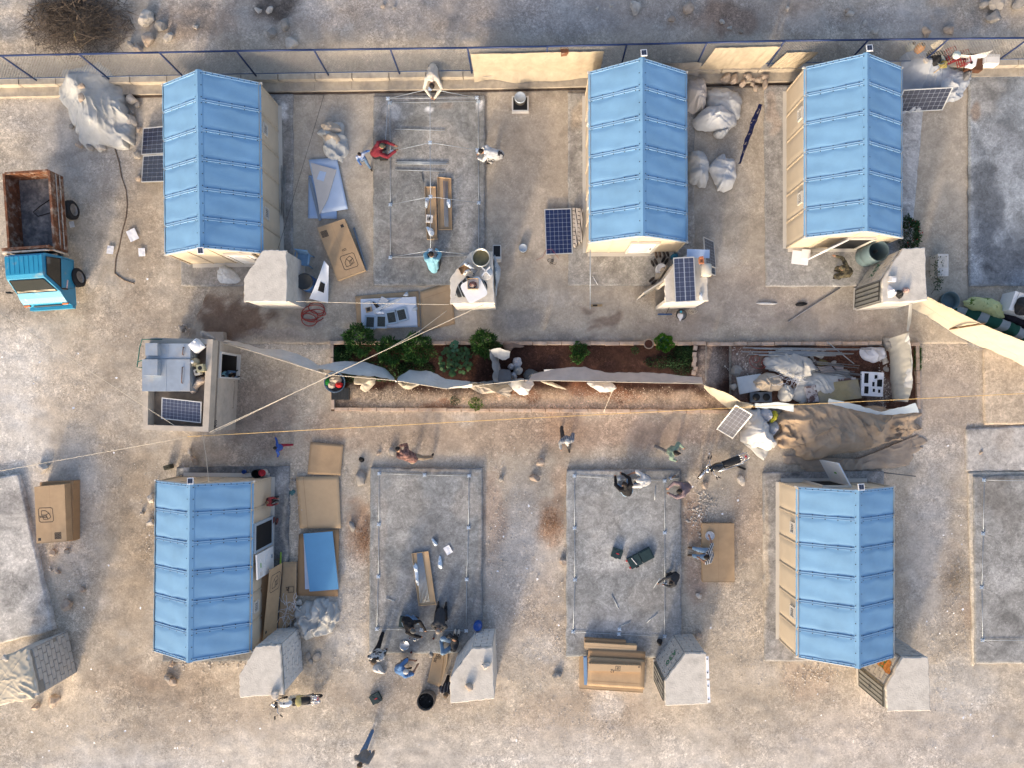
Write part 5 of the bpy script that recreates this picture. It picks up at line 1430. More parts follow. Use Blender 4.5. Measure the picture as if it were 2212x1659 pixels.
def strapping(label,px,py,rx,ry,z,n,seed):
 R=random.Random(seed);t=empty("plastic_strapping",P(px,py,z),label,"strapping","tangles of white strapping");m=MB()
 for k in range(n):
  pts=[]
  x,y=R.uniform(-rx,rx),R.uniform(-ry,ry);a=R.uniform(0,6.28)
  for q in range(5):
   pts.append(((x)/PPM,-y/PPM,R.uniform(0,.12)));a+=R.uniform(-1.3,1.3);x+=math.cos(a)*rx*.35;y+=math.sin(a)*ry*.35
  m.tube(pts,.006,4)
 o=m.build("straps",FOAM,t);o["kind"]="stuff"
strapping("tangled white straps on the flat cardboard marked A2",625,1320,16,26,.14,30,3)
flat_sheet("long flat cardboard marked A1 the men sit beside",[(952,1368),(972,1364),(966,1432),(951,1485)],.05,CARD2,.01,group=GS,seed=16)
flat_sheet("pale cardboard strip marked A1 beside the burnt drum",[(946,1366),(966,1370),(951,1484),(923,1473)],.07,CARD,.014,group=GS,seed=17,prints=[('A1',.5,.42,.11,90),('coil',.36,.5,.16,0)])
carton("widest opened carton at the base of the carton pile",[(1252,1402),(1395,1410),(1389,1496),(1252,1487)],.0,.12,CARD,group=GC)
carton("thin brown carton at the top edge of the carton pile",[(1263,1379),(1352,1385),(1352,1395),(1263,1390)],.13,.30,CARDD,group=GC)
carton("pale long carton second from the top of the pile",[(1263,1388),(1376,1395),(1374,1408),(1263,1402)],.13,.38,CARD2,group=GC)
flat_sheet("brown upturned lid across the carton pile",[(1271,1401),(1394,1407),(1391,1476),(1269,1472)],.36,CARDD,.02,group=GS,seed=18)
flat_sheet("tan cardboard lid on top of the carton pile",[(1272,1418),(1393,1425),(1391,1488),(1268,1480)],.40,CARD,.015,group=GS,seed=19,fold=[((0,.16),(1,.16))])
carton("slim carton marked A2 on top of the carton pile",[(1272,1434),(1384,1438),(1384,1452),(1271,1449)],.42,.54,CARD2,prints=[('A2',.50,.3,.10,180),('coil',.52,.15,.16,0),('block',.955,.7,.05,0)],group=GC,flaps=False)
t=empty("blue_sheet_roll",P(1265,1448,.30),"folded blue panel at the side of the carton pile","panel");m=MB();m.box((0,0,0),(.13,1.0,.10),.03);m.box((.0,.0,.055),(.10,.96,.02),.03);m.build("sheet",mat("blue_grey_panel",(.16,.27,.44),.5,.05,4,0),t)
flat_sheet("light blue panel under the cut panels on the paved yard",[(667,346),(728,341),(752,452),(694,461)],.05,LBLUE,.03,"blue_sheet","panel",group="loose shelter panels",curl=.01)
flat_sheet("second light blue panel at the bottom of the loose stack",[(667,380),(728,380),(728,473),(666,472)],.03,mat("panel_blue_mid",(.30,.42,.62),.6,.05,3,0),.02,"blue_sheet","panel",group="loose shelter panels",curl=.01)
t=empty("gable_panel",P(700,405,.12),"grey wall panel with a square blue window on the loose stack","panel","loose shelter panels")
w_=[P(x,y,.12)-t.location for(x,y)in((672,352),(727,367),(708,431),(691,463))]
m=MB();m.prism([tuple(v[:2])for v in w_],0,.03);m.build("panel",mat("grey_panel",(.48,.46,.44),.7,.05,4,0),t)
w_=[P(x,y,.15)-t.location for(x,y)in((691,369),(705,372),(699,392),(684,387))];m=MB();m.prism([tuple(v[:2])for v in w_],.03,.034);m.build("window",LBLUE,t)
m=MB();m.box(P(680,430,.1)-t.location,(.10,1.6,.03),math.radians(14));m.build("edge_strip",mat("blue_grey_strip",(0,0,0)),t)
t=empty("curved_white_panel",P(695,625,.0),"curved white panel with a square hole standing beside the blue barrel","panel","loose shelter panels")
U,V=np.meshgrid(np.linspace(0,1,18),np.linspace(0,1,18),indexing='ij')
q4=[np.array(list(P(*p)-t.location))for p in((700,563,.75),(710,575,.75),(709,655,.02),(668,645,.4))]
pos=(q4[0]*(1-U[...,None])+q4[1]*U[...,None])*(1-V[...,None])+(q4[3]*(1-U[...,None])+q4[2]*U[...,None])*V[...,None]
pos[...,2]+=.25*np.sin(math.pi*V)*(1-U);pos[...,0]-=.12*np.sin(math.pi*V)*(1-U)*-1
me=grid_mesh("panel",pos,mat("white_blue_panel",(0,0,0)));me.flip_normals()if hasattr(me,"flip_normals")else None;link("panel",me,t)
def onp(u,v):
 i,j=int(u*17),int(v*17);return Vector(pos[i,j])+Vector((0,0,.02))
m=MB();m.add([onp(.35,.55),onp(.72,.55),onp(.72,.80),onp(.35,.80)],[(0,1,2,3)]);m.build("window_hole",DARK,t)
# ------------------------------------------------------------------ tarps, bundles and the junk pit
heap("tarp_mound","pale grey tarp mound held down by stones near the turquoise truck","tarp",[(148,148),(195,146),(232,148),(252,175),(276,200),(275,240),(292,290),(290,318),(245,322),(190,315),(168,280),(152,240),(128,212),(138,180)],0,.36,TARPG,
     peaks=[(188,204,.55,1.2),(170,178,.35,.7),(205,265,.5,.9),(266,236,.4,.7),(215,160,.35,.6),(265,300,.3,.6)],seed=101,fold=.08,fs=4,q=.35,nr=34,na=110)
GBN="packed tent bundles beside the second shelter"
BT=mat("bundle_canvas",(.45,.455,.45),.75,.10,5,.3,12,crease=.4)
heap("tent_bundle","beige folded canvas bundle touching the shelter wall","bundle",[(1485,180),(1508,172),(1522,182),(1522,236),(1510,243),(1484,242)],.1,.5,mat("bundle_beige",(.48,.44,.40),.85,.1,4,.3,14),GBN,seed=111,fold=.05,fs=7,q=.4,p=3)
heap("tent_bundle","grey white bundle behind the roundest one","bundle",[(1528,200),(1545,191),(1580,196),(1602,215),(1600,250),(1580,262),(1540,252),(1528,235)],.1,.42,BT,GBN,seed=112,fold=.06,fs=7,q=.45)
heap("tent_bundle","roundest and whitest bundle, lying on the grey one","bundle",[(1500,256),(1522,238),(1555,231),(1580,245),(1592,268),(1570,284),(1535,284),(1508,280)],.12,.62,mat("bundle_white",(.52,.53,.535),.7,.08,4,.3,12,crease=.4),GBN,seed=113,fold=.06,fs=7,q=.5)
heap("tent_bundle","small folded end of cloth below the roundest bundle","bundle",[(1541,285),(1570,280),(1573,286),(1562,299),(1548,300)],.1,.3,BT,GBN,seed=114,fold=.05,fs=9)
heap("tent_bundle","boxy pale bundle against the shelter wall, south pair","bundle",[(1486,336),(1500,331),(1525,338),(1526,395),(1514,405),(1486,392)],.1,.5,BT,GBN,seed=115,fold=.05,fs=7,q=.4,p=3)
heap("tent_bundle","knotted pale sack tied at one corner, south pair","bundle",[(1528,360),(1560,333),(1567,345),(1584,352),(1589,395),(1570,411),(1552,414),(1540,385)],.1,.5,mat("bundle_white",(0,0,0)),GBN,seed=116,fold=.07,fs=7,q=.55,peaks=[(1545,352,.12,.3)])
heap("folded_tarp","crumpled white and beige tent cloth on the yard","tarp",[(684,286),(702,278),(700,266),(740,265),(745,290),(752,310),(744,345),(722,345),(702,335),(698,300)],.03,.34,mat("tent_cloth_pale",(.43,.44,.43),.8,.12,5,.3,12,crease=.4),seed=117,fold=.10,fs=8,q=.5,nr=34,na=110)
heap("cloth_bundle","beige cloth roll on top of the crumpled tent cloth","tarp",ell(716,276,22,11,10,10,.1,5),.28,.18,BURLAP,seed=118,fold=.06,fs=9)
heap("cloth_bundle","twisted beige cloth in the middle of the crumpled tent cloth","tarp",ell(716,298,18,13,20,10,.15,6),.28,.2,BURLAP,seed=119,fold=.09,fs=12)
heap("crumpled_tarp","crumpled grey tarp below the stacked blue panels","tarp",[(637,1308),(650,1310),(662,1300),(700,1292),(712,1296),(732,1305),(733,1325),(722,1355),(690,1372),(668,1378),(645,1368),(638,1340)],.0,.4,TARPG,seed=120,fold=.12,fs=7,q=.5,nr=36,na=120)
heap("plastic_bag","crumpled clear plastic bag on the slab of the first shelter","bag",[(470,585),(478,573),(495,576),(518,600),(508,613),(480,612),(468,598)],.1,.18,mat("film_bag",(.52,.55,.57),.3,.15,12,.3,30),seed=121,fold=.06,fs=12)
heap("tarp_mound","silvery white tarp mound next to the leaning solar panel","tarp",[(1925,160),(1945,128),(1985,120),(2010,128),(2030,140),(2060,152),(2092,160),(2095,180),(2080,205),(2050,225),(2010,235),(1960,248),(1930,240)],.05,.42,mat("silver_tarp",(.36,.385,.42),.5,.08,3,.2,9,crease=.4),peaks=[(1998,140,.4,.8),(1955,125,.3,.6)],seed=125,fold=.08,fs=4,q=.5,nr=34,na=110)
def jug(px,py,z,r,h,label,mt,lid=None):
 t=empty("plastic_jug",P(px,py,z),label,"jug");m=MB();m.lathe([(0,0),(r,.01),(r*1.05,h*.5),(r*.9,h*.8),(r*.35,h),(r*.32,h*1.12),(0,h*1.12)],n=16);m.build("body",mt,t)
 m=MB();m.lathe([(r*.36,h*1.06),(r*.36,h*1.2),(0,h*1.2)],n=10);m.build("cap",lid or mt,t);return t
jug(1963,104,.8,.14,.3,"grey round jug at the fence end of the silvery tarp",mat("grey_jug",(.22,.25,.25),.5,.1,6,0),BLACK)
jug(1982,108,.8,.15,.34,"orange jug between grey jug and dark sacks",mat("orange_jug",(.42,.17,.03),.6,.15,6,0),BLACK)
heap("bag","white bag hung high on the fence","bag",[(2010,98),(2020,90),(2034,93),(2033,104),(2022,108)],1.2,.3,TARPC,seed=126)
heap("dark_sack","black sack below the bag hung on the fence","sack",[(2002,112),(2020,106),(2035,112),(2034,135),(2015,145),(2004,130)],.7,.2,BLACK,seed=127)
def crate(px,py,z,rz,label):
 t=empty("plastic_crate",P(px,py,z),label,"crate","red plastic crates on the junk by the fence",rz=rz);mt=mat("red_crate",(.25,.03,.03),.6,.15,8,0);w_,l_,h=.34,.46,.26
 for k in range(5):
  m=MB();m.box((-w_/2+w_*k/4,0,.01),(.02,l_,.02));m.build("slat",mt,t)
  m=MB();m.box((0,-l_/2+l_*k/4,.012),(w_,.02,.02));m.build("slat",mt,t)
 for zz in(.12,.25):
  m=MB();m.box((-w_/2,0,zz),(.02,l_,.03));m.box((w_/2,0,zz),(.02,l_,.03));m.box((0,-l_/2,zz),(w_,.02,.03));m.box((0,l_/2,zz),(w_,.02,.03));m.build("rim",mt,t)
crate(2049,124,.6,.4,"red plastic crate nearest the black sack");crate(2075,130,.6,.25,"red plastic crate beside the white canister")
t=empty("canister",P(2093,138,.6),"white canister with a round hole next to the red crates","canister",rz=-.2);m=MB();m.box((0,0,.12),(.26,.32,.24));m.build("body",WHITE,t);m=MB();m.lathe([(.05,.24),(.05,.26),(0,.26)],(-.05,-.08,0),12);m.build("cap",BLACK,t)
t=empty("cabinet",P(2095,140,.3),"brown wooden cabinet under the white canister","cabinet",rz=-.1);m=MB();m.box((.05,0,.13),(.55,.55,.26));m.build("carcass",RUSTD,t)
m=MB();m.box((.05,-.282,.13),(.5,.015,.22));m.build("door",RUSTD,t)
t=empty("cooler_box",P(2130,137,.35),"white plastic cooler standing by the fence","cooler",rz=-.05);m=MB();m.box((0,0,.17),(.50,.33,.30));m.build("body",WHITE,t);m=MB();m.box((.02,0,.34),(.46,.31,.05));m.build("lid",OFFW,t)
t=empty("broom",P(2040,140,.9),"broom with wooden handle lying on the red crates","broom",rz=math.radians(38));m=MB();m.tube([(-.5,0,.05),(.35,0,.05)],.016,6);m.build("handle",mat("broom_wood",(.45,.32,.16),.7,.1,9,0),t);m=MB();m.lathe([(.02,0),(.13,.12),(.14,.2),(0,.22)],(.42,0,0),12,M=None);m.build("head",mat("pale_bristle",(.55,.62,.58),.8,.2,20,.2),t)
t=empty("basin",P(2029,132,.75),"grey plastic basin among the black sacks","basin");m=MB();m.lathe([(0,0),(.1,0),(.15,.1),(.165,.1),(.12,.01),(0,.012)],n=16);m.build("bowl",mat("grey_jug",(0,0,0)),t)
sheet("white_sheet",[(2070,117,.9),(2100,120,.95),(2146,109,1.0)],[(2072,124,.7),(2102,127,.75),(2128,124,.8)],OFFW,20,6,.02,.01,label="stiff white sheet poking out behind the crates",cat="sheet")
heap("yellow_cloth","yellow and dark cloth between basin and crates","cloth",ell(2036,140,12,8,30,9,.15,7),.7,.14,mat("yellow_cloth",(.22,.19,.06),.9,.5,14,.3),seed=128)
heap("rope_bundle","net and rag bundle at the right end of the silvery tarp","rags",ell(2085,165,9,14,10,9,.15,8),.2,.3,TARPD,seed=129)
FCV=mat("weathered_canvas",(.37,.315,.235),.85,.14,3,.3,12,crease=.3)
GFS="canvas screens tied to the fence"
def fpt(px,v):
 b=P(px,wall_y(px)-8,WZ);y1=P(0,rail_top(px),FT).y
 p0=Vector((b.x,b.y,WZ));p1=Vector((b.x,y1,FT));return p0.lerp(p1,v)+Vector((0,-.06,0))
def screen(x0,x1,v0,v1,label,mt,seed,skew=0,low=None):
 nu,nv=40,16
 pos=np.zeros((nu,nv,3))
 for i in range(nu):
  for j in range(nv):
   u=i/(nu-1);v=j/(nv-1)
   x=x0+(x1-x0)*u+skew*(v-.5)
   p=fpt(x,v1+(v0-v1)*v);s=.07*math.sin(math.pi*v)*(mnoise.noise((u*6,seed,0))+.4)+.05*mnoise.noise((u*14,v*2,seed))
   pos[i,j]=(p.x,p.y-abs(s)-(.35*max(0,v-.75)/.25 if low else 0)*(.5+.5*mnoise.noise((u*4,seed+3,1))),p.z)
 o=link("canvas_screen",grid_mesh("canvas_screen",pos,mt));tag(o,label,"canvas",GFS);return o
screen(1024,1296,-.12,.84,"long cream canvas screen tied to the fence",FCV,3,low=True)
screen(1516,1650,-.02,.86,"cream canvas screen on the fence between second and third shelters",FCV,5,-14)
screen(1376,1510,-.1,.30,"low grey strip of canvas behind the second shelter",mat("grey_canvas",(.30,.27,.235),.85,.15,3,.2),7,low=True)
screen(1668,1734,-.1,.62,"torn cream canvas scrap near the third shelter lamp",FCV,9,-20)
t=empty("birdhouse",P(1219,110,1.7),"small rusty metal box hung on the fence above the canvas","box");m=MB();m.box((0,0,0),(.26,.22,.26),.2);m.build("body",RUSTD,t);m=MB();m.box((0,-.12,.0),(.2,.02,.2),.2);m.build("door",RUST,t)
sheet("patterned_cloth",[(1648,225,.9),(1635,255,.9),(1620,295,.85),(1600,352,.75)],[(1638,223,.5),(1622,262,.45),(1608,300,.4),(1594,354,.45)],mat("navy_patterned_cloth",(.012,.02,.09),.85,.2,9,.1,col2=(.45,.36,.30),mix_lo=.56,mix_hi=.6),50,10,.06,.05,3,4,"navy and pink patterned cloth hanging beside the bundles","cloth")
m=MB()
t=empty("folded_blanket",P(1249,498,.12),"folded blanket with black and white pattern beside the flat solar panel","blanket")
for k in range(4):
 pts=[PXY(1237+k*5.6,449+k*.8,.3),PXY(1242+k*5.6,449+k*.8,.3),PXY(1243+k*4.6,535-k*4,.2),PXY(1238+k*4.2,530-k*4,.2)]
 m=MB();m.prism([(x-t.location.x,y-t.location.y)for x,y in pts],0,.22-.03*abs(k-1.5))
 m.build("fold",mat("blanket_white",(.50,.46,.42),.9,.1,6,.2,stripes=((1,.15,0),9,(.03,.028,.03),.28))if k%2 else mat("blanket_beige",(.45,.40,.35),.9,.1,6,.2,stripes=((.2,1,0),7,(.03,.028,.03),.18)),t)
# ---- junk pit
GP="junk in the pit behind the brown tarp"
heap("tarp_heap","large grey tarp bundle in the middle of the junk pit","tarp",[(1648,790),(1658,770),(1680,755),(1710,757),(1745,775),(1762,795),(1768,803),(1740,815),(1715,822),(1680,805),(1660,800)],.08,.55,TARPG,GP,seed=131,fold=.06,fs=5,q=.55)
heap("tarp_heap","flat grey sheeting between the tarp bundle and wooden board","tarp",[(1720,825),(1760,806),(1820,800),(1842,812),(1830,840),(1760,870),(1712,868)],.08,.30,TARPG,GP,seed=132,fold=.05,fs=5)
heap("rolled_canvas","coiled beige canvas on the white door in the pit","canvas",[(1628,822),(1645,806),(1672,806),(1690,822),(1690,838),(1668,846),(1640,842),(1628,832)],.16,.34,BURLAP,GP,seed=133,fold=.11,fs=10)
heap("tarp_heap","grey sack below the white strapping in the pit","tarp",ell(1697,848,18,20,0,9,.12,4),.08,.35,TARPG,GP,seed=134)
def board(label,corners,z,th_,mt,name="board",cat="board",group=GP):
 w_=[P(x,y,z)for(x,y)in corners];c=sum(w_,Vector())/4
 t=empty(name,(c.x,c.y,z-th_),label,cat,group);m=MB();m.prism([tuple((v-c)[:2])for v in w_],0,th_);m.build("panel",mt,t);
 m=MB();m.prism([tuple(((v-c)*.97)[:2])for v in w_],th_,th_+.006);m.build("face",mt,t);return t
board("white door lying flat in the junk pit",[(1591,815),(1643,807),(1650,842),(1598,852)],.2,.07,mat("door_white",(.55,.56,.56),.6,.1,3,.05),"old_door","door")
board("yellowish wooden board on the grey sheeting",[(1763,830),(1853,819),(1862,860),(1771,872)],.34,.03,mat("plywood_olive",(.30,.25,.14),.8,.15,3,.1,col2=(.26,.23,.17)))
board("peeling painted board beside the yellowish board",[(1737,835),(1762,831),(1770,868),(1745,870)],.36,.03,mat("peeling_paint",(.36,.34,.34),.8,.1,8,.2,col2=(.10,.06,.055),mix_lo=.47,mix_hi=.53))
board("thin cut board behind the yellowish board",[(1790,821),(1848,815),(1850,822),(1790,828)],.30,.02,mat("peeling_paint",(0,0,0)))
board("pinkish flat slab of stone north of the grey sheeting",[(1768,792),(1796,791),(1806,803),(1776,806)],.2,.08,mat("pink_slab",(.46,.38,.35),.9,.1,4,.2),"stone_slab","slab")
board("smaller pinkish flat stone beside the larger one",[(1801,791),(1822,793),(1822,800),(1810,801)],.18,.07,mat("pink_slab",(0,0,0)),"stone_slab","slab")
t=empty("cooking_stove",P(1641,858,.08),"dark two ring stove top in the junk pit","stove",GP);m=MB();m.box((0,0,.08),(.78,.36,.14),.03);m.build("body",STEELD,t)
for k in range(2):m=MB();m.lathe([(.13,.15),(.13,.17),(.0,.16)],(-.17+.36*k,0,0),18);m.build("burner",BLACK,t)
t=empty("foam_packing",P(1880,830,.15),"white moulded foam packing with square holes","foam",GP,rz=math.radians(-3))
m=MB();m.box((0,0,.10),(.78,.86,.12));m.build("slab",FOAM,t)
for k,(x,y,a,b)in enumerate([(-.24,.2,.17,.36),(.10,.26,.12,.14),(.24,.05,.2,.26),(-.22,-.22,.17,.26),(.05,-.22,.1,.12),(.24,-.24,.10,.12),(.02,.0,.1,.16)]):
 m=MB();m.box((x,y,.162),(a,b,.004));m.build("hole",DARK,t)
 m=MB();
 for s in(-1,1):m.box((x+s*(a/2+.012),y,.18),(.024,b+.05,.05));m.box((x,y+s*(b/2+.012),.18),(a,.024,.05))
 m.build("rib",FOAM,t)
for k in range(14):
 a=(1600+rnd.uniform(0,110),751+k*1.3+rnd.uniform(-1,1),.28+.006*k);L_=rnd.uniform(120,200)
 m=MB();m.tube([P(*a),P(a[0]+L_,a[1]+rnd.uniform(-2,5),.28+.006*k)],.017,6);o=m.build("steel_pipe",mat("dull_pipe",(.25,.28,.31),.45,.15,9,0,metal=.4));tag(o,"%s steel pipe from the kerb in the bundle along the pit"%ORD[k],"pipe","steel pipes in the bundle along the pit kerb")
for k in range(10):
 a=(1735+rnd.uniform(-20,30),775+k*3.2,.24+.01*k);L_=rnd.uniform(90,150);dy=rnd.uniform(6,22)
 m=MB();m.tube([P(*a),P(a[0]+L_,a[1]+dy,.26)],.012,6);o=m.build("steel_pipe",mat("dull_pipe2",(.15,.16,.17),.45,.15,9,0,metal=.4));tag(o,"%s thin dark rod from the kerb fanned out across the pit"%ORD[k],"pipe","thin rods fanned out across the pit")
rod((1786,738,.3),(1845,786,.25),.018,"single pipe crossing the others at an angle over the pit kerb",mat("dull_pipe",(0,0,0)),GP)
strapping("tangled white straps on the tarp bundle in the pit",1703,820,18,14,.55,34,8)
heap("white_sack","crumpled white sack at the corner of the junk pit","sack",[(1858,755),(1875,750),(1905,752),(1912,765),(1908,775),(1888,783),(1865,775)],.08,.25,LILAC,GP,seed=136,fold=.09,fs=10)
heap("straw","tuft of dry straw beside the flat stones","straw",ell(1777,783,11,7,0,9,.2,9),.08,.12,mat("straw",(.24,.19,.09),.9,.5,30,.5,60),GP,seed=137)
vt=empty("tarp_screen",(0,0,0),"tall cream tarp screen hanging at the end of the junk pit","tarp")
sheet("sheet",[(1964,718,1.35),(1966,760,1.3),(1969,800,1.3),(1970,835,1.25),(1960,868,1.2)],[(1912,735,.05),(1920,765,.05),(1922,805,.05),(1924,840,.05),(1930,868,.05)],mat("tarp_cream_grey",(.50,.47,.40),.75,.1,3,.2,10),60,20,-.10,.04,2.5,141,parent=vt)
sheet("overlap",[(1962,720,1.38),(1968,760,1.34),(1971,800,1.33),(1969,838,1.3)],[(1945,745,.8),(1950,775,.75),(1948,808,.75),(1950,836,.75)],TARPW,50,12,-.06,.04,2.5,142,parent=vt)
heap("end_stones","","",[(1906,735),(1915,728),(1922,745),(1915,758)],.05,.3,ROCKG,parent=vt,seed=4)
heap("brown_tarp","large brown canvas mound beside the tall cream screen","tarp",[(1676,905),(1690,885),(1730,876),(1790,872),(1850,878),(1930,882),(1975,888),(1985,900),(1972,928),(1945,948),(1895,964),(1820,980),(1745,988),(1695,972),(1674,940)],.02,.85,TARPB,
     peaks=[(1800,868,.3,.8),(1735,888,.25,.7),(1970,893,.3,.8),(1760,930,.25,.8),(1880,910,.22,.9),(1700,920,.2,.5),(1830,950,.15,.6)],seed=145,fold=.12,fs=3,q=.42,p=2.6,nr=44,na=140)
heap("brown_canvas_skirt","thin brown canvas spread on the ground below the big mound","tarp",[(1690,985),(1760,1000),(1850,990),(1930,960),(1985,940),(1990,965),(1960,1000),(1905,1012),(1840,1018),(1760,1022),(1720,1010)],.01,.07,mat("pale_brown_canvas",(.36,.29,.225),.9,.15,3,.3,12),seed=146,fold=.03,fs=6)
sheet("blue_white_strip",[(1790,862,1.15),(1840,872,1.15),(1905,890,1.15),(1978,872,1.15)],[(1788,872,.95),(1840,884,.95),(1908,897,.95),(1986,892,.95)],mat("pale_blue_tarp",(.32,.38,.44),.5,.06,3,.2,9),60,8,.04,.03,3,147,"pale blue tarp edge along the top of the brown mound","tarp")
wc=empty("tarp_curtain",(0,0,0),"white tarp curtain draped past the tilted solar panel","tarp")
sheet("sheet",[(1516,830,1.3),(1560,845,1.3),(1600,868,1.3),(1632,878,1.3)],[(1520,838,.1),(1550,866,.1),(1575,884,.1),(1620,886,.1)],TARPC,50,14,.15,.04,2.5,151,parent=wc)
heap("fold","","",[(1600,888),(1632,880),(1650,905),(1660,935),(1673,960),(1655,972),(1620,962),(1598,948),(1604,915)],.02,.75,TARPW,parent=wc,seed=152,fold=.10,fs=6,q=.5)
heap("hem","","",[(1606,955),(1640,965),(1662,966),(1656,985),(1645,992)],.02,.12,TARPG,parent=wc,seed=153,fold=.03)
sheet("blue_white_strip",[(1630,872,1.2),(1680,868,1.2),(1715,874,1.2)],[(1632,880,.9),(1680,884,.9),(1714,890,.9)],mat("pale_blue_tarp",(0,0,0)),30,8,.04,.03,3,154,"pale blue tarp edge above the striped sack","tarp")
heap("striped_sack","white sack with red stripe between curtain and brown mound","sack",ell(1652,898,16,16,0,9,.1,3),.02,.5,LILAC,seed=155)
heap("yellow_bag","yellow and black bag beside the striped sack","bag",ell(1670,900,6,14,25,9,.1,5),.3,.35,mat("yellow_bag",(.35,.33,.03),.5,.3,14,.1),seed=156)
heap("white_sack","white sack tucked under the brown mound","sack",ell(1666,925,11,20,20,9,.1,6),.02,.45,LILAC,seed=157)
tw=empty("tarp_wall",(0,0,0),"cream tarp wall with a wooden post running out of the frame","tarp")
sheet("sheet",[(2004,642,1.5),(2060,668,1.45),(2120,700,1.45),(2170,722,1.4),(2230,745,1.4),(2330,790,1.4)],[(1960,662,.05),(2000,682,.05),(2045,712,.05),(2090,738,.05),(2140,758,.05),(2225,800,.05)],TARPC,90,18,.18,.03,1.6,161,parent=tw)
m=MB();m.tube([P(2048,711,.0),P(2126,699,1.5)],.035,7);m.build("post",mat("old_wood",(.16,.095,.05),.8,.2,9,.1),tw)
m=MB();m.tube([P(1992,657,.9),P(2080,714,.9),P(2200,770,.8)],.006,5);m.build("rope",ROPE,tw)
sheet("hanging_rag",[(1970,655,1.6),(1968,690,1.4),(1962,715,1.3)],[(1964,658,1.4),(1960,688,1.1),(1958,715,1.2)],TARPG,24,6,.02,.02,3,162,"torn rag strip hanging below the A32 cabin","rag")
heap("patterned_mat","long green and white patterned cushion behind the tarp wall","cushion",[(2060,668),(2085,664),(2140,685),(2200,708),(2260,735),(2250,750),(2190,728),(2130,706),(2075,684)],.02,.35,mat("green_pattern",(.02,.09,.06),.9,.1,6,.2,stripes=((1,-.45,0),1.35,(.36,.38,.38),.42)),seed=163,fold=.02,q=.35,p=3)
heap("floral_cover","pale yellow cloth with leaf print draped behind the tarp wall","cloth",[(2078,655),(2100,642),(2140,648),(2160,662),(2170,685),(2155,692),(2125,676),(2095,668)],.2,.35,mat("floral_yellow",(.50,.52,.25),.9,.1,6,.2,col2=(.10,.16,.03),mix_lo=.60,mix_hi=.63),seed=164,fold=.04)
t=empty("chest_freezer",P(2195,668,0),"white chest freezer lying behind the tarp wall","freezer",rz=math.radians(-20));m=MB();m.box((0,.0,.35),(1.3,.7,.7));m.build("body",WHITE,t);m=MB();m.box((.05,.0,.73),(1.15,.68,.05));m.build("lid",OFFW,t)
heap("black_cloth","black cloth thrown over the white freezer","cloth",ell(2206,660,16,20,10,9,.15,4),.76,.12,BLACK,seed=165)
heap("dark_blanket","dark checked blanket between freezer and green cushion","blanket",[(2155,672),(2200,690),(2260,715),(2260,728),(2200,705),(2165,690)],.02,.3,mat("dark_check",(.02,.017,.025),.9,.3,6,.2),seed=166)
t=empty("tub",P(2043,652,0),"round dark tub behind the start of the tarp wall","tub");m=MB();m.lathe([(.27,0),(.31,.3),(.33,.3),(.28,.03),(0,.03)],n=22);m.build("shell",TEAL,t)
heap("roof_tarp","wrinkled cream tarp spread over the corner cabin roof","tarp",[(-60,1480),(-20,1440),(20,1412),(58,1408),(66,1440),(80,1498),(60,1508),(20,1520),(-30,1530)],CZ+.005,.07,TARPC,seed=167,fold=.035,fs=4,q=.3)
bt_=empty("blanket_tent",P(1090,790,0),"grey blankets hung on a frame like a small shelter in the garden","blankets")
def bsheet(nm,top,bot,mt,sd,**k):
 o=sheet(nm,top,bot,mt,30,12,.08,.05,3,sd,parent=bt_,**k);o.location=-bt_.location;return o
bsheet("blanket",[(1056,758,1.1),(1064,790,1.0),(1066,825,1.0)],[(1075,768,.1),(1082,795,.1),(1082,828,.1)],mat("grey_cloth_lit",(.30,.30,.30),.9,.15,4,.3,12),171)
bsheet("blanket",[(1056,757,1.15),(1080,752,1.15),(1100,758,1.1)],[(1068,772,.8),(1085,778,.75),(1100,774,.8)],TARPG,172)
bsheet("blanket",[(1068,800,.45),(1085,798,.4),(1102,800,.4)],[(1070,828,.6),(1085,832,.6),(1104,828,.6)],TARPD,173)
m=MB()
for(x,y)in((1058,758),(1100,757),(1066,826)):b=P(x,y,1.15);m.tube([(b.x-bt_.location.x,b.y-bt_.location.y,0),b-bt_.location],.02,6)
m.build("poles",BARK,bt_)
GWS="white woven sacks beside the grey blankets"
for k,(x,y,rx,ry,r_,lb)in enumerate([(1117,784,10,14,10,"tallest white woven sack beside the grey blankets"),(1105,792,8,7,0,"round open sack in front of the tallest"),(1118,800,9,10,30,"grey tied sack in the middle"),(1110,812,8,9,0,"lowest white sack near the cloth fence")]):
 heap("woven_sack",lb+" of the garden" if k>1 else lb,"sack",ell(x,y,rx,ry,r_,9,.1,k),.06,.5,LILAC if k!=2 else TARPG,GWS,seed=175+k,fold=.04,fs=9,q=.4)
heap("dark_film","dark crumpled plastic beside the pale block in the garden","plastic",[(1132,800),(1150,798),(1180,812),(1186,820),(1150,822),(1132,818)],.06,.25,mat("dark_film",(.09,.10,.105),.4,.2,9,.2),seed=180,fold=.08,fs=9)
heap("brown_rag","brown cloth lying over the garden kerb by the shrub","rag",[(1085,742),(1100,740),(1128,744),(1128,750),(1110,752),(1100,765),(1092,762)],.1,.14,mat("brown_rag",(.22,.155,.12),.9,.1,4,.2),seed=181)
t=empty("building_block",P(1187,805,.05),"pale concrete block standing by the cloth fence","block");m=MB();m.box((0,0,.11),(.40,.22,.20),.03);m.build("block_body",BLOCKW,t);m=MB();m.box((.05,0,.213),(.14,.12,.006),.03);m.build("core_hole",ROCKG,t)
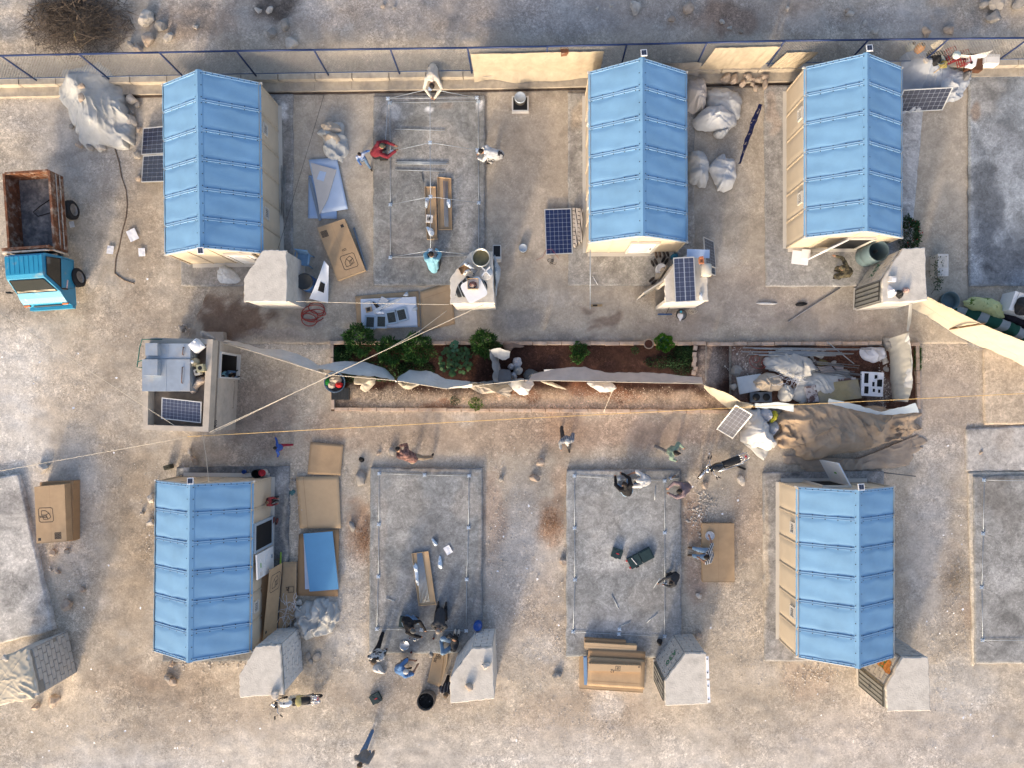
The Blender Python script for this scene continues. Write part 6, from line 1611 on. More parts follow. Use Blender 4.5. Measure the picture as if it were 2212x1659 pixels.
# ------------------------------------------------------------------ truck
tk=empty("pickup_truck",(-17.02,5.62,-.01),"old turquoise pickup truck with a rusty open cargo bed","truck",rz=math.radians(184))
def wheel(par,x,y,r,w_,nm="wheel",rz=0):
 wl=empty(nm,(x,y,r),rz=rz);wl.parent=par
 M_=Matrix.Rotation(math.pi/2,3,'Y')
 m=MB();m.lathe([(r*.62,-w_/2),(r*.9,-w_/2),(r,-w_*.36),(r,w_*.36),(r*.9,w_/2),(r*.62,w_/2)],n=26,M=M_);m.build("tyre",TYRE,wl)
 m=MB();m.lathe([(0,-w_*.30),(r*.2,-w_*.36),(r*.28,-w_*.25),(r*.55,-w_*.25),(r*.63,-w_*.46)],n=20,M=M_);m.lathe([(r*.63,w_*.46),(r*.55,w_*.25),(r*.28,w_*.25),(r*.2,w_*.36),(0,w_*.3)],n=20,M=M_);m.build("rim",RIM,wl)
 return wl
wheel(tk,-.76,1.22,.34,.22,rz=.12);wheel(tk,.80,1.22,.34,.22,rz=.12);wheel(tk,-.70,-1.20,.34,.22);wheel(tk,.76,-1.20,.34,.22)
m=MB();m.box((-.35,-.1,.55),(.12,4.1,.14));m.box((.35,-.1,.55),(.12,4.1,.14));m.box((0,-1.2,.36),(1.4,.10,.10));m.box((0,1.2,.36),(1.4,.1,.1));m.build("chassis",STEELD,tk)
BED=mat("bed_floor",(.10,.10,.105),.8,.4,5,.1,col2=(.27,.25,.235),mix_lo=.45,mix_hi=.68,detail=9)
m=MB();m.box((0,-.92,.80),(1.56,2.66,.06));m.build("bed_floor",BED,tk)
def bed_side(cx,cy,L_,rz,nm="bed_side"):
 s_=empty(nm,(cx,cy,.83),rz=rz);s_.parent=tk
 m=MB();m.box((0,0,.34),(L_,.035,.68));m.build("skin",RUST,s_)
 m=MB()
 for zz in(.03,.66):m.box((0,0,zz),(L_,.075,.05))
 for k in range(5):
  x=-L_/2+.03+(L_-.06)*k/4
  m.box((x,0,.34),(.06,.07,.62))
 m.box((0,.02,.34),(.42,.06,.05),0,0,Matrix.Rotation(.8,3,'Y'));m.box((0,-.02,.34),(.42,.06,.05),0,0,Matrix.Rotation(.8,3,'Y'))
 m.build("ribs",RUST,s_)
 m=MB();m.box((0,-.045,.40),(L_*.98,.02,.03));m.box((0,-.045,.20),(L_*.98,.02,.04));m.build("pale_rail",mat("pale_worn_paint",(.45,.41,.36),.7,.2,6,.1,col2=(.22,.12,.07),mix_lo=.55,mix_hi=.65),s_)
bed_side(-.77,-.92,2.62,math.pi/2*-1+math.pi*0);bed_side(.77,-.92,2.62,math.pi/2)
bed_side(0,-2.235,1.46,0,"tailgate")
m=MB();m.box((0,.40,1.28),(1.56,.05,.95));m.box((0,.42,1.78),(1.6,.09,.06));m.build("headboard",RUST,tk)
m=MB();m.tube([(-.84,.52,.9),(-.84,.52,1.70),(-.70,.54,1.82),(.70,.54,1.82),(.84,.52,1.70),(.84,.52,.9)],.035,8);m.build("headboard_rim",mat("pale_worn_paint",(0,0,0)),tk)
m=MB();m.box((0,.50,1.45),(1.3,.04,.6));m.build("rear_vent",BLACK,tk)
prof=[(.62,.48,.76),(.62,1.15,.77),(.64,1.84,.66),(.72,1.95,.62),(1.34,1.95,.62),(1.46,1.90,.63),(1.86,1.30,.74),(2.02,1.18,.76),(2.18,1.02,.76),(2.24,.80,.76),(2.24,.48,.75)]
m=MB();n=len(prof)
vs=[(-p[2],p[0],p[1])for p in prof]+[(p[2],p[0],p[1])for p in prof]
fs=[(i,i+1,n+i+1,n+i)for i in range(n-1)]+[(n-1,0,n,2*n-1)]
m.add(vs,fs)
for s in(0,1):
 b=s*n;low=[b+i for i in(0,1,6,7,8,9,10)];up=[b+i for i in(1,2,3,4,5,6)]
 m.f+=[low if s==1 else low[::-1],up if s==1 else up[::-1]];m.m+=[0,0];m.sm+=[False,False]
m.build("cab",TRUCKB,tk)
m=MB()
for k in range(7):m.box((-.48+.16*k,1.03,1.957),(.03,.58,.014))
m.build("roof_ribs",TRUCKB,tk)
def lerp3(a,b,t):return Vector(a)*(1-t)+Vector(b)*t
ws=[Vector((-.57,1.50,1.855)),Vector((.57,1.50,1.855)),Vector((.68,1.83,1.36)),Vector((-.68,1.83,1.36))]
nn=(ws[1]-ws[0]).cross(ws[3]-ws[0]).normalized();nn=nn if nn.z>0 else-nn
m=MB();m.add([v+nn*.012 for v in ws],[(0,1,2,3)if(ws[1]-ws[0]).cross(ws[2]-ws[0]).z>0 else(3,2,1,0)]);m.build("windscreen",GLASS,tk)
m=MB();m.tube([v+nn*.018 for v in ws]+[ws[0]+nn*.018],.013,5);m.build("windscreen_seal",BLACK,tk)
m=MB();m.box((0,1.815,1.40),(1.30,.10,.012),0,0,Matrix.Rotation(-.9,3,'X'));m.build("dash_shelf",mat("pale_dash",(.40,.36,.28),.8,.2,9,0),tk)
m=MB();m.tube([ws[3]+nn*.03+Vector((.15,0,0)),lerp3(ws[3],ws[2],.48)+nn*.04+Vector((0,-.05,.07))],.009,5);m.tube([lerp3(ws[3],ws[2],.52)+nn*.03,lerp3(ws[3],ws[2],.93)+nn*.04+Vector((0,-.05,.07))],.009,5);m.build("wipers",BLACK,tk)
for s in(-1,1):
 a=[Vector((s*.765,.72,1.22)),Vector((s*.665,.76,1.80)),Vector((s*.645,1.36,1.80)),Vector((s*.745,1.72,1.26))]
 off=Vector((s*.012,0,.004))
 m=MB();m.add([v+off for v in a],[(0,1,2,3)if s<0 else(3,2,1,0)][:1]);m.build("side_window",GLASS,tk)
 m=MB();m.tube([v+off*1.5 for v in a]+[a[0]+off*1.5],.012,5);m.tube([(s*.775,.68,1.15),(s*.775,.68,.55),(s*.775,1.62,.55),(s*.765,1.78,1.2)],.006,4);m.build("door_outline",BLACK,tk)
 m=MB();m.tube([(s*.74,1.72,1.25),(s*.92,1.80,1.35)],.012,5);m.box((s*.95,1.80,1.38),(.12,.05,.17));m.build("mirror",BLACK,tk)
 m=MB();m.box((s*.66,2.21,.93),(.2,.06,.10),0,0,Matrix.Rotation(-.5,3,'X'));m.build("headlight",mat("orange_lamp",(.45,.12,.03),.3,.2,9,0),tk)
 m=MB();m.box((s*.772,1.55,.95),(.012,.30,.06),0,0,Matrix.Rotation(.25,3,'X'));m.build("side_stripe",mat("white_red_stripe",(.6,.45,.45),.5,.4,12,0),tk)
m=MB();m.box((0,2.30,.62),(1.50,.10,.18));m.build("bumper",TRUCKB,tk)
m=MB();m.box((0,2.245,.86),(.95,.02,.13));m.build("grille",STEELD,tk)
m=MB();m.tube([(-.30,-1.0,.84),(.15,-.9,.85),(.28,-1.05,.88),(.05,-1.25,.85),(-.3,-1.45,.84)],.015,5);o=m.build("strap",BLACK);o.parent=None
o.matrix_world=Matrix.Translation((-17.02,5.62,-.01))@Matrix.Rotation(math.radians(184),4,'Z');tag(o,"dark strap lying in the truck bed","strap")
# ------------------------------------------------------------------ motorcycles
def torus(mb,c,R,r,axis='X',n=22,k=8,m=0):
 vs=[];fs=[]
 for i in range(n):
  a=2*math.pi*i/n
  for j in range(k):
   b=2*math.pi*j/k;rr=R+r*math.cos(b)
   vs.append(Vector(c)+Vector((r*math.sin(b),rr*math.cos(a),rr*math.sin(a))))
 for i in range(n):
  for j in range(k):fs.append((i*k+j,i*k+(j+1)%k,((i+1)%n)*k+(j+1)%k,((i+1)%n)*k+j))
 mb.add(vs,fs,m,True)
def ellip(mb,c,d,n=14,k=9,m=0):
 pr=[(math.sin(math.pi*i/k),-math.cos(math.pi*i/k))for i in range(k+1)]
 M_=Matrix.Diagonal((d[0]/2,d[1]/2,d[2]/2));mb.lathe(pr,c,n,m,M_)
def motorbike(label,px,py,z,head,lean,tank_m,seat_m,rack=True,cloth=False,steer=.3):
 t=empty("motorcycle",P(px,py,z),label,"motorcycle");t.rotation_euler=(0,math.radians(lean),math.radians(head-90))
 for(y,nm,st)in((.62,"front_wheel",steer),(-.62,"rear_wheel",0)):
  wl=empty(nm,(0,y,.30),rz=st);wl.parent=t
  m=MB();torus(m,(0,0,0),.265,.042);m.build("tyre",TYRE,wl)
  m=MB();torus(m,(0,0,0),.215,.014,n=18,k=6)
  for k in range(9):a=k*2*math.pi/9;m.tube([(0,0,0),(0,math.cos(a)*.215,math.sin(a)*.215)],.005,4)
  m.lathe([(.05,-.05),(.05,.05)],n=10,M=Matrix.Rotation(math.pi/2,3,'Y'));m.build("rim",CHROME,wl)
  m=MB()
  for s in(-1,1):
   if y>0:m.tube([(s*.075,0,0),(s*.075,-.22,.62)],.018,6)
  if y<0:m.tube([(.09,0,0),(.09,.42,.06)],.018,6);m.tube([(-.09,0,0),(-.09,.42,.06)],.018,6);m.tube([(.12,0,.03),(.12,.12,.36)],.022,6);m.tube([(-.12,0,.03),(-.12,.12,.36)],.022,6)
  m.build("fork",CHROME if y>0 else STEELD,wl)
  pts=[(0,math.cos(a)*.33,math.sin(a)*.33)for a in np.linspace(.5,2.4,9)]
  m=MB();m.tube(pts,.05,6);m.build("mudguard",CHROME,wl)
 m=MB();m.tube([(0,.42,.86),(0,.30,.55),(0,.10,.30),(0,-.30,.32),(0,-.50,.66)],.022,6);m.tube([(0,.42,.82),(0,-.1,.72),(0,-.75,.72)],.022,6);m.build("frame",STEELD,t)
 m=MB();m.box((0,.05,.38),(.26,.34,.28));m.lathe([(.09,-.14),(.1,0),(.09,.14)],(0,.12,.55),12,M=Matrix.Rotation(.5,3,'X'));m.build("engine",STEEL,t)
 m=MB();ellip(m,(0,.20,.84),(.30,.52,.24));m.build("fuel_tank",tank_m,t)
 m=MB();m.lathe([(.03,.955),(.03,.97),(0,.97)],(0,.22,0),10);m.build("tank_cap",BLACK,t)
 m=MB();m.box((0,-.34,.80),(.25,.62,.09));ellip(m,(0,-.34,.84),(.25,.66,.09));m.build("seat",seat_m,t)
 if cloth:o_=MB();ellip(o_,(0,-.26,.86),(.34,.24,.12));o_.box((.16,-.26,.74),(.02,.22,.22));o_.build("seat_cover",mat("khaki_cloth",(.34,.31,.15),.9,.15,9,.2),t)
 m=MB();m.tube([(-.40,.28,1.02),(-.24,.42,1.04),(0,.44,.98),(.24,.42,1.04),(.40,.28,1.02)],.014,6);m.build("handlebar",CHROME,t)
 for s in(-1,1):m=MB();m.tube([(s*.42,.26,1.02),(s*.32,.35,1.03)],.02,6);m.build("grip",BLACK,t)
 m=MB();m.lathe([(0,-.06),(.09,-.04),(.10,.05),(0,.06)],(0,.58,.90),14,M=Matrix.Rotation(math.pi/2,3,'X'));m.build("headlamp",CHROME,t)
 m=MB();m.box((-.06,.46,1.03),(.09,.09,.05));m.box((.06,.46,1.03),(.09,.09,.05));m.build("gauges",BLACK,t)
 for s in(-1,1):
  m=MB();m.tube([(s*.28,.38,1.03),(s*.36,.44,1.22)],.006,4);m.box((s*.37,.44,1.25),(.11,.02,.08));m.build("mirror",BLACK,t)
 m=MB();m.tube([(-.14,.1,.28),(-.16,-.25,.22),(-.17,-.85,.30)],[.02,.028,.042],8);m.build("exhaust",CHROME,t)
 if rack:
  m=MB()
  for x in(-.12,-.04,.04,.12):m.tube([(x,-.62,.84),(x,-.95,.86)],.009,5)
  m.tube([(-.12,-.95,.86),(.12,-.95,.86)],.009,5);m.tube([(-.12,-.78,.85),(.12,-.78,.85)],.009,5);m.tube([(-.14,-.3,.74),(-.15,-.7,.84),(-.12,-.95,.86)],.010,5);m.tube([(.14,-.3,.74),(.15,-.7,.84),(.12,-.95,.86)],.010,5)
  m.build("luggage_rack",CHROME,t)
 m=MB();m.box((0,-.90,.72),(.12,.05,.08));m.build("tail_lamp",REDP,t)
 m=MB();m.tube([(-.1,.05,.3),(-.26,.0,-.02+.04*(1 if lean<0 else 0))],.012,5);m.build("kickstand",STEELD,t)
 return t
motorbike("silver and orange motorcycle with khaki seat cover by the whitewashed cabin",647,1505,.0,186,10,mat("silver_tank",(.55,.57,.58),.25,.1,4,0,metal=.6),SEATB,cloth=True)
motorbike("black motorcycle with chrome rack parked near the brown tarp",1551,1010,.0,200,12,mat("black_tank",(.02,.02,.022),.25,.1,4,0,spec=.6),SEATB,steer=.5)
# ------------------------------------------------------------------ people
SKIN=mat("skin",(.30,.165,.105),.6,.08,12,0)
HAIR=mat("dark_hair",(.014,.011,.010),.7,.2,30,.2,80)
def cloth_m(name,col,**k):return mat("cloth_"+name,col,.85,k.pop('var',.14),k.pop('scale',8),.25,25,**k)
def capsule(mb,a,b,ra,rb,n=12):
 a,b=Vector(a),Vector(b);d=b-a;L=d.length
 d=d/L if L>1e-6 else Vector((0,0,1))
 q=d.orthogonal().normalized();w_=d.cross(q)
 rings=[]
 for k in range(5):t=math.pi/2*(1-k/4);rings.append((a-d*ra*math.sin(t),ra*math.cos(t)))
 for k in range(5):t=math.pi/2*k/4;rings.append((b+d*rb*math.sin(t),rb*math.cos(t)))
 vs=[];fs=[]
 for(c,r)in rings:
  r=max(r,1e-4)
  for j in range(n):an=2*math.pi*j/n;vs.append(c+(q*math.cos(an)+w_*math.sin(an))*r)
 for i in range(len(rings)-1):
  for j in range(n):fs.append((i*n+j,i*n+(j+1)%n,(i+1)*n+(j+1)%n,(i+1)*n+j))
 fs.append(tuple(range(n))[::-1]);fs.append(tuple((len(rings)-1)*n+j for j in range(n)))
 mb.add(vs,fs,0,True)
BASE=dict(pelvis=(0,0,.93),chest=(0,.02,1.28),neck=(0,.03,1.46),head=(0,.06,1.60),shL=(-.18,.02,1.40),shR=(.18,.02,1.40),elL=(-.25,-.02,1.12),elR=(.25,-.02,1.12),
   wrL=(-.25,.10,.89),wrR=(.25,.10,.89),hiL=(-.09,0,.90),hiR=(.09,0,.90),knL=(-.10,.03,.49),knR=(.10,.03,.49),anL=(-.10,-.02,.08),anR=(.10,-.02,.08),toL=(-.12,.16,.04),toR=(.12,.16,.04))
POSES={
 'stand':{},
 'walk':dict(knL=(-.09,.24,.52),anL=(-.09,.34,.10),toL=(-.10,.52,.05),knR=(.09,-.06,.48),anR=(.09,-.40,.14),toR=(.10,-.26,.03),elL=(-.24,-.16,1.14),wrL=(-.24,-.12,.89),elR=(.24,.10,1.13),wrR=(.22,.30,.95)),
 'crouch':dict(pelvis=(0,-.16,.30),chest=(0,.06,.60),neck=(0,.15,.76),head=(0,.25,.87),shL=(-.19,.10,.70),shR=(.19,.10,.70),elL=(-.27,.32,.52),elR=(.27,.32,.52),wrL=(-.12,.52,.40),wrR=(.12,.52,.40),
    hiL=(-.10,-.14,.28),hiR=(.10,-.14,.28),knL=(-.21,.26,.50),knR=(.21,.26,.50),anL=(-.16,.02,.09),anR=(.16,.02,.09),toL=(-.19,.22,.04),toR=(.19,.22,.04)),
 'bend':dict(pelvis=(0,-.28,.90),chest=(0,.08,1.08),neck=(0,.24,1.10),head=(0,.38,1.04),shL=(-.18,.19,1.07),shR=(.18,.19,1.07),elL=(-.25,.30,.80),elR=(.25,.30,.80),wrL=(-.09,.46,.62),wrR=(.09,.46,.62),
              hiL=(-.09,-.26,.88),hiR=(.09,-.26,.88),knL=(-.11,-.06,.47),knR=(.11,-.06,.47),anL=(-.12,-.14,.08),anR=(.12,-.14,.08),toL=(-.14,.05,.04),toR=(.14,.05,.04)),
 'sit':dict(pelvis=(0,0,.13),chest=(0,.03,.48),neck=(0,.08,.65),head=(0,.14,.78),shL=(-.19,.05,.58),shR=(.19,.05,.58),elL=(-.28,.18,.36),elR=(.28,.18,.36),wrL=(-.14,.40,.34),wrR=(.14,.40,.34),
             hiL=(-.10,.02,.12),hiR=(.10,.02,.12),knL=(-.24,.36,.38),knR=(.24,.36,.38),anL=(-.16,.58,.08),anR=(.16,.58,.08),toL=(-.19,.76,.05),toR=(.19,.76,.05)),
 'kneel':dict(pelvis=(0,-.22,.28),chest=(0,.08,.52),neck=(0,.22,.60),head=(0,.35,.60),shL=(-.18,.17,.56),shR=(.18,.17,.56),elL=(-.24,.30,.34),elR=(.24,.30,.34),wrL=(-.10,.48,.18),wrR=(.10,.48,.18),
               hiL=(-.10,-.20,.26),hiR=(.10,-.20,.26),knL=(-.17,.10,.08),knR=(.17,.10,.08),anL=(-.14,-.32,.07),anR=(.14,-.32,.07),toL=(-.14,-.48,.05),toR=(.14,-.48,.05)),
}
POSES['seat']=dict(POSES['sit'],pelvis=(0,0,.10),knL=(-.13,.40,.12),knR=(.13,.40,.12),anL=(-.13,.52,-.13),anR=(.13,.52,-.13),toL=(-.14,.70,-.16),toR=(.14,.70,-.16))
def person(label,px,py,face,pose,top,bottom,sc=1.0,z0=.0,shoe=None,sleeves=True,hat=None,hair=None,over=None,skirt=0.0,group="people working in the camp"):
 J=dict(BASE);J.update(POSES[pose]);J.update(over or{})
 J={k:Vector(v)*sc for k,v in J.items()}
 c=P(px,py,z0+J['pelvis'].z)
 shoe=shoe or mat("dark_shoe",(.03,.025,.022),.7,.2,12,0);hair=hair or HAIR
 mats=[SKIN,top,bottom,shoe,hair]
 if hat:mats.append(hat)
 caps=[]
 def C(a,b,ra,rb,m):caps.append((Vector(a),Vector(b),ra*sc,rb*sc,m))
 up=(J['neck']-J['pelvis']).normalized();side=(J['shR']-J['shL']).normalized();fwd=up.cross(side).normalized()*1
 if fwd.dot(J['head']-J['neck'])<-.02:fwd=-fwd
 C(J['hiL'].lerp(J['pelvis'],.3)+up*.03*sc,J['shL'].lerp(J['chest'],.45)-up*.02*sc,.115,.115,1);C(J['hiR'].lerp(J['pelvis'],.3)+up*.03*sc,J['shR'].lerp(J['chest'],.45)-up*.02*sc,.105,.105,1)
 C(J['pelvis'],J['chest'],.14,.145,1);C(J['shL'],J['shR'],.068,.068,1);C(J['chest'],J['neck'],.12,.075,1)
 C(J['hiL'],J['hiR'],.105,.105,2)
 C(J['neck']-up*.02*sc,J['head'],.055,.055,0)
 hd=J['head'];hu=(hd-J['neck']).normalized();hf=(fwd-hu*fwd.dot(hu)).normalized()if abs(fwd.dot(hu))<.95 else fwd
 face_d=(hf*.9-up*.2).normalized()
 C(hd-hu*.01*sc,hd+hu*.035*sc,.088,.086,0);C(hd+face_d*.03*sc-hu*.05*sc,hd+face_d*.045*sc-hu*.06*sc,.055,.045,0)
 C(hd+face_d*.085*sc,hd+face_d*.105*sc-hu*.012*sc,.013,.016,0)
 for s in(-1,1):C(hd+side*s*.088*sc-hu*.01*sc,hd+side*s*.094*sc+hu*.02*sc,.016,.018,0)
 hm=5 if hat else 4
 C(hd+hu*.045*sc-face_d*.022*sc,hd+hu*.02*sc-face_d*.04*sc,.092,.086,hm)
 if hat:C(hd+hu*.06*sc+face_d*.07*sc,hd+hu*.05*sc+face_d*.12*sc,.045,.035,5)
 else:C(hd+hu*.075*sc+face_d*.03*sc,hd+hu*.07*sc-face_d*.02*sc,.062,.07,4)
 for s in('L','R'):
  C(J['sh'+s],J['el'+s],.076,.063,1);C(J['el'+s],J['wr'+s],.060 if sleeves else.046,.046 if sleeves else.032,1 if sleeves else 0)
  d=(J['wr'+s]-J['el'+s]).normalized();C(J['wr'+s]-d*.02*sc,J['wr'+s]+d*.07*sc,.027,.032,0)
  C(J['hi'+s],J['kn'+s],.108,.080,2);C(J['kn'+s],J['an'+s],.078,.060,2)
  C(J['an'+s]-Vector((0,0,.02*sc)),J['to'+s],.046,.038,3)
 if skirt:C(J['pelvis'],(J['pelvis']+(J['knL']+J['knR'])/2)/2,.19*skirt,.20*skirt,2)
 mb=MB()
 for(a,b,ra,rb,m_)in caps:capsule(mb,a,b,ra,rb)
 tmp=mb.mesh(mats,"tmp");to=link("tmp_person",tmp)
 md=to.modifiers.new("r",'REMESH');md.mode='VOXEL';md.voxel_size=.017*max(.75,sc)
 sm=to.modifiers.new("s",'SMOOTH');sm.iterations=3;sm.factor=.5
 dg=bpy.context.evaluated_depsgraph_get();me=bpy.data.meshes.new_from_object(to.evaluated_get(dg))
 bpy.data.objects.remove(to);bpy.data.meshes.remove(tmp)
 V=np.zeros(len(me.vertices)*3,dtype=np.float32);me.vertices.foreach_get("co",V);V=V.reshape(-1,3)
 nrm=np.zeros_like(V).ravel();me.vertices.foreach_get("normal",nrm);nrm=nrm.reshape(-1,3)
 A=np.array([list(q[0])for q in caps]);B=np.array([list(q[1])for q in caps]);ra=np.array([q[2]for q in caps]);rb=np.array([q[3]for q in caps]);cm=np.array([q[4]for q in caps])
 def near(Q):
  best=np.full(len(Q),1e9);bi=np.zeros(len(Q),int)
  for i in range(len(caps)):
   d=B[i]-A[i];t=np.clip(((Q-A[i])@d)/(d@d+1e-12),0,1);dist=np.linalg.norm(Q-A[i]-t[:,None]*d,axis=1)-(ra[i]+(rb[i]-ra[i])*t)
   k=dist<best;best[k]=dist[k];bi[k]=cm[i]
  return bi
 vm=near(V);f_=np.where((vm==1)|(vm==2),1.0,0.0)
 cr=(ridged(V[:,0]*11+V[:,2]*7,V[:,1]*11-V[:,2]*9+px,int(px),2)-.5)*.022*sc*f_
 V2=V+nrm*cr[:,None];me.vertices.foreach_set("co",V2.astype(np.float32).ravel())
 ctr=np.zeros(len(me.polygons)*3,dtype=np.float32);me.polygons.foreach_get("center",ctr);ctr=ctr.reshape(-1,3)
 fm=near(ctr)
 me.materials.clear()
 for m_ in mats:me.materials.append(m_)
 me.polygons.foreach_set("material_index",fm.astype(np.int32));me.polygons.foreach_set("use_smooth",np.ones(len(fm),bool));me.update()
 fb=MB()
 for s in('L','R'):
  d=(J['wr'+s]-J['el'+s]).normalized();w_=J['wr'+s]+d*.07*sc
  pn=d.cross(Vector((0,0,1)));pn=pn.normalized()if pn.length>.1 else Vector((1,0,0));dn=d.cross(pn).normalized();dn=dn if dn.z<0 else-dn
  for k in range(4):
   o_=pn*(-.024+.016*k)*sc;L=(.062,.072,.068,.052)[k]*sc
   p0=w_+o_;p1=p0+d*L*.55+dn*.012*sc;p2=p1+d*L*.35+dn*.028*sc;fb.tube([p0,p1,p2],[.0095*sc,.009*sc,.006*sc],6)
  sgn=1 if s=='L' else-1
  p0=J['wr'+s]+d*.02*sc+pn*.026*sgn*sc;fb.tube([p0,p0+d*.03*sc+pn*.022*sgn*sc,p0+d*.06*sc+pn*.022*sgn*sc+dn*.012*sc],[.011*sc,.010*sc,.007*sc],6)
 bm_v=[tuple(v.co)for v in me.vertices];
 import bmesh
 bm=bmesh.new();bm.from_mesh(me);off=len(bm.verts)
 nv_=[bm.verts.new(v)for v in fb.v];bm.verts.ensure_lookup_table()
 for f in fb.f:
  try:nf=bm.faces.new([nv_[i]for i in f]);nf.material_index=0;nf.smooth=True
  except ValueError:pass
 bm.to_mesh(me);bm.free();me.name="person"
 o=link("person",me,None,(c.x,c.y,z0),(0,0,math.radians(face-90)))
 tag(o,label,"person",group)
 return o
DEN=cloth_m("denim",(.10,.17,.28));DENL=cloth_m("light_denim",(.20,.30,.42));BLK=cloth_m("black",(.012,.012,.014));DGR=cloth_m("dark_grey",(.035,.037,.042));WSH=cloth_m("white",(.55,.55,.54));CRM=cloth_m("cream",(.50,.46,.40))
GRY=cloth_m("grey",(.17,.165,.16));MAR=cloth_m("maroon",(.16,.018,.030));LBL=cloth_m("light_blue",(.20,.42,.52));BLU=cloth_m("blue",(.09,.19,.38));ROY=cloth_m("royal",(.03,.08,.30))
CAMO=cloth_m("camo",(.10,.085,.05),col2=(.035,.032,.022),mix_lo=.48,mix_hi=.52,scale=16);CAMR=cloth_m("camo_red",(.24,.13,.11),col2=(.10,.055,.05),mix_lo=.47,mix_hi=.53,scale=14);GRN=cloth_m("sage",(.17,.24,.19));MAUV=cloth_m("mauve",(.17,.13,.145))
STRP=cloth_m("striped",(.50,.50,.50),stripes=((1,.25,0),17,(.02,.02,.025),.5));PLD=cloth_m("plaid",(.12,.135,.165),stripes=((1,.2,0),14,(.26,.27,.29),.25));DIA=cloth_m("diamond",(.45,.44,.42),col2=(.03,.03,.035),mix_lo=.53,mix_hi=.55,scale=11)
TAN_=cloth_m("khaki",(.23,.18,.13));WB=cloth_m("white_blue",(.30,.36,.50),col2=(.05,.12,.32),mix_lo=.45,mix_hi=.5,scale=6)
CAPW=cloth_m("cap_white",(.50,.48,.45));CAPG=cloth_m("cap_olive",(.055,.06,.045));CAPY=cloth_m("cap_grey",(.10,.10,.095));GHAIR=mat("grey_hair",(.25,.22,.19),.8,.2,30,.2,80);SAND_=mat("sandal",(.10,.065,.04),.8,.2,12,0)
person("person in a cream shirt bending over the roof frame from the wall",935,163,-92,'bend',CRM,GRY,z0=.16,over=dict(wrL=(-.06,.62,.60),wrR=(.10,.60,.60),elL=(-.30,.40,.85),elR=(.28,.42,.85)))
person("person in a maroon jacket crouching with a rod at the roof frame",818,330,8,'crouch',MAR,BLK,z0=.1,hat=CAPG,over=dict(wrL=(-.10,.62,.55),wrR=(.12,.62,.55)))
person("child in a blue and white top standing on the paved yard",782,341,-62,'walk',WB,DEN,.66,.02,over=dict(elL=(.32,-.1,1.38),wrL=(.42,-.1,1.60))if False else dict(elR=(-.36,.05,1.30),wrR=(-.40,.2,1.45))if False else dict(elL=(-.38,-.05,1.25),wrL=(-.55,.0,1.30)))
person("person in a white top and patterned skirt stooping at the roof frame",1062,333,178,'bend',WSH,DIA,.95,.05,skirt=1.0,over=dict(pelvis=(0,-.28,.62),hiL=(-.09,-.26,.60),hiR=(.09,-.26,.60),chest=(0,.08,.82),neck=(0,.22,.88),head=(0,.34,.88),shL=(-.18,.18,.84),shR=(.18,.18,.84),elL=(-.24,.3,.6),elR=(.24,.3,.6),wrL=(-.1,.5,.42),wrR=(.1,.5,.42),knL=(-.15,.1,.45),knR=(.15,.1,.45),anL=(-.14,.02,.08),anR=(.14,-.1,.08),toL=(-.16,.2,.04),toR=(.16,.08,.04)))
person("person in a light blue shirt kneeling at the end of the roof frame",937,572,92,'crouch',LBL,DGR,z0=.1)
person("person in camouflage clothes by the open shelter door",1822,586,172,'bend',CAMO,CAMO,.98,.1,hat=CAMO,over=dict(pelvis=(0,-.2,.70),hiL=(-.09,-.2,.66),hiR=(.09,-.2,.66),chest=(0,.06,.98),neck=(0,.16,1.08),head=(0,.24,1.16),shL=(-.18,.1,1.04),shR=(.18,.1,1.04),elL=(-.32,.3,.95),wrL=(-.2,.2,.7),elR=(.38,.22,1.0),wrR=(.42,.45,1.0),knL=(-.14,.14,.45),knR=(.14,.14,.45)))
person("child in a blue top and red shorts running near the cardboard sheets",606,966,180,'walk',ROY,cloth_m("red_shorts",(.22,.02,.04)),.64,.0,over=dict(elL=(-.36,.0,1.22),wrL=(-.50,.1,1.1),elR=(.36,.1,1.22),wrR=(.52,.2,1.12)))
person("person in reddish camouflage stooping over a stone on the path",884,984,145,'bend',CAMR,TAN_,1.0,.0,over=dict(knR=(.16,-.42,.50),anR=(.30,-.62,.10),toR=(.42,-.60,.05),pelvis=(0,-.2,.80),hiL=(-.1,-.2,.77),hiR=(.1,-.2,.77)))
person("person in a plaid shirt and white cap walking on the path",1223,949,-84,'walk',PLD,DGR,1.0,.0,hat=CAPW,over=dict(elR=(-.24,.14,1.14),wrR=(-.30,.3,.98))if False else{})
person("person in a sage green shirt walking above the toolbox slab",1449,974,-28,'walk',GRN,GRY,1.0,.0,over=dict(elL=(-.34,.05,1.16),wrL=(-.30,.28,1.05)))
person("person in a black jacket sitting on the slab corner beside two others",1352,1056,118,'crouch',BLK,DENL,.98,.13,shoe=SAND_,over=dict(wrL=(-.14,.55,.28),wrR=(.14,.55,.30)))
person("person in a white shirt and pale cap crouching on the toolbox slab",1389,1037,168,'crouch',WSH,DEN,.98,.13,hat=CAPW,sleeves=False,shoe=SAND_)
person("person in a mauve shirt crouching at the slab edge near the motorcycle",1476,1054,190,'crouch',MAUV,GRY,1.0,.05)
person("person in a striped shirt sitting on the carton with a tray",1533,1196,178,'seat',STRP,DENL,1.0,.20,sleeves=False,shoe=SAND_,over=dict(elR=(.40,.02,.46),wrR=(.62,.08,.34),chest=(0,.08,.44),neck=(0,.16,.58),head=(0,.24,.68),shL=(-.19,.1,.53),shR=(.19,.1,.53)))
person("boy in dark clothes crouching with a rod at the slab edge",1455,1247,205,'crouch',DGR,BLK,.78,.13,over=dict(elR=(.20,.42,.60),wrR=(.10,.72,.45)))
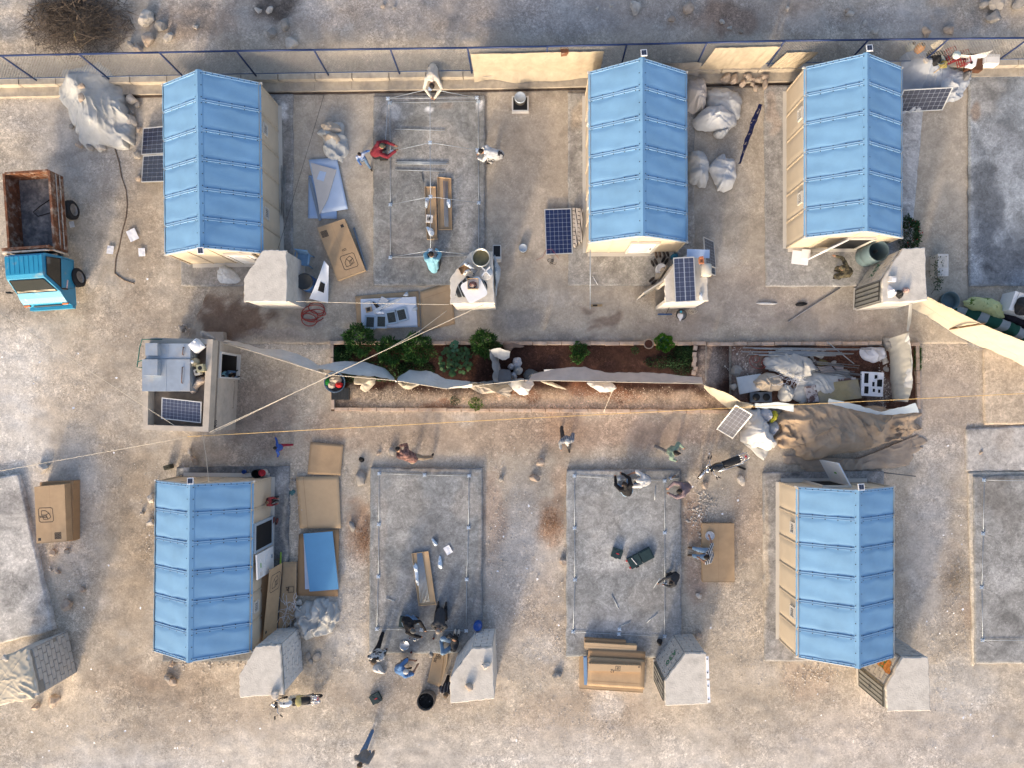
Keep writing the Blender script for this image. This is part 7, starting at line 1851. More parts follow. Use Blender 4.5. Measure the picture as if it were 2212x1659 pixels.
person("child in a red shirt standing by the dark shelter doorway",584,1082,0,'stand',cloth_m("red_black",(.25,.03,.035),col2=(.02,.02,.02)),BLK,.60,.12,hair=mat("brown_hair",(.10,.07,.045),.8,.2,30,.2,80),over=dict(wrL=(-.16,.40,1.0),elL=(-.22,.2,1.1),wrR=(.16,.4,1.0),elR=(.22,.2,1.1)))
person("person in black with a grey cap crouching over tea things",884,1344,-28,'crouch',BLK,DEN,1.0,.13,hat=CAPY,over=dict(wrL=(-.02,.62,.30),wrR=(.28,.58,.30)))
person("person in dark grey kneeling forward toward the others",951,1334,-95,'kneel',DGR,BLK,1.0,.13,hair=GHAIR)
person("person in jeans reclining against the cabin with two roof stones",981,1392,165,'sit',DGR,DENL,1.0,.0,shoe=BLK,over=dict(chest=(.16,-.02,.44),neck=(.30,-.02,.60),head=(.40,.02,.70),shL=(.02,-.08,.58),shR=(.26,.06,.48),elL=(-.12,-.06,.36),wrL=(-.2,.12,.22),elR=(.36,.22,.34),wrR=(.2,.34,.3),knL=(-.30,.30,.42),knR=(.18,.46,.36),anL=(.0,.5,.08),anR=(.02,.42,.08),toL=(.02,.66,.05),toR=(-.12,.52,.05)))
person("person in black and white walking past the cabin slab",817,1410,-100,'walk',cloth_m("black_white",(.42,.42,.42),col2=(.02,.02,.022),mix_lo=.48,mix_hi=.5,scale=5),BLK,1.02,.0,shoe=mat("pale_shoe",(.45,.42,.38),.8,.1,9,0),hair=mat("brown_hair",(0,0,0)))
person("person in a denim blue shirt and white cap crouching on the gravel",869,1443,22,'crouch',BLU,GRY,1.0,.0,hat=CAPW,sleeves=False,shoe=BLK)
person("person in a black tracksuit standing between cabin and burnt drum",968,1482,-95,'stand',cloth_m("tracksuit",(.018,.016,.025),stripes=((1,0,0),9,(.3,.3,.3),.1)),BLK,.93,.0,hair=mat("brown_hair",(0,0,0)))
person("person in a grey shirt walking at the bottom edge",789,1628,-112,'walk',GRY,DEN,1.02,.0,hair=mat("brown_hair",(0,0,0)))
person("child in blue sitting inside the doorway of the concrete house",488,816,20,'sit',LBL,DEN,.62,.05)
# ------------------------------------------------------------------ ropes and cables
def line(name,label,pts,r,mt,cat,group=None,sag=.0):
 W=[P(*p)for p in pts];out=[]
 for i in range(len(W)-1):
  for k in range(12):
   t=k/12;q=W[i].lerp(W[i+1],t);q.z-=sag*4*t*(1-t);out.append(q)
 out.append(W[-1]);m=MB();m.tube(out,r,5);o=m.build(name,mt);tag(o,label,cat,group);return o
line("rope","white rope from the left edge to the concrete house corner",[(-10,671,2.3),(411,941,2.1)],.009,ROPE,"rope")
line("rope","pale double rope from the house corner to the pot cabin",[(452,934,2.15),(844,751,2.3),(1044,658,2.1)],.011,ROPE,"rope")
line("rope","second strand of the pale rope running over the garden",[(456,936,2.1),(700,817,2.2),(846,750,2.3)],.009,ROPE,"rope")
line("rope","short rope branching from the crossing to the cardboard flap",[(844,750,2.3),(905,716,1.9),(965,671,.8)],.009,ROPE,"rope")
line("rope","thin line between the two plastered cabins",[(640,651,1.9),(800,655,1.75),(970,658,1.9)],.008,ROPE,"rope")
line("cable","orange cable stretched from the house to the right edge",[(405,943,2.1),(1106,905,2.2),(1659,877,2.1),(2230,849,2.1)],.010,ORANGE_C,"cable")
line("cable","thin white cable from the left edge to the house",[(-10,1019,2.4),(406,944,2.1)],.008,ROPE,"cable")
line("cable","thin cable from the house down to the lower shelter lamp",[(437,936,2.1),(445,985,2.3),(451,1040,2.7)],.008,ROPE,"cable")
line("rope","guy rope from the cloth fence to the lower kerb",[(1328,832,1.2),(1304,890,.2)],.009,ROPE,"rope")
line("rope","vertical white cord across the right end of the garden bed",[(1525,742,.2),(1525,822,1.3)],.008,ROPE,"rope")
line("cord","dark guy line from fence to crate stack beside the first shelter",[(700,205,1.0),(600,540,2.0)],.006,BLACK,"cord")
def coil(name,label,px,py,rx,ry,z,n,r,mt,cat,seed):
 R=random.Random(seed);pts=[]
 for k in range(n*16):
  t=k/16*2*math.pi;a=t*.9;cx=px+rx*.42*math.sin(t*.31+seed);cy=py+ry*.38*math.cos(t*.23+seed*2);q=.5+.22*math.sin(t*.57+seed)
  pts.append(P(cx+math.cos(a)*rx*q,cy+math.sin(a)*ry*q,z+.02+.015*math.sin(t*1.7)))
 m=MB();m.tube(pts,r,5);o=m.build(name,mt);tag(o,label,cat);return o
coil("hose","tangled red hose on the paved yard",676,677,38,26,.05,6,.016,RED_H,"hose",3)
coil("hose","thin red hose coiled at the edge of the junk pit",1643,778,24,20,.1,3,.010,RED_H,"hose",5)
coil("cable_coil","dark cable coil below the flat solar panel",1192,566,10,8,.04,3,.008,BLACK,"cable",7)
line("cable","thin red wire at the foot of the flat solar panel",[(1158,562,.04),(1172,556,.05),(1180,540,.12),(1192,538,.2),(1208,560,.04)],.005,RED_H,"cable")
coil("cable_coil","grey rope coil beside the pump below the open cabin",1498,670,12,10,.04,3,.008,GRY_ROPE if 'GRY_ROPE' in globals()else ROPE,"rope",9)
line("dirt_ridge","dark buried hose trench running past the truck",[(248,320,.0),(257,350,.0),(262,380,.0),(272,410,.0),(275,440,.0),(272,470,.0),(264,500,.0),(258,530,.0),(250,560,.0),(248,590,.0),(258,598,.0),(270,606,.0),(290,612,.0)],.022,mat("ridge_dirt",(.17,.13,.10),.95,.4,9,.3),"hose")  # earth-coloured tube stands in for a subtle dirt ridge
# ------------------------------------------------------------------ containers
def drum(name,label,px,py,z,r,h,mt,mtop=None,open_=True,tilt=(0,0,0),cat="barrel",inside=None):
 t=empty(name,P(px,py,z),label,cat);t.rotation_euler=tilt
 m=MB();pr=[(0,.004),(r*.97,0),(r,.03),(r*1.02,h*.33),(r*.99,h*.35),(r*1.02,h*.37),(r*1.02,h*.65),(r*.99,h*.67),(r,h)]
 if open_:pr+=[(r*.95,h+.005),(r*.93,h-.02),(r*.92,.05),(0,.05)]
 m.lathe(pr,n=28);m.build("shell",mt,t)
 if not open_:
  m=MB();m.lathe([(r*1.03,h-.03),(r*1.03,h+.02),(r*.9,h+.025),(r*.85,h+.012),(0,h+.014)],n=28);m.build("lid",mtop or mt,t)
 if inside:
  m=MB();m.lathe([(r*.90,h*.55),(0,h*.57)],n=20);m.build("contents",inside,t)
 return t
drum("water_barrel","blue water barrel with a dark lid beside the first cabin",672,616,.02,.29,.75,mat("blue_barrel",(.03,.09,.24),.45,.1,5,0),mat("dark_lid",(.03,.035,.04),.6,.1,8,0),False)
drum("large_barrel","large open grey blue barrel at the third shelter door",1868,555,.1,.36,1.05,TEAL)
drum("dark_bucket","dark bucket hidden behind the large grey barrel",1893,541,.1,.16,.35,ROCKG,open_=True,cat="bucket")
drum("black_bucket","black bucket at the corner of the lower left shelter",559,1022,.12,.15,.32,BLACK,cat="bucket")
drum("water_can","clear water can with red cap beside the black bucket",573,1020,.12,.12,.30,mat("clear_can",(.45,.45,.42),.3,.1,8,0),REDP,False,cat="can")
drum("blue_pail","tiny blue pail behind the lower left shelter",529,1019,.12,.07,.12,BLUEP,cat="pail")
drum("blue_bucket","blue bucket with white handle at the cabin corner",1033,1348,.13,.15,.32,BLUEP,BLUEP,False,cat="bucket")
drum("burnt_drum","burnt open drum with ash beside the two stone cabin",924,1508,.0,.31,.55,mat("burnt_metal",(.13,.115,.10),.8,.3,8,.2),inside=mat("ash",(.02,.02,.02),.95,.8,14,.5,30,col2=(.16,.17,.18),mix_lo=.6,mix_hi=.65),tilt=(math.radians(-10),0,0))
drum("ventilation_cap","round metal vent cap on a low chimney by the top wall",1124,221,.02,.20,.42,mat("chimney_dark",(.05,.045,.04),.9,.2,8,.2),STEEL,False,cat="vent")
t=empty("chimney_base",P(1124,229,.02),"square white plinth under the round metal vent cap","plinth");m=MB();m.box((0,0,.10),(.60,.55,.20));m.build("plinth_block",mat("limewash",(.58,.56,.53),.9,.12,6,.2),t);m=MB();m.box((0,.0,.204),(.5,.45,.006));m.build("soot_patch",BLACK,t)
drum("kettle_stove","small round steel pot standing alone on the yard",1130,538,.02,.15,.18,STEELD,STEEL,False,cat="pot")
t=empty("laundry_basin",P(727,826,.1),"blue basin of coloured laundry at the garden end","basin");m=MB();m.lathe([(0,0),(.26,0),(.36,.26),(.38,.26),(.30,.03),(0,.03)],n=26);m.build("basin_shell",mat("slate_blue_plastic",(.07,.12,.19),.5,.1,6,0),t)
for k,(x,y,rx,ry,mt,lb)in enumerate([(724,822,13,10,BURLAP,"beige clothes in the blue basin"),(733,832,9,6,cloth_m("red_cloth",(.40,.015,.02)),"red cloth in the blue basin"),(710,826,7,9,cloth_m("green_cloth",(.01,.16,.025)),"green cloth hanging over the blue basin"),(716,832,10,8,BURLAP,"brown clothes at the side of the blue basin")]):
 heap("laundry",lb,"laundry",ell(x,y,rx,ry,20*k,9,.15,k),.24,.16,mt,"wet laundry in the basin",seed=200+k,fold=.06,fs=14)
t=empty("black_crate",P(737,851,.1),"black plastic crate beside the laundry basin","crate");m=MB();m.box((0,0,.08),(.62,.42,.16));
for k in range(5):m.box((-.24+.12*k,0,.165),(.02,.40,.02))
m.build("crate_body",mat("black_plastic",(.03,.032,.034),.5,.2,9,.1),t)
t=empty("plastic_chair",P(664,566,.02),"worn blue plastic chair beside the first cabin","chair",rz=math.radians(-8));cm=mat("worn_blue_plastic",(.15,.27,.42),.55,.15,6,.05)
m=MB();m.box((0,0,.42),(.44,.42,.03));m.build("seat",cm,t)
for k in range(7):m=MB();m.box((-.19+.063*k,.22,.64),(.04,.025,.40),0,0,Matrix.Rotation(-.15,3,'X'));m.build("back_slat",cm,t)
m=MB();m.box((0,.255,.84),(.46,.035,.07));m.build("top_rail",cm,t)
for(x,y)in((-.19,-.18),(.19,-.18),(-.19,.18),(.19,.18)):m=MB();m.tube([(x*1.15,y*1.15,0),(x,y,.42)],.022,6);m.build("leg",cm,t)
for s in(-1,1):m=MB();m.tube([(s*.22,-.18,.42),(s*.24,-.18,.62),(s*.24,.2,.66)],.02,6);m.build("armrest",cm,t)
# ------------------------------------------------------------------ things on cabin roofs
R2=CZ+.012
t=empty("cooking_pot",P(1040,560,R2),"big steel cauldron on the cabin roof","pot");m=MB();m.lathe([(0,0),(.22,.0),(.285,.06),(.29,.30),(.31,.32),(.275,.31),(.265,.18),(0,.17)],n=30);m.build("shell",mat("pot_metal",(.50,.49,.44),.35,.15,6,.05,metal=.6),t);m=MB();m.lathe([(.262,.19),(0,.21)],n=24);m.build("contents",mat("pot_inside",(.16,.14,.075),.3,.3,5,.05,metal=.3),t)
t=empty("white_funnel",P(1050,591,R2),"white plastic stand with crossed fins on the cabin roof","stand");m=MB();m.lathe([(0,0),(.22,0),(.22,.02),(0,.025)],n=26);m.build("disc",OFFW,t)
for a in(.8,-.8):m=MB();m.box((0,.05,.10),(.40,.035,.16),a);m.build("fin",WHITE,t)
t=empty("white_tabletop",P(1024,626,R2+.22),"white rounded tabletop holding a box of scrap on the cabin roof","tabletop",rz=math.radians(28))
m=MB();pts=[]
for k in range(28):
 a=2*math.pi*k/28;c_,s_=math.cos(a),math.sin(a);pts.append((.36*abs(c_)**.35*(1 if c_>0 else-1),.36*abs(s_)**.35*(1 if s_>0 else-1)))
m.prism(pts,0,.025);m.build("top",WHITE,t);m=MB();m.box((0,0,-.11),(.3,.3,.215));m.build("support",CARD,t)
t=empty("scrap_box",P(1022,614,R2+.25),"small open carton of red scraps on the white tabletop","box");
for(c_,d_)in(((0,.17,.06),(.34,.012,.12)),((0,-.17,.06),(.34,.012,.12)),((.17,0,.06),(.012,.33,.12)),((-.17,0,.06),(.012,.33,.12))):m=MB();m.box(c_,d_);m.build("side",CARD,t)
o=heap("scrap","reddish scraps heaped in the small carton","scrap",ell(1022,615,9,8,0,9,.1,3),R2+.26,.08,mat("red_scrap",(.14,.05,.045),.7,.6,16,.3,col2=(.40,.33,.28)),seed=210,fold=.05,fs=20)
heap("check_cloth","dark checked cloth under the white tabletop","cloth",[(984,637),(1005,600),(1022,600),(1048,610),(1050,634),(1036,640),(1010,642)],R2,.04,mat("dark_check_cloth",(.025,.027,.03),.9,.2,9,.2,stripes=((1,.4,0),6,(.22,.24,.25),.2)),seed=211,fold=.02)
t=empty("brown_carton",P(1005,581,R2),"torn brown carton at the edge of the pot cabin roof","box",rz=.5)
for(c_,d_)in(((0,0,.005),(.38,.22,.01)),((-.19,0,.07),(.012,.22,.14)),((.19,0,.05),(.012,.22,.1)),((0,.11,.06),(.38,.012,.12))):m=MB();m.box(c_,d_);m.build("side",CARDD,t)
GW="white and grey fittings heaped on the pot cabin roof"
for k,(x,y,a,L_,mt,lb)in enumerate([(1013,576,-32,.36,WHITE,"white bracket arm with a hole on the pot cabin roof"),(1008,589,40,.24,OFFW,"curved white hose end on the pot cabin roof"),(1020,586,-10,.3,mat("grey_fabric",(.25,.245,.24),.9,.1,9,.2),"grey fabric roll on the pot cabin roof"),(1026,590,60,.26,mat("grey_fabric",(0,0,0)),"second grey fabric roll on the pot cabin roof")]):
 t=empty("fitting",P(x,y,R2+.05),lb,"fitting",GW,rz=math.radians(a));m=MB();m.tube([(-L_/2,0,.04),(0,.02,.06),(L_/2,0,.04)],[.04,.055,.045],8);m.build("part_body",mt,t);m=MB();m.lathe([(.02,.10),(.02,.112),(0,.112)],(-L_*.2,.01,0),8);m.build("hole",BLACK,t)
heap("canvas_drape","pale blue cloth hanging down the east side of the pot cabin","cloth",[(1068,548),(1076,570),(1082,590),(1074,620),(1072,640),(1067,600)],.9,.6,mat("pale_blue_tarp",(0,0,0)),seed=213,fold=.05)
t=empty("sink_box",P(1075,552,.02),"dark open box standing behind the pot cabin","box");m=MB();m.box((0,0,.3),(.28,.5,.6));m.build("shell",OFFW,t);m=MB();m.box((0,.03,.602),(.24,.38,.006));m.build("opening",BLACK,t)
t=empty("water_drum",P(1523,586,R2+.02),"white horizontal drum on the open cabin roof","drum");m=MB();m.lathe([(0,-.20),(.155,-.20),(.17,-.18),(.17,.18),(.155,.20),(0,.20)],(0,0,.18),22,M=Matrix.Rotation(math.pi/2,3,'X'));m.build("shell",mat("rusty_white",(.50,.47,.40),.6,.12,6,.1,col2=(.30,.15,.07),mix_lo=.62,mix_hi=.68),t)
m=MB()
for(x,y)in((-.15,-.2),(.15,-.2),(-.15,.2),(.15,.2)):m.tube([(x,y,0),(x,y,.24)],.012,5)
m.build("cradle",RUSTD,t)
t=empty("clay_brick",P(1514,565,R2+.32),"orange hollow brick standing on the white drum","brick",rz=.1);m=MB();m.box((0,0,.05),(.16,.16,.10));m.box((0,.11,.08),(.12,.06,.16));m.build("brick_body",mat("orange_brick",(.36,.14,.07),.9,.2,9,.2),t);m=MB();m.box((0,0,.101),(.08,.08,.006));m.build("core",RUSTD,t)
t=empty("white_bottle",P(1513,641,R2),"white plastic bottle beside the roof solar panel","bottle",rz=.1);m=MB();m.lathe([(0,-.11),(.05,-.11),(.055,0),(.05,.09),(.02,.12),(0,.12)],(0,0,.06),12,M=Matrix.Rotation(math.pi/2,3,'X'));m.build("body",WHITE,t);m=MB();m.lathe([(.024,.115),(.024,.145),(0,.145)],(0,0,.06),10,M=Matrix.Rotation(-math.pi/2,3,'X'));m.build("cap",WHITE,t)
t=empty("roof_sheet",P(1505,548,R2+.01),"pale blue sheet at the north edge of the open cabin roof","sheet");m=MB();m.box((.05,0,.01),(.75,.28,.015),-.03);m.build("sheet",LBLUE,t)
heap("plastic_bag","white plastic bag on the A32 cabin roof","bag",[(1919,616),(1932,630),(1938,632),(1930,642),(1918,640)],R2,.16,LILAC,seed=215,fold=.05)
heap("plastic_bag","black plastic bag on the A32 cabin roof","bag",ell(1941,635,9,9,0,9,.12,3),R2,.2,BLACK,seed=216,fold=.05)
heap("plastic_bag","pinkish clear bag on the A32 cabin roof","bag",ell(1957,626,8,6,0,9,.12,4),R2,.16,mat("pink_bag",(.35,.24,.22),.35,.4,16,.1),seed=217,fold=.05)
t=empty("white_box",P(1925,604,R2),"small white box on the A32 cabin roof","box",rz=-.15);m=MB();m.box((0,0,.06),(.22,.17,.12));m.build("carton",OFFW,t);m=MB();m.box((.04,-.02,.122),(.14,.13,.008));m.build("lid",WHITE,t)
t=empty("white_block",P(2020,578,.0),"white plastered block behind the A32 cabin","block");m=MB();m.box((0,0,.25),(.38,.78,.5));m.build("block_body",mat("limewash",(0,0,0)),t);m=MB();m.box((0,.1,.502),(.3,.4,.006));m.build("cap_patch",PLASTER,t)
t=empty("plastic_canister",P(430,748,HF+.35),"white plastic canister on the concrete house roof","canister",rz=.7);m=MB();m.box((0,0,.14),(.34,.34,.28));ellip(m,(0,0,.26),(.36,.36,.16));m.build("body",WHITE,t);m=MB();m.lathe([(.04,.33),(.04,.37),(0,.37)],(.1,.1,0),10);m.build("cap",WHITE,t)
jug(421,770,HF+.1,.13,.28,"grey jerrycan on the concrete house roof",mat("grey_can",(.26,.26,.23),.5,.2,6,0))
jug(425,783,HF+.2,.15,.3,"sunlit tan jerrycan on the concrete house roof",mat("tan_can",(.42,.36,.24),.5,.2,6,0),WHITE)
t=empty("square_tin",P(441,796,HF+.3),"square tin with a round hole on the concrete house roof","tin",rz=.2);m=MB();m.box((0,0,.15),(.24,.24,.3));m.build("body",mat("olive_tin",(.36,.34,.22),.5,.2,9,0,metal=.3),t);m=MB();m.lathe([(.07,.303),(0,.304)],n=16);m.build("hole",BLACK,t)
t=empty("glass_jar",P(431,804,HF+.3),"clear square jar beside the square tin","jar",rz=.3);m=MB();m.box((0,0,.1),(.19,.19,.2));m.build("body",mat("clear_jar",(.35,.35,.34),.2,.2,9,0),t);m=MB();m.lathe([(.05,.203),(0,.204)],n=12);m.build("mouth",BLACK,t)
heap("plastic_film","crumpled tan plastic film on the concrete house roof","film",[(410,830),(418,815),(440,812),(446,824),(430,836),(420,850),(412,848)],HF+.1,.25,mat("tan_film",(.40,.34,.29),.3,.3,10,.2),seed=220,fold=.10,fs=14)
heap("plastic_film","brown sack on the concrete house roof beside the jerrycans","film",ell(424,808,10,16,0,9,.15,8),HF+.02,.25,mat("brown_sack",(.20,.14,.10),.8,.3,9,.3),seed=221,fold=.08,fs=14)
heap("plastic_bag","grey plastic bag on the step north of the concrete house","bag",[(436,716),(446,717),(466,730),(462,734),(440,731)],.32,.12,TARPG,seed=222,fold=.06)
# ------------------------------------------------------------------ tools, food, papers
def toolbox(label,px,py,z,rz,s=1.0,open_=False):
 t=empty("toolbox",P(px,py,z),label,"toolbox","dark teal toolboxes",rz=math.radians(rz));m=MB();m.box((0,0,.06*s),(.36*s,.32*s,.12*s));m.build("base",TOOL,t)
 m=MB()
 if not open_:m.box((0,0,.135*s),(.37*s,.33*s,.03*s));m.box((0,0,.155*s),(.30*s,.05*s,.012*s),.8);m.box((0,0,.156*s),(.30*s,.05*s,.012*s),-.8)
 else:m.box((.38*s,0,.06*s),(.36*s,.33*s,.10*s));m.box((.38*s,0,.115*s),(.30*s,.27*s,.012*s))
 m.build("lid",TOOL,t)
 m=MB();m.box((0,-.175*s,.11*s),(.10*s,.03*s,.03*s));m.build("handle",BLACK,t)
 if open_:
  m=MB();m.box((-.02,.02,.13*s),(.03,.30,.02),.2);m.build("level",OFFW,t)
  for s_ in(-1,1):m=MB();m.box((-.20*s,s_*.11*s,.06*s),(.05,.06,.05));m.build("latch",REDP,t)
 else:m=MB();m.box((.02,0,.163*s),(.10*s,.03*s,.004));m.build("badge",REDP,t)
 return t
toolbox("small closed dark toolbox left of the open one",1332,1194,.13,-18);toolbox("large open dark toolbox with red latches",1370,1211,.13,28,1.25,True)
toolbox("closed dark toolbox behind the person in black",876,1342,.13,-8,1.1);toolbox("closed dark toolbox alone on the gravel",813,1506,.0,28)
t=empty("metal_tray",P(874,1394,.135),"round silver tray on the slab among the men","tray");m=MB();m.lathe([(0,.005),(.15,.005),(.165,.03),(.175,.03),(.175,.02),(.155,-.0)],n=30);m.build("dish",mat("tray_silver",(.55,.55,.54),.25,.1,5,.03,metal=.7),t);m=MB();m.lathe([(.178,.03),(.178,.036),(.168,.036)],n=30);m.build("rim",CHROME,t)
t=empty("white_tray",P(1533,1157,.21),"round pale tray on the carton beside the striped shirt","tray");m=MB();m.lathe([(0,.01),(.14,.01),(.15,.05),(.165,.05),(.16,.0)],n=28);m.build("dish",mat("pale_tray",(.50,.52,.55),.4,.12,8,0),t);m=MB();m.lathe([(.135,.02),(0,.03)],n=20);m.build("contents",mat("plaster_mix",(.48,.50,.54),.8,.2,20,.3),t)
t=empty("teapot",P(897,1380,.135),"small steel teapot in front of the person in black","teapot");m=MB();ellip(m,(0,0,.07),(.15,.15,.14));m.build("body",CHROME,t);m=MB();m.tube([(.06,0,.06),(.13,.02,.12)],[.02,.01],6);m.build("spout",CHROME,t);m=MB();m.lathe([(.03,.135),(.02,.155),(0,.16)],n=10);m.build("lid",BLACK,t)
for k,(x,y,lb)in enumerate([(886,1377,"white cup beside the teapot"),(937,1378,"reddish tea glass near the cardboard strip"),(889,1408,"dark red tea glass below the silver tray")]):
 t=empty("tea_glass",P(x,y,.135),lb,"glass");m=MB();m.lathe([(0,0),(.03,0),(.038,.09),(.034,.09),(.028,.02),(0,.02)],n=12);m.build("cup",OFFW if k==0 else mat("tea",(.10,.02,.015),.2,.1,9,0),t);m=MB();m.lathe([(.034,.07),(0,.07)],n=10);m.build("tea",mat("tea",(.10,.02,.015),.2,.1,9,0),t)
def shoes(label,px,py,z,rz,mt,L_=.27):
 t=empty("shoe_pair",P(px,py,z),label,"shoes","shoes left outside",rz=math.radians(rz))
 for s in(-1,1):
  m=MB();ellip(m,(s*.065,0,.03),(.10,L_,.07));m.build("shoe",mt,t)
 m=MB();ellip(m,(-.065,-.06,.045),(.06,.10,.05));ellip(m,(.065,-.06,.045),(.06,.10,.05));m.build("opening",BLACK,t)
 return t
shoes("pale slippers beside the reclining person in jeans",987,1366,.135,-6,SLIPPER);DSH=mat("dark_sandals",(.05,.042,.038),.8,.3,14,.1)
shoes("dark sandals nearest the pole end by the open cabin",1410,607,.1,-50,DSH);shoes("brown sandals highest by the shelter door",1421,551,.1,10,mat("tan_sandals",(.17,.12,.085),.8,.3,14,.1));shoes("dark shoes beside the brown sandals",1438,549,.1,20,DSH)
shoes("black shoes beside the white basin",1436,563,.1,-30,BLACK);shoes("strappy sandals left of the white basin",1413,568,.1,25,DSH);shoes("single pair of red slippers on the dark slab",595,1125,.12,-15,mat("red_slipper",(.12,.04,.035),.8,.2,14,0))
drum("white_basin","white tub on a blue bucket by the open cabin",1425,583,.1,.17,.32,WHITE,WHITE,False,cat="tub")
heap("sack","beige sack leaning on the open cabin wall","sack",[(1413,602),(1420,585),(1438,573),(1444,582),(1432,592),(1425,603)],.1,.45,mat("beige_bag",(.42,.36,.28),.5,.15,6,.2),seed=230,fold=.07)
heap("blue_bag","turquoise bag behind the shoes by the open cabin","bag",ell(1456,555,9,7,-20,9,.12,3),.1,.25,mat("turquoise_bag",(.03,.17,.27),.5,.2,8,.1),seed=231)
t=empty("floor_brush",P(1436,679,.05),"blue floor squeegee below the open cabin","squeegee",rz=0);m=MB();m.box((0,0,.03),(.52,.045,.05));m.build("head",mat("squeegee_blue",(.02,.08,.22),.5,.1,6,0),t);m=MB();m.tube([(.05,.02,.05),(.10,.28,.6)],.012,6);m.build("handle",BARK,t)
t=empty("water_pump",P(1470,681,.02),"small water pump with cloth below the open cabin","pump");m=MB();m.lathe([(0,.05),(.15,.05),(.17,.12),(.15,.2),(0,.22)],n=18);m.build("body",STEELD,t);m=MB();torus(m,(0,0,.12),.0,.0)if False else m.tube([(math.cos(a)*.18,math.sin(a)*.18,.15)for a in np.linspace(0,6.28,20)],.012,5);m.build("hose_ring",BLACK,t);m=MB();ellip(m,(-.03,.10,.22),(.08,.08,.06));m.build("cap",mat("cyan_cap",(.05,.35,.5),.4,.1,6,0),t)
heap("rag","white rag lying on the small water pump","rag",ell(1469,684,7,8,10,9,.3,3),.22,.06,LILAC,seed=233,fold=.06)
t=empty("white_sign_board",P(1728,557,.12),"white foam boards lying by the third shelter door","board");m=MB();m.box((0,0,.02),(.60,.48,.03),-.12);m.build("board",FOAM,t);m=MB();m.box((.20,.12,.06),(.30,.34,.03),-.05);m.build("small_board",FOAM,t)
t=empty("metal_grate",P(1289,660,.03),"black and tan metal lock plate on the yard","plate");m=MB();m.box((0,0,.01),(.40,.08,.02),.04);m.build("plate",mat("tan_plate",(.30,.22,.12),.7,.3,12,0),t);m=MB();m.box((-.06,0,.024),(.16,.05,.012),.04);m.build("bar",BLACK,t)
heap("dark_cloth","dark scrap of cloth lying alone on the right yard","cloth",[(1717,658),(1728,653),(1743,655),(1738,661),(1722,662)],.03,.06,BLACK,seed=235,fold=.03)
heap("white_cloth","sliver of white cloth on the yard near the pole","cloth",[(1634,656),(1650,653),(1682,656),(1660,659)],.03,.05,TARPW,seed=236,fold=.02)
heap("black_bag","small black bag on the slab near the A30 cabin","bag",ell(1425,1387,6,7,0,9,.15,3),.13,.15,BLACK,seed=237);heap("black_rag","black rag on the path near the stone pile","rag",ell(781,993,7,5,10,9,.15,3),.0,.08,BLACK,seed=238)
heap("white_jacket","crumpled white cloth trailing at the walker's feet","cloth",[(806,1440),(820,1434),(828,1448),(834,1452),(826,1455),(812,1452)],.0,.2,WSH,seed=239,fold=.07)
t=empty("squeegee",P(607,1205,.12),"green floor squeegee leaning by the dark slab","squeegee");m=MB();m.box((0,0,.03),(.04,.42,.05),-.05);m.build("head",mat("lime_plastic",(.22,.38,.05),.5,.1,6,0),t);m=MB();m.tube([(0,0,.05),(-.55,-.12,.35)],.012,6);m.build("handle",BARK,t)
t=empty("dustpan_brush",P(624,1055,.0),"white handled scoop with teal head beside the lower left slab","scoop",rz=math.radians(-50));m=MB();m.tube([(-.16,0,.03),(.06,0,.03)],.02,6);m.build("handle",WHITE,t);m=MB();ellip(m,(.20,0,.03),(.22,.26,.07));m.build("head",mat("teal_scoop",(.05,.13,.14),.6,.1,6,0),t)
t=empty("gas_can",P(369,1008,0),"dark jerrycan behind the lower left slab","jerrycan");m=MB();m.box((0,0,.15),(.22,.16,.30),.3);m.build("body",mat("dark_can",(.05,.05,.035),.6,.2,8,0),t);m=MB();m.tube([(-.06,0,.3),(-.05,0,.35),(.05,0,.35),(.06,0,.3)],.014,5);m.build("handle",BLACK,t)
board("burnt wooden bar by the motorcycle",[(1578,998),(1612,1012),(1610,1016),(1577,1003)],.06,.04,BLACK,"wooden_bar","bar",None)
GPP="paper sheets lying about"
for k,(x,y,s,a,lb)in enumerate([(287,508,1.4,25,"largest white paper sheet on the ground by the first shelter"),(239,540,1.0,-8,"white paper sheet nearest the truck door"),(307,545,1.0,4,"white paper sheet below the largest one"),(156,485,.75,12,"bluish paper next to the truck rear wheel"),(968,1188,1.0,30,"white leaflet on the men's slab")]):
 t=empty("paper_sheet",P(x,y,.02 if k<4 else.14),lb,"paper",GPP,rz=math.radians(a));pos=np.zeros((9,9,3))
 for i in range(9):
  for j in range(9):pos[i,j]=((i/8-.5)*.24*s,(j/8-.5)*.30*s,.012+.02*mnoise.noise((i*.5,j*.5,k*3.1))+.012)
 link("sheet",grid_mesh("sheet",pos,FOAM),t)
 m=MB()
 for q in range(4):m.box((0.0,-.08*s+.05*q*s,.05),(.14*s,.006,.002))
# ------------------------------------------------------------------ stones
ROCKS=[]
def rock_mesh(seed,mt):
 R=random.Random(seed)
 import bmesh
 bm=bmesh.new();bmesh.ops.create_icosphere(bm,subdivisions=3,radius=.5)
 pl=[Vector((R.gauss(0,1),R.gauss(0,1),R.gauss(0,.8))).normalized()for _ in range(15)]
 ds=[R.uniform(.24,.42)for _ in pl]
 for v in bm.verts:
  p=v.co.copy()
  for n_,d in zip(pl,ds):
   k=p.dot(n_)-d
   if k>0:p-=n_*k*.9
  p+=p.normalized()*(mnoise.noise(p*5+Vector((seed,0,0)))*.05)
  v.co=p
 me=bpy.data.meshes.new("stone");bm.to_mesh(me);bm.free();me.materials.append(mt);me.polygons.foreach_set("use_smooth",np.zeros(len(me.polygons),bool));return me
RM=[rock_mesh(k,[ROCK,ROCKW,ROCKG][k%3])for k in range(12)]
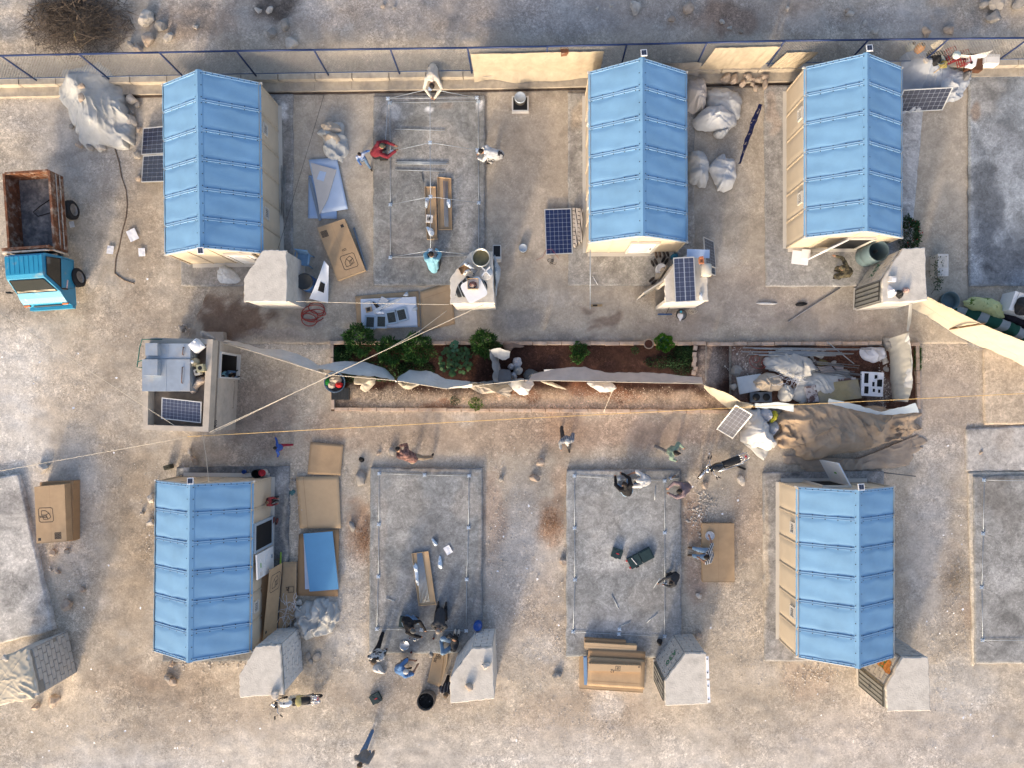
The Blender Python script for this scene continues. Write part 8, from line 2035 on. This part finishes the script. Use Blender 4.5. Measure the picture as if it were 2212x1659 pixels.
def stone(px,py,sx,sy,label,z=0.0,hh=None,kind=None,group=None,rz=None):
 k=kind if kind is not None else rnd.randrange(3);mesh=RM[k+3*rnd.randrange(4)];f_=(H-z)/F
 hgt=hh or(sx+sy)/2*f_*.75
 o=link("stone",mesh,None,P(px,py,z)+Vector((0,0,hgt*.28)),(0,0,rz if rz is not None else rnd.uniform(0,6.28)),(sx*f_*1.12,sy*f_*1.12,hgt));tag(o,label,"stone",group);return o
stone(178,213,17,22,"tan stone weighing down the pale tarp, lower of two",.95,.16,0,rz=.2);stone(177,186,16,16,"tan stone weighing down the pale tarp, upper of two",1.0,.14,0)
GA="stones along the side of the pale tarp mound"
for k,(x,y,s)in enumerate([(287,218,28),(298,228,18),(288,244,14),(279,254,13),(286,263,32),(300,280,15)]):stone(x,y,s,s*.85,"%s stone from the top in the row beside the pale tarp mound"%ORD[k],group=GA)
for(x,y,s,lb)in[(174,315,20,"flat grey stone at the lower edge of the pale tarp"),(198,320,22,"round grey stone under the lower edge of the pale tarp"),(220,318,26,"long flat stone at the lower edge of the pale tarp"),(156,275,14,"small stone at the west edge of the pale tarp"),(183,150,18,"stone on the upper edge of the pale tarp"),(300,335,24,"tan stone at the corner of the lower solar panel, upper one"),(302,386,18,"tan stone at the corner of the lower solar panel, bottom one")]:stone(x,y,s,s*.75,lb)
GB2="boulders lined up by the top wall"
for k,(x,y,a,b)in enumerate([(1568,172,26,24),(1584,176,22,30),(1604,181,22,20),(1613,168,18,18),(1625,172,14,12),(1638,173,14,18),(1650,168,14,18),(1625,182,14,12),(1631,193,16,12),(1652,186,14,30)]):stone(x,y,a,b,"%s boulder from the second shelter in the row along the top wall"%ORD[k],.13,group=GB2,kind=0)
GTS="stones outside the fence";FS={}
for(x,y,a)in[(325,90,34),(365,85,26),(300,108,26),(285,100,22),(320,40,40),(350,60,30),(425,60,14),(1085,63,0),(1371,21,32),(1371,96,0),(1485,22,34),(1450,44,20),(1558,48,14),(1320,14,12),(1290,20,10),(618,55,32),(588,72,26),(632,97,30),(560,25,18),(583,25,20),(852,17,11),(828,15,14),(2150,10,52),(2122,12,24),(2144,40,36),(2200,6,44),(2000,70,26),(2048,66,26),(1888,68,18),(1835,32,20),(1830,26,16),(1868,50,14),(1700,20,12),(1600,70,12),(1576,62,13)]:
 if a:
  c_="beside the brush pile" if x<460 else "around the dark ground patch" if x<700 else "above the long canvas screen" if x<900 else "above the second shelter" if x<1620 else "above the third shelter" if x<1960 else "in the corner by the junk heap"
  FS.setdefault(c_,[]).append((a,x,y))
for c_,l_ in FS.items():
 l_.sort(reverse=True)
 for k,(a,x,y)in enumerate(l_):stone(x,y,a,a*rnd.uniform(.7,.9),"%s stone outside the fence %s"%("largest" if k==0 else "smallest" if k==len(l_)-1 else ORD[k]+" largest",c_),group=GTS,z=.27)
for(x,y,a,b,lb)in[(97,1011,28,24,"white stone near the corner of the tilted slab"),(421,992,30,16,"long pale stone above the lower left shelter"),(412,977,20,10,"yellowish stone beside the dark jerrycan"),(328,1075,20,24,"pink stone at the upper west side of the lower left shelter"),(329,1128,18,20,"pink stone at the lower west side of the lower left shelter"),(308,1108,11,12,"small pale stone west of the lower left shelter"),
 (117,1194,14,15,"tan stone below the stacked cartons"),(147,1190,16,14,"pale stone right of the one below the stacked cartons"),(109,1230,10,7,"small whitish stone below the stacked cartons"),(126,1235,11,15,"oblong brown stone below the stacked cartons"),(149,1305,23,28,"rounded grey stone east of the tilted slab"),(180,1273,13,12,"small pale stone northeast of the rounded grey one"),
 (118,1511,28,30,"largest stone beside the tarp covered cabin"),(82,1524,22,20,"stone at the foot of the tarp covered cabin"),(373,1433,20,18,"squarish stone below the lower left shelter"),(365,1461,22,20,"tan stone of the pair below the lower left shelter"),(375,1470,16,22,"pale stone of the pair below the lower left shelter"),
 (780,1033,26,34,"large pale rock west of the men's slab, upper"),(762,1137,17,25,"large pale rock west of the men's slab, lower"),(848,974,22,15,"flat stone in front of the stooping person"),(818,979,11,8,"small white stone on the path"),(1167,999,22,20,"upper of two pale stones on the path between slabs"),(1153,1031,28,23,"lower of two pale stones on the path between slabs"),
 (1216,1213,14,18,"pale stone at the west edge of the toolbox slab"),(1083,1034,13,12,"reddish stone right of the men's slab corner"),(1598,1036,26,22,"angular stone behind the motorcycle"),(1522,1049,18,14,"stone under the motorcycle handlebar"),(1514,1161,10,7,"small white stone beside the carton seat"),(1510,1286,15,16,"grey stone below the toolbox slab edge"),(1508,1372,18,18,"square grey stone behind the A30 cabin"),
 (1588,800,30,26,"large pale boulder at the corner of the junk pit"),(1583,837,17,20,"grey boulder below the large pale one"),(1202,1458,28,14,"flat stone in the gravel left of the carton pile"),(930,1410,0,0,""),(931,1412,14,20,"grey stone by the cardboard strip"),(624,1178,0,0,""),(640,1140,0,0,""),(635,1038,10,8,"stone beside the widest cardboard"),(648,1302,18,14,"pinkish stone under the crumpled grey tarp"),(2117,976,13,11,"pale stone on the low slab at the edge"),
 (1910,780,18,20,"reddish boulder beside the tall cream screen"),(1912,798,14,14,"grey stone below the reddish boulder"),(480,716,0,0,""),(395,712,20,16,"yellowish stone by the house step"),(1098,1205,0,0,"")]:
 if a:stone(x,y,a,b,lb)
stone(595,1497,20,22,"white stone on the corner of the whitewashed cabin roof",CZ,.3,1);stone(1049,1437,20,20,"white stone on the cabin roof, nearer its back",CZ,.28,1);stone(1014,1481,22,17,"tan stone on the cabin roof, nearer its front",CZ,.26,0)
stone(1989,133,0.1,.1,"tiny stone",0)if False else stone(2000,132,14,14,"pale round stone on the silvery tarp",1.0,.12,1);stone(12,1420,16,16,"white stone holding the tarp on the corner cabin",CZ+.05,.16,1);stone(362,905,10,8,"white stone holding the house roof panel",HF+.02,.2,1)
for(x,y,a,rz_)in[(665,1417,15,.4),(684,1418,18,-.2),(671,1430,12,.6)]:
 o=link("broken_tile",RM[2],None,P(x,y,0)+Vector((0,0,.03)),(0,0,rz_),(a/PPM*1.2,a/PPM*1.2,.07));tag(o,{665:"broken grey tile piece nearest the whitewashed cabin",684:"largest broken grey tile piece beside the gravel",671:"lowest broken grey tile piece"}[x],"tile","broken tile pieces")
for k,(x,y,a,b)in enumerate([(1735,758,12,9),(1745,760,12,9),(1752,758,10,9),(1760,760,12,9),(1740,768,18,12),(1772,768,16,22),(1752,772,12,10),(1757,780,12,8),(1800,783,14,10)]):stone(x,y,a,b,"%s broken paving piece among the pit pipes, counted from the corner"%ORD[k],.08,.1,1,"broken paving pieces in the pit")
def pebbles(name,label,areas,n,smin,smax,mt,seed,z=0.0):
 R=np.random.RandomState(seed);ar=np.array(areas);wts=ar[:,4]/ar[:,4].sum();k=R.choice(len(ar),n,p=wts);a=ar[k]
 g=R.normal(0,.5,(n,2));px=a[:,0]+g[:,0]*a[:,2];py=a[:,1]+g[:,1]*a[:,3]
 x=(px-NX)*H/F;y=(NY-py)*H/F;s=smin+(smax-smin)*R.uniform(0,1,n)**3.2
 base=np.array([(1,0,0),(0,1,0),(-1,0,0),(0,-1,0),(0,0,.75),(0,0,-.6),(.6,.6,.45),(-.6,-.55,.45)])
 tri=np.array([(0,6,4),(6,1,4),(1,2,4),(2,7,4),(7,3,4),(3,0,4),(0,1,6),(2,3,7)])
 ang=R.uniform(0,6.28,n);ca,sa=np.cos(ang),np.sin(ang);sc=np.stack([s*R.uniform(.7,1.3,n),s*R.uniform(.5,1.0,n),s*R.uniform(.5,.9,n)],-1)
 V=base[None]*sc[:,None,:]*(1+R.uniform(-.2,.2,(n,8,1)))
 X=V[...,0]*ca[:,None]-V[...,1]*sa[:,None]+x[:,None];Y=V[...,0]*sa[:,None]+V[...,1]*ca[:,None]+y[:,None];Z=V[...,2]+z+s[:,None]*.3
 me=bpy.data.meshes.new(name);fill(me,np.stack([X,Y,Z],-1).reshape(-1,3),(tri[None]+np.arange(n)[:,None,None]*8).reshape(-1,3));me.materials.append(mt)
 o=link(name,me);tag(o,label,"gravel",kind="stuff");return o
pebbles("loose_gravel","loose pale gravel strewn over the dirt between the slabs",[(740,1250,70,260,3),(1140,1220,90,260,4),(1080,1150,40,200,2),(1560,1180,80,230,4),(1620,1330,80,150,2),(1180,1400,90,120,3),(900,1480,220,60,3),(700,1430,110,90,2),(2060,1300,70,260,3),(1740,1470,90,50,2),(480,1420,120,30,2),(130,1230,60,120,2),(10,560,30,90,1),(20,1230,20,30,.3),(1250,1550,260,70,3),(350,1560,330,70,2),(1850,1580,330,60,2),(2000,1450,90,90,1.5),(330,1150,30,130,1.5),(200,1000,160,120,1.5),(150,760,160,160,1.5)],15000,.007,.032,PEB,3)
pebbles("fence_rubble","rubble and gravel on the ground outside the fence",[(1450,20,120,30,3),(1580,70,90,25,3),(600,40,80,40,3),(430,40,150,45,2),(1100,50,900,50,4),(1960,60,220,50,3)],7000,.008,.05,PEB,5,.14)
pebbles("garden_chips","pale stone chips in the sunny strip of the garden bed",[(860,862,120,20,3),(1080,862,160,20,3),(1350,860,170,20,3)],4200,.007,.026,mat("chip_mix",(.54,.44,.34),.95,.4,11,.2,60),6,.08)
pebbles("pit_rubble","rubble around the junk pit and kerb ends",[(1905,830,16,50,2),(1600,790,40,60,1),(395,710,20,10,.5),(640,1090,14,70,1),(625,1060,10,40,.7)],900,.01,.045,PEB,7,.05)
pebbles("white_chippings","spilled white chippings near the motorcycle",[(1510,1110,26,50,3),(1475+55,1085,20,30,1),(440,1424,70,20,2),(510,1424,40,20,1),(1755,1455,60,25,1.4),(1300,1140,4,4,.01)],900,.012,.06,ROCKW,8)
R=np.random.RandomState(12);vs=[];fs=[]
for k in range(120):
 px,py=[(R.uniform(0,330),R.uniform(560,1330)),(R.uniform(650,2200),R.uniform(1430,1640)),(R.uniform(1050,1230),R.uniform(1000,1450)),(R.uniform(1480,1660),R.uniform(900,1400)),(R.uniform(0,600),R.uniform(1400,1650)),(R.uniform(2000,2212),R.uniform(900,1600))][R.randint(0,6)]
 c=P(px,py,.02);s=R.uniform(.02,.07);a=R.uniform(0,6.28);b=len(vs)
 for j in range(4):
  q=a+j*math.pi/2+R.uniform(-.4,.4);vs.append((c.x+math.cos(q)*s*R.uniform(.5,1),c.y+math.sin(q)*s*R.uniform(.5,1),.02+R.uniform(0,.03)))
 fs.append((b,b+1,b+2,b+3))
m=MB();m.add(vs,fs);o=m.build("litter_scraps",FOAM);tag(o,"scraps of white paper and film littering the ground","litter",kind="stuff")
def wedge_tuft(px,py,r,n,label,mt,L=.10,W=.006):
 o=link("dry_weeds",leaves_mesh("dry_weeds",n,lambda R_,n_:(np.stack([R_.normal(0,r*.5,n_)+P(px,py).x,R_.normal(0,r*.7,n_)+P(px,py).y,np.full(n_,.02)],-1),R_.normal(0,.5,(n_,3))),L,W,mt,int(px)),None);tag(o,label,"weeds",kind="stuff")
DW=mat("dry_weed",(.24,.12,.06),.9,.4,9,0)
wedge_tuft(788,1160,.42,500,"dry rusty weeds at the west edge of the men's slab",DW);wedge_tuft(1195,1130,.45,500,"dry rusty weeds at the west edge of the toolbox slab",DW);wedge_tuft(2065,1250,.5,400,"dry tan weeds beside the empty slab",mat("dry_weed2",(.30,.23,.14),.9,.4,9,0))
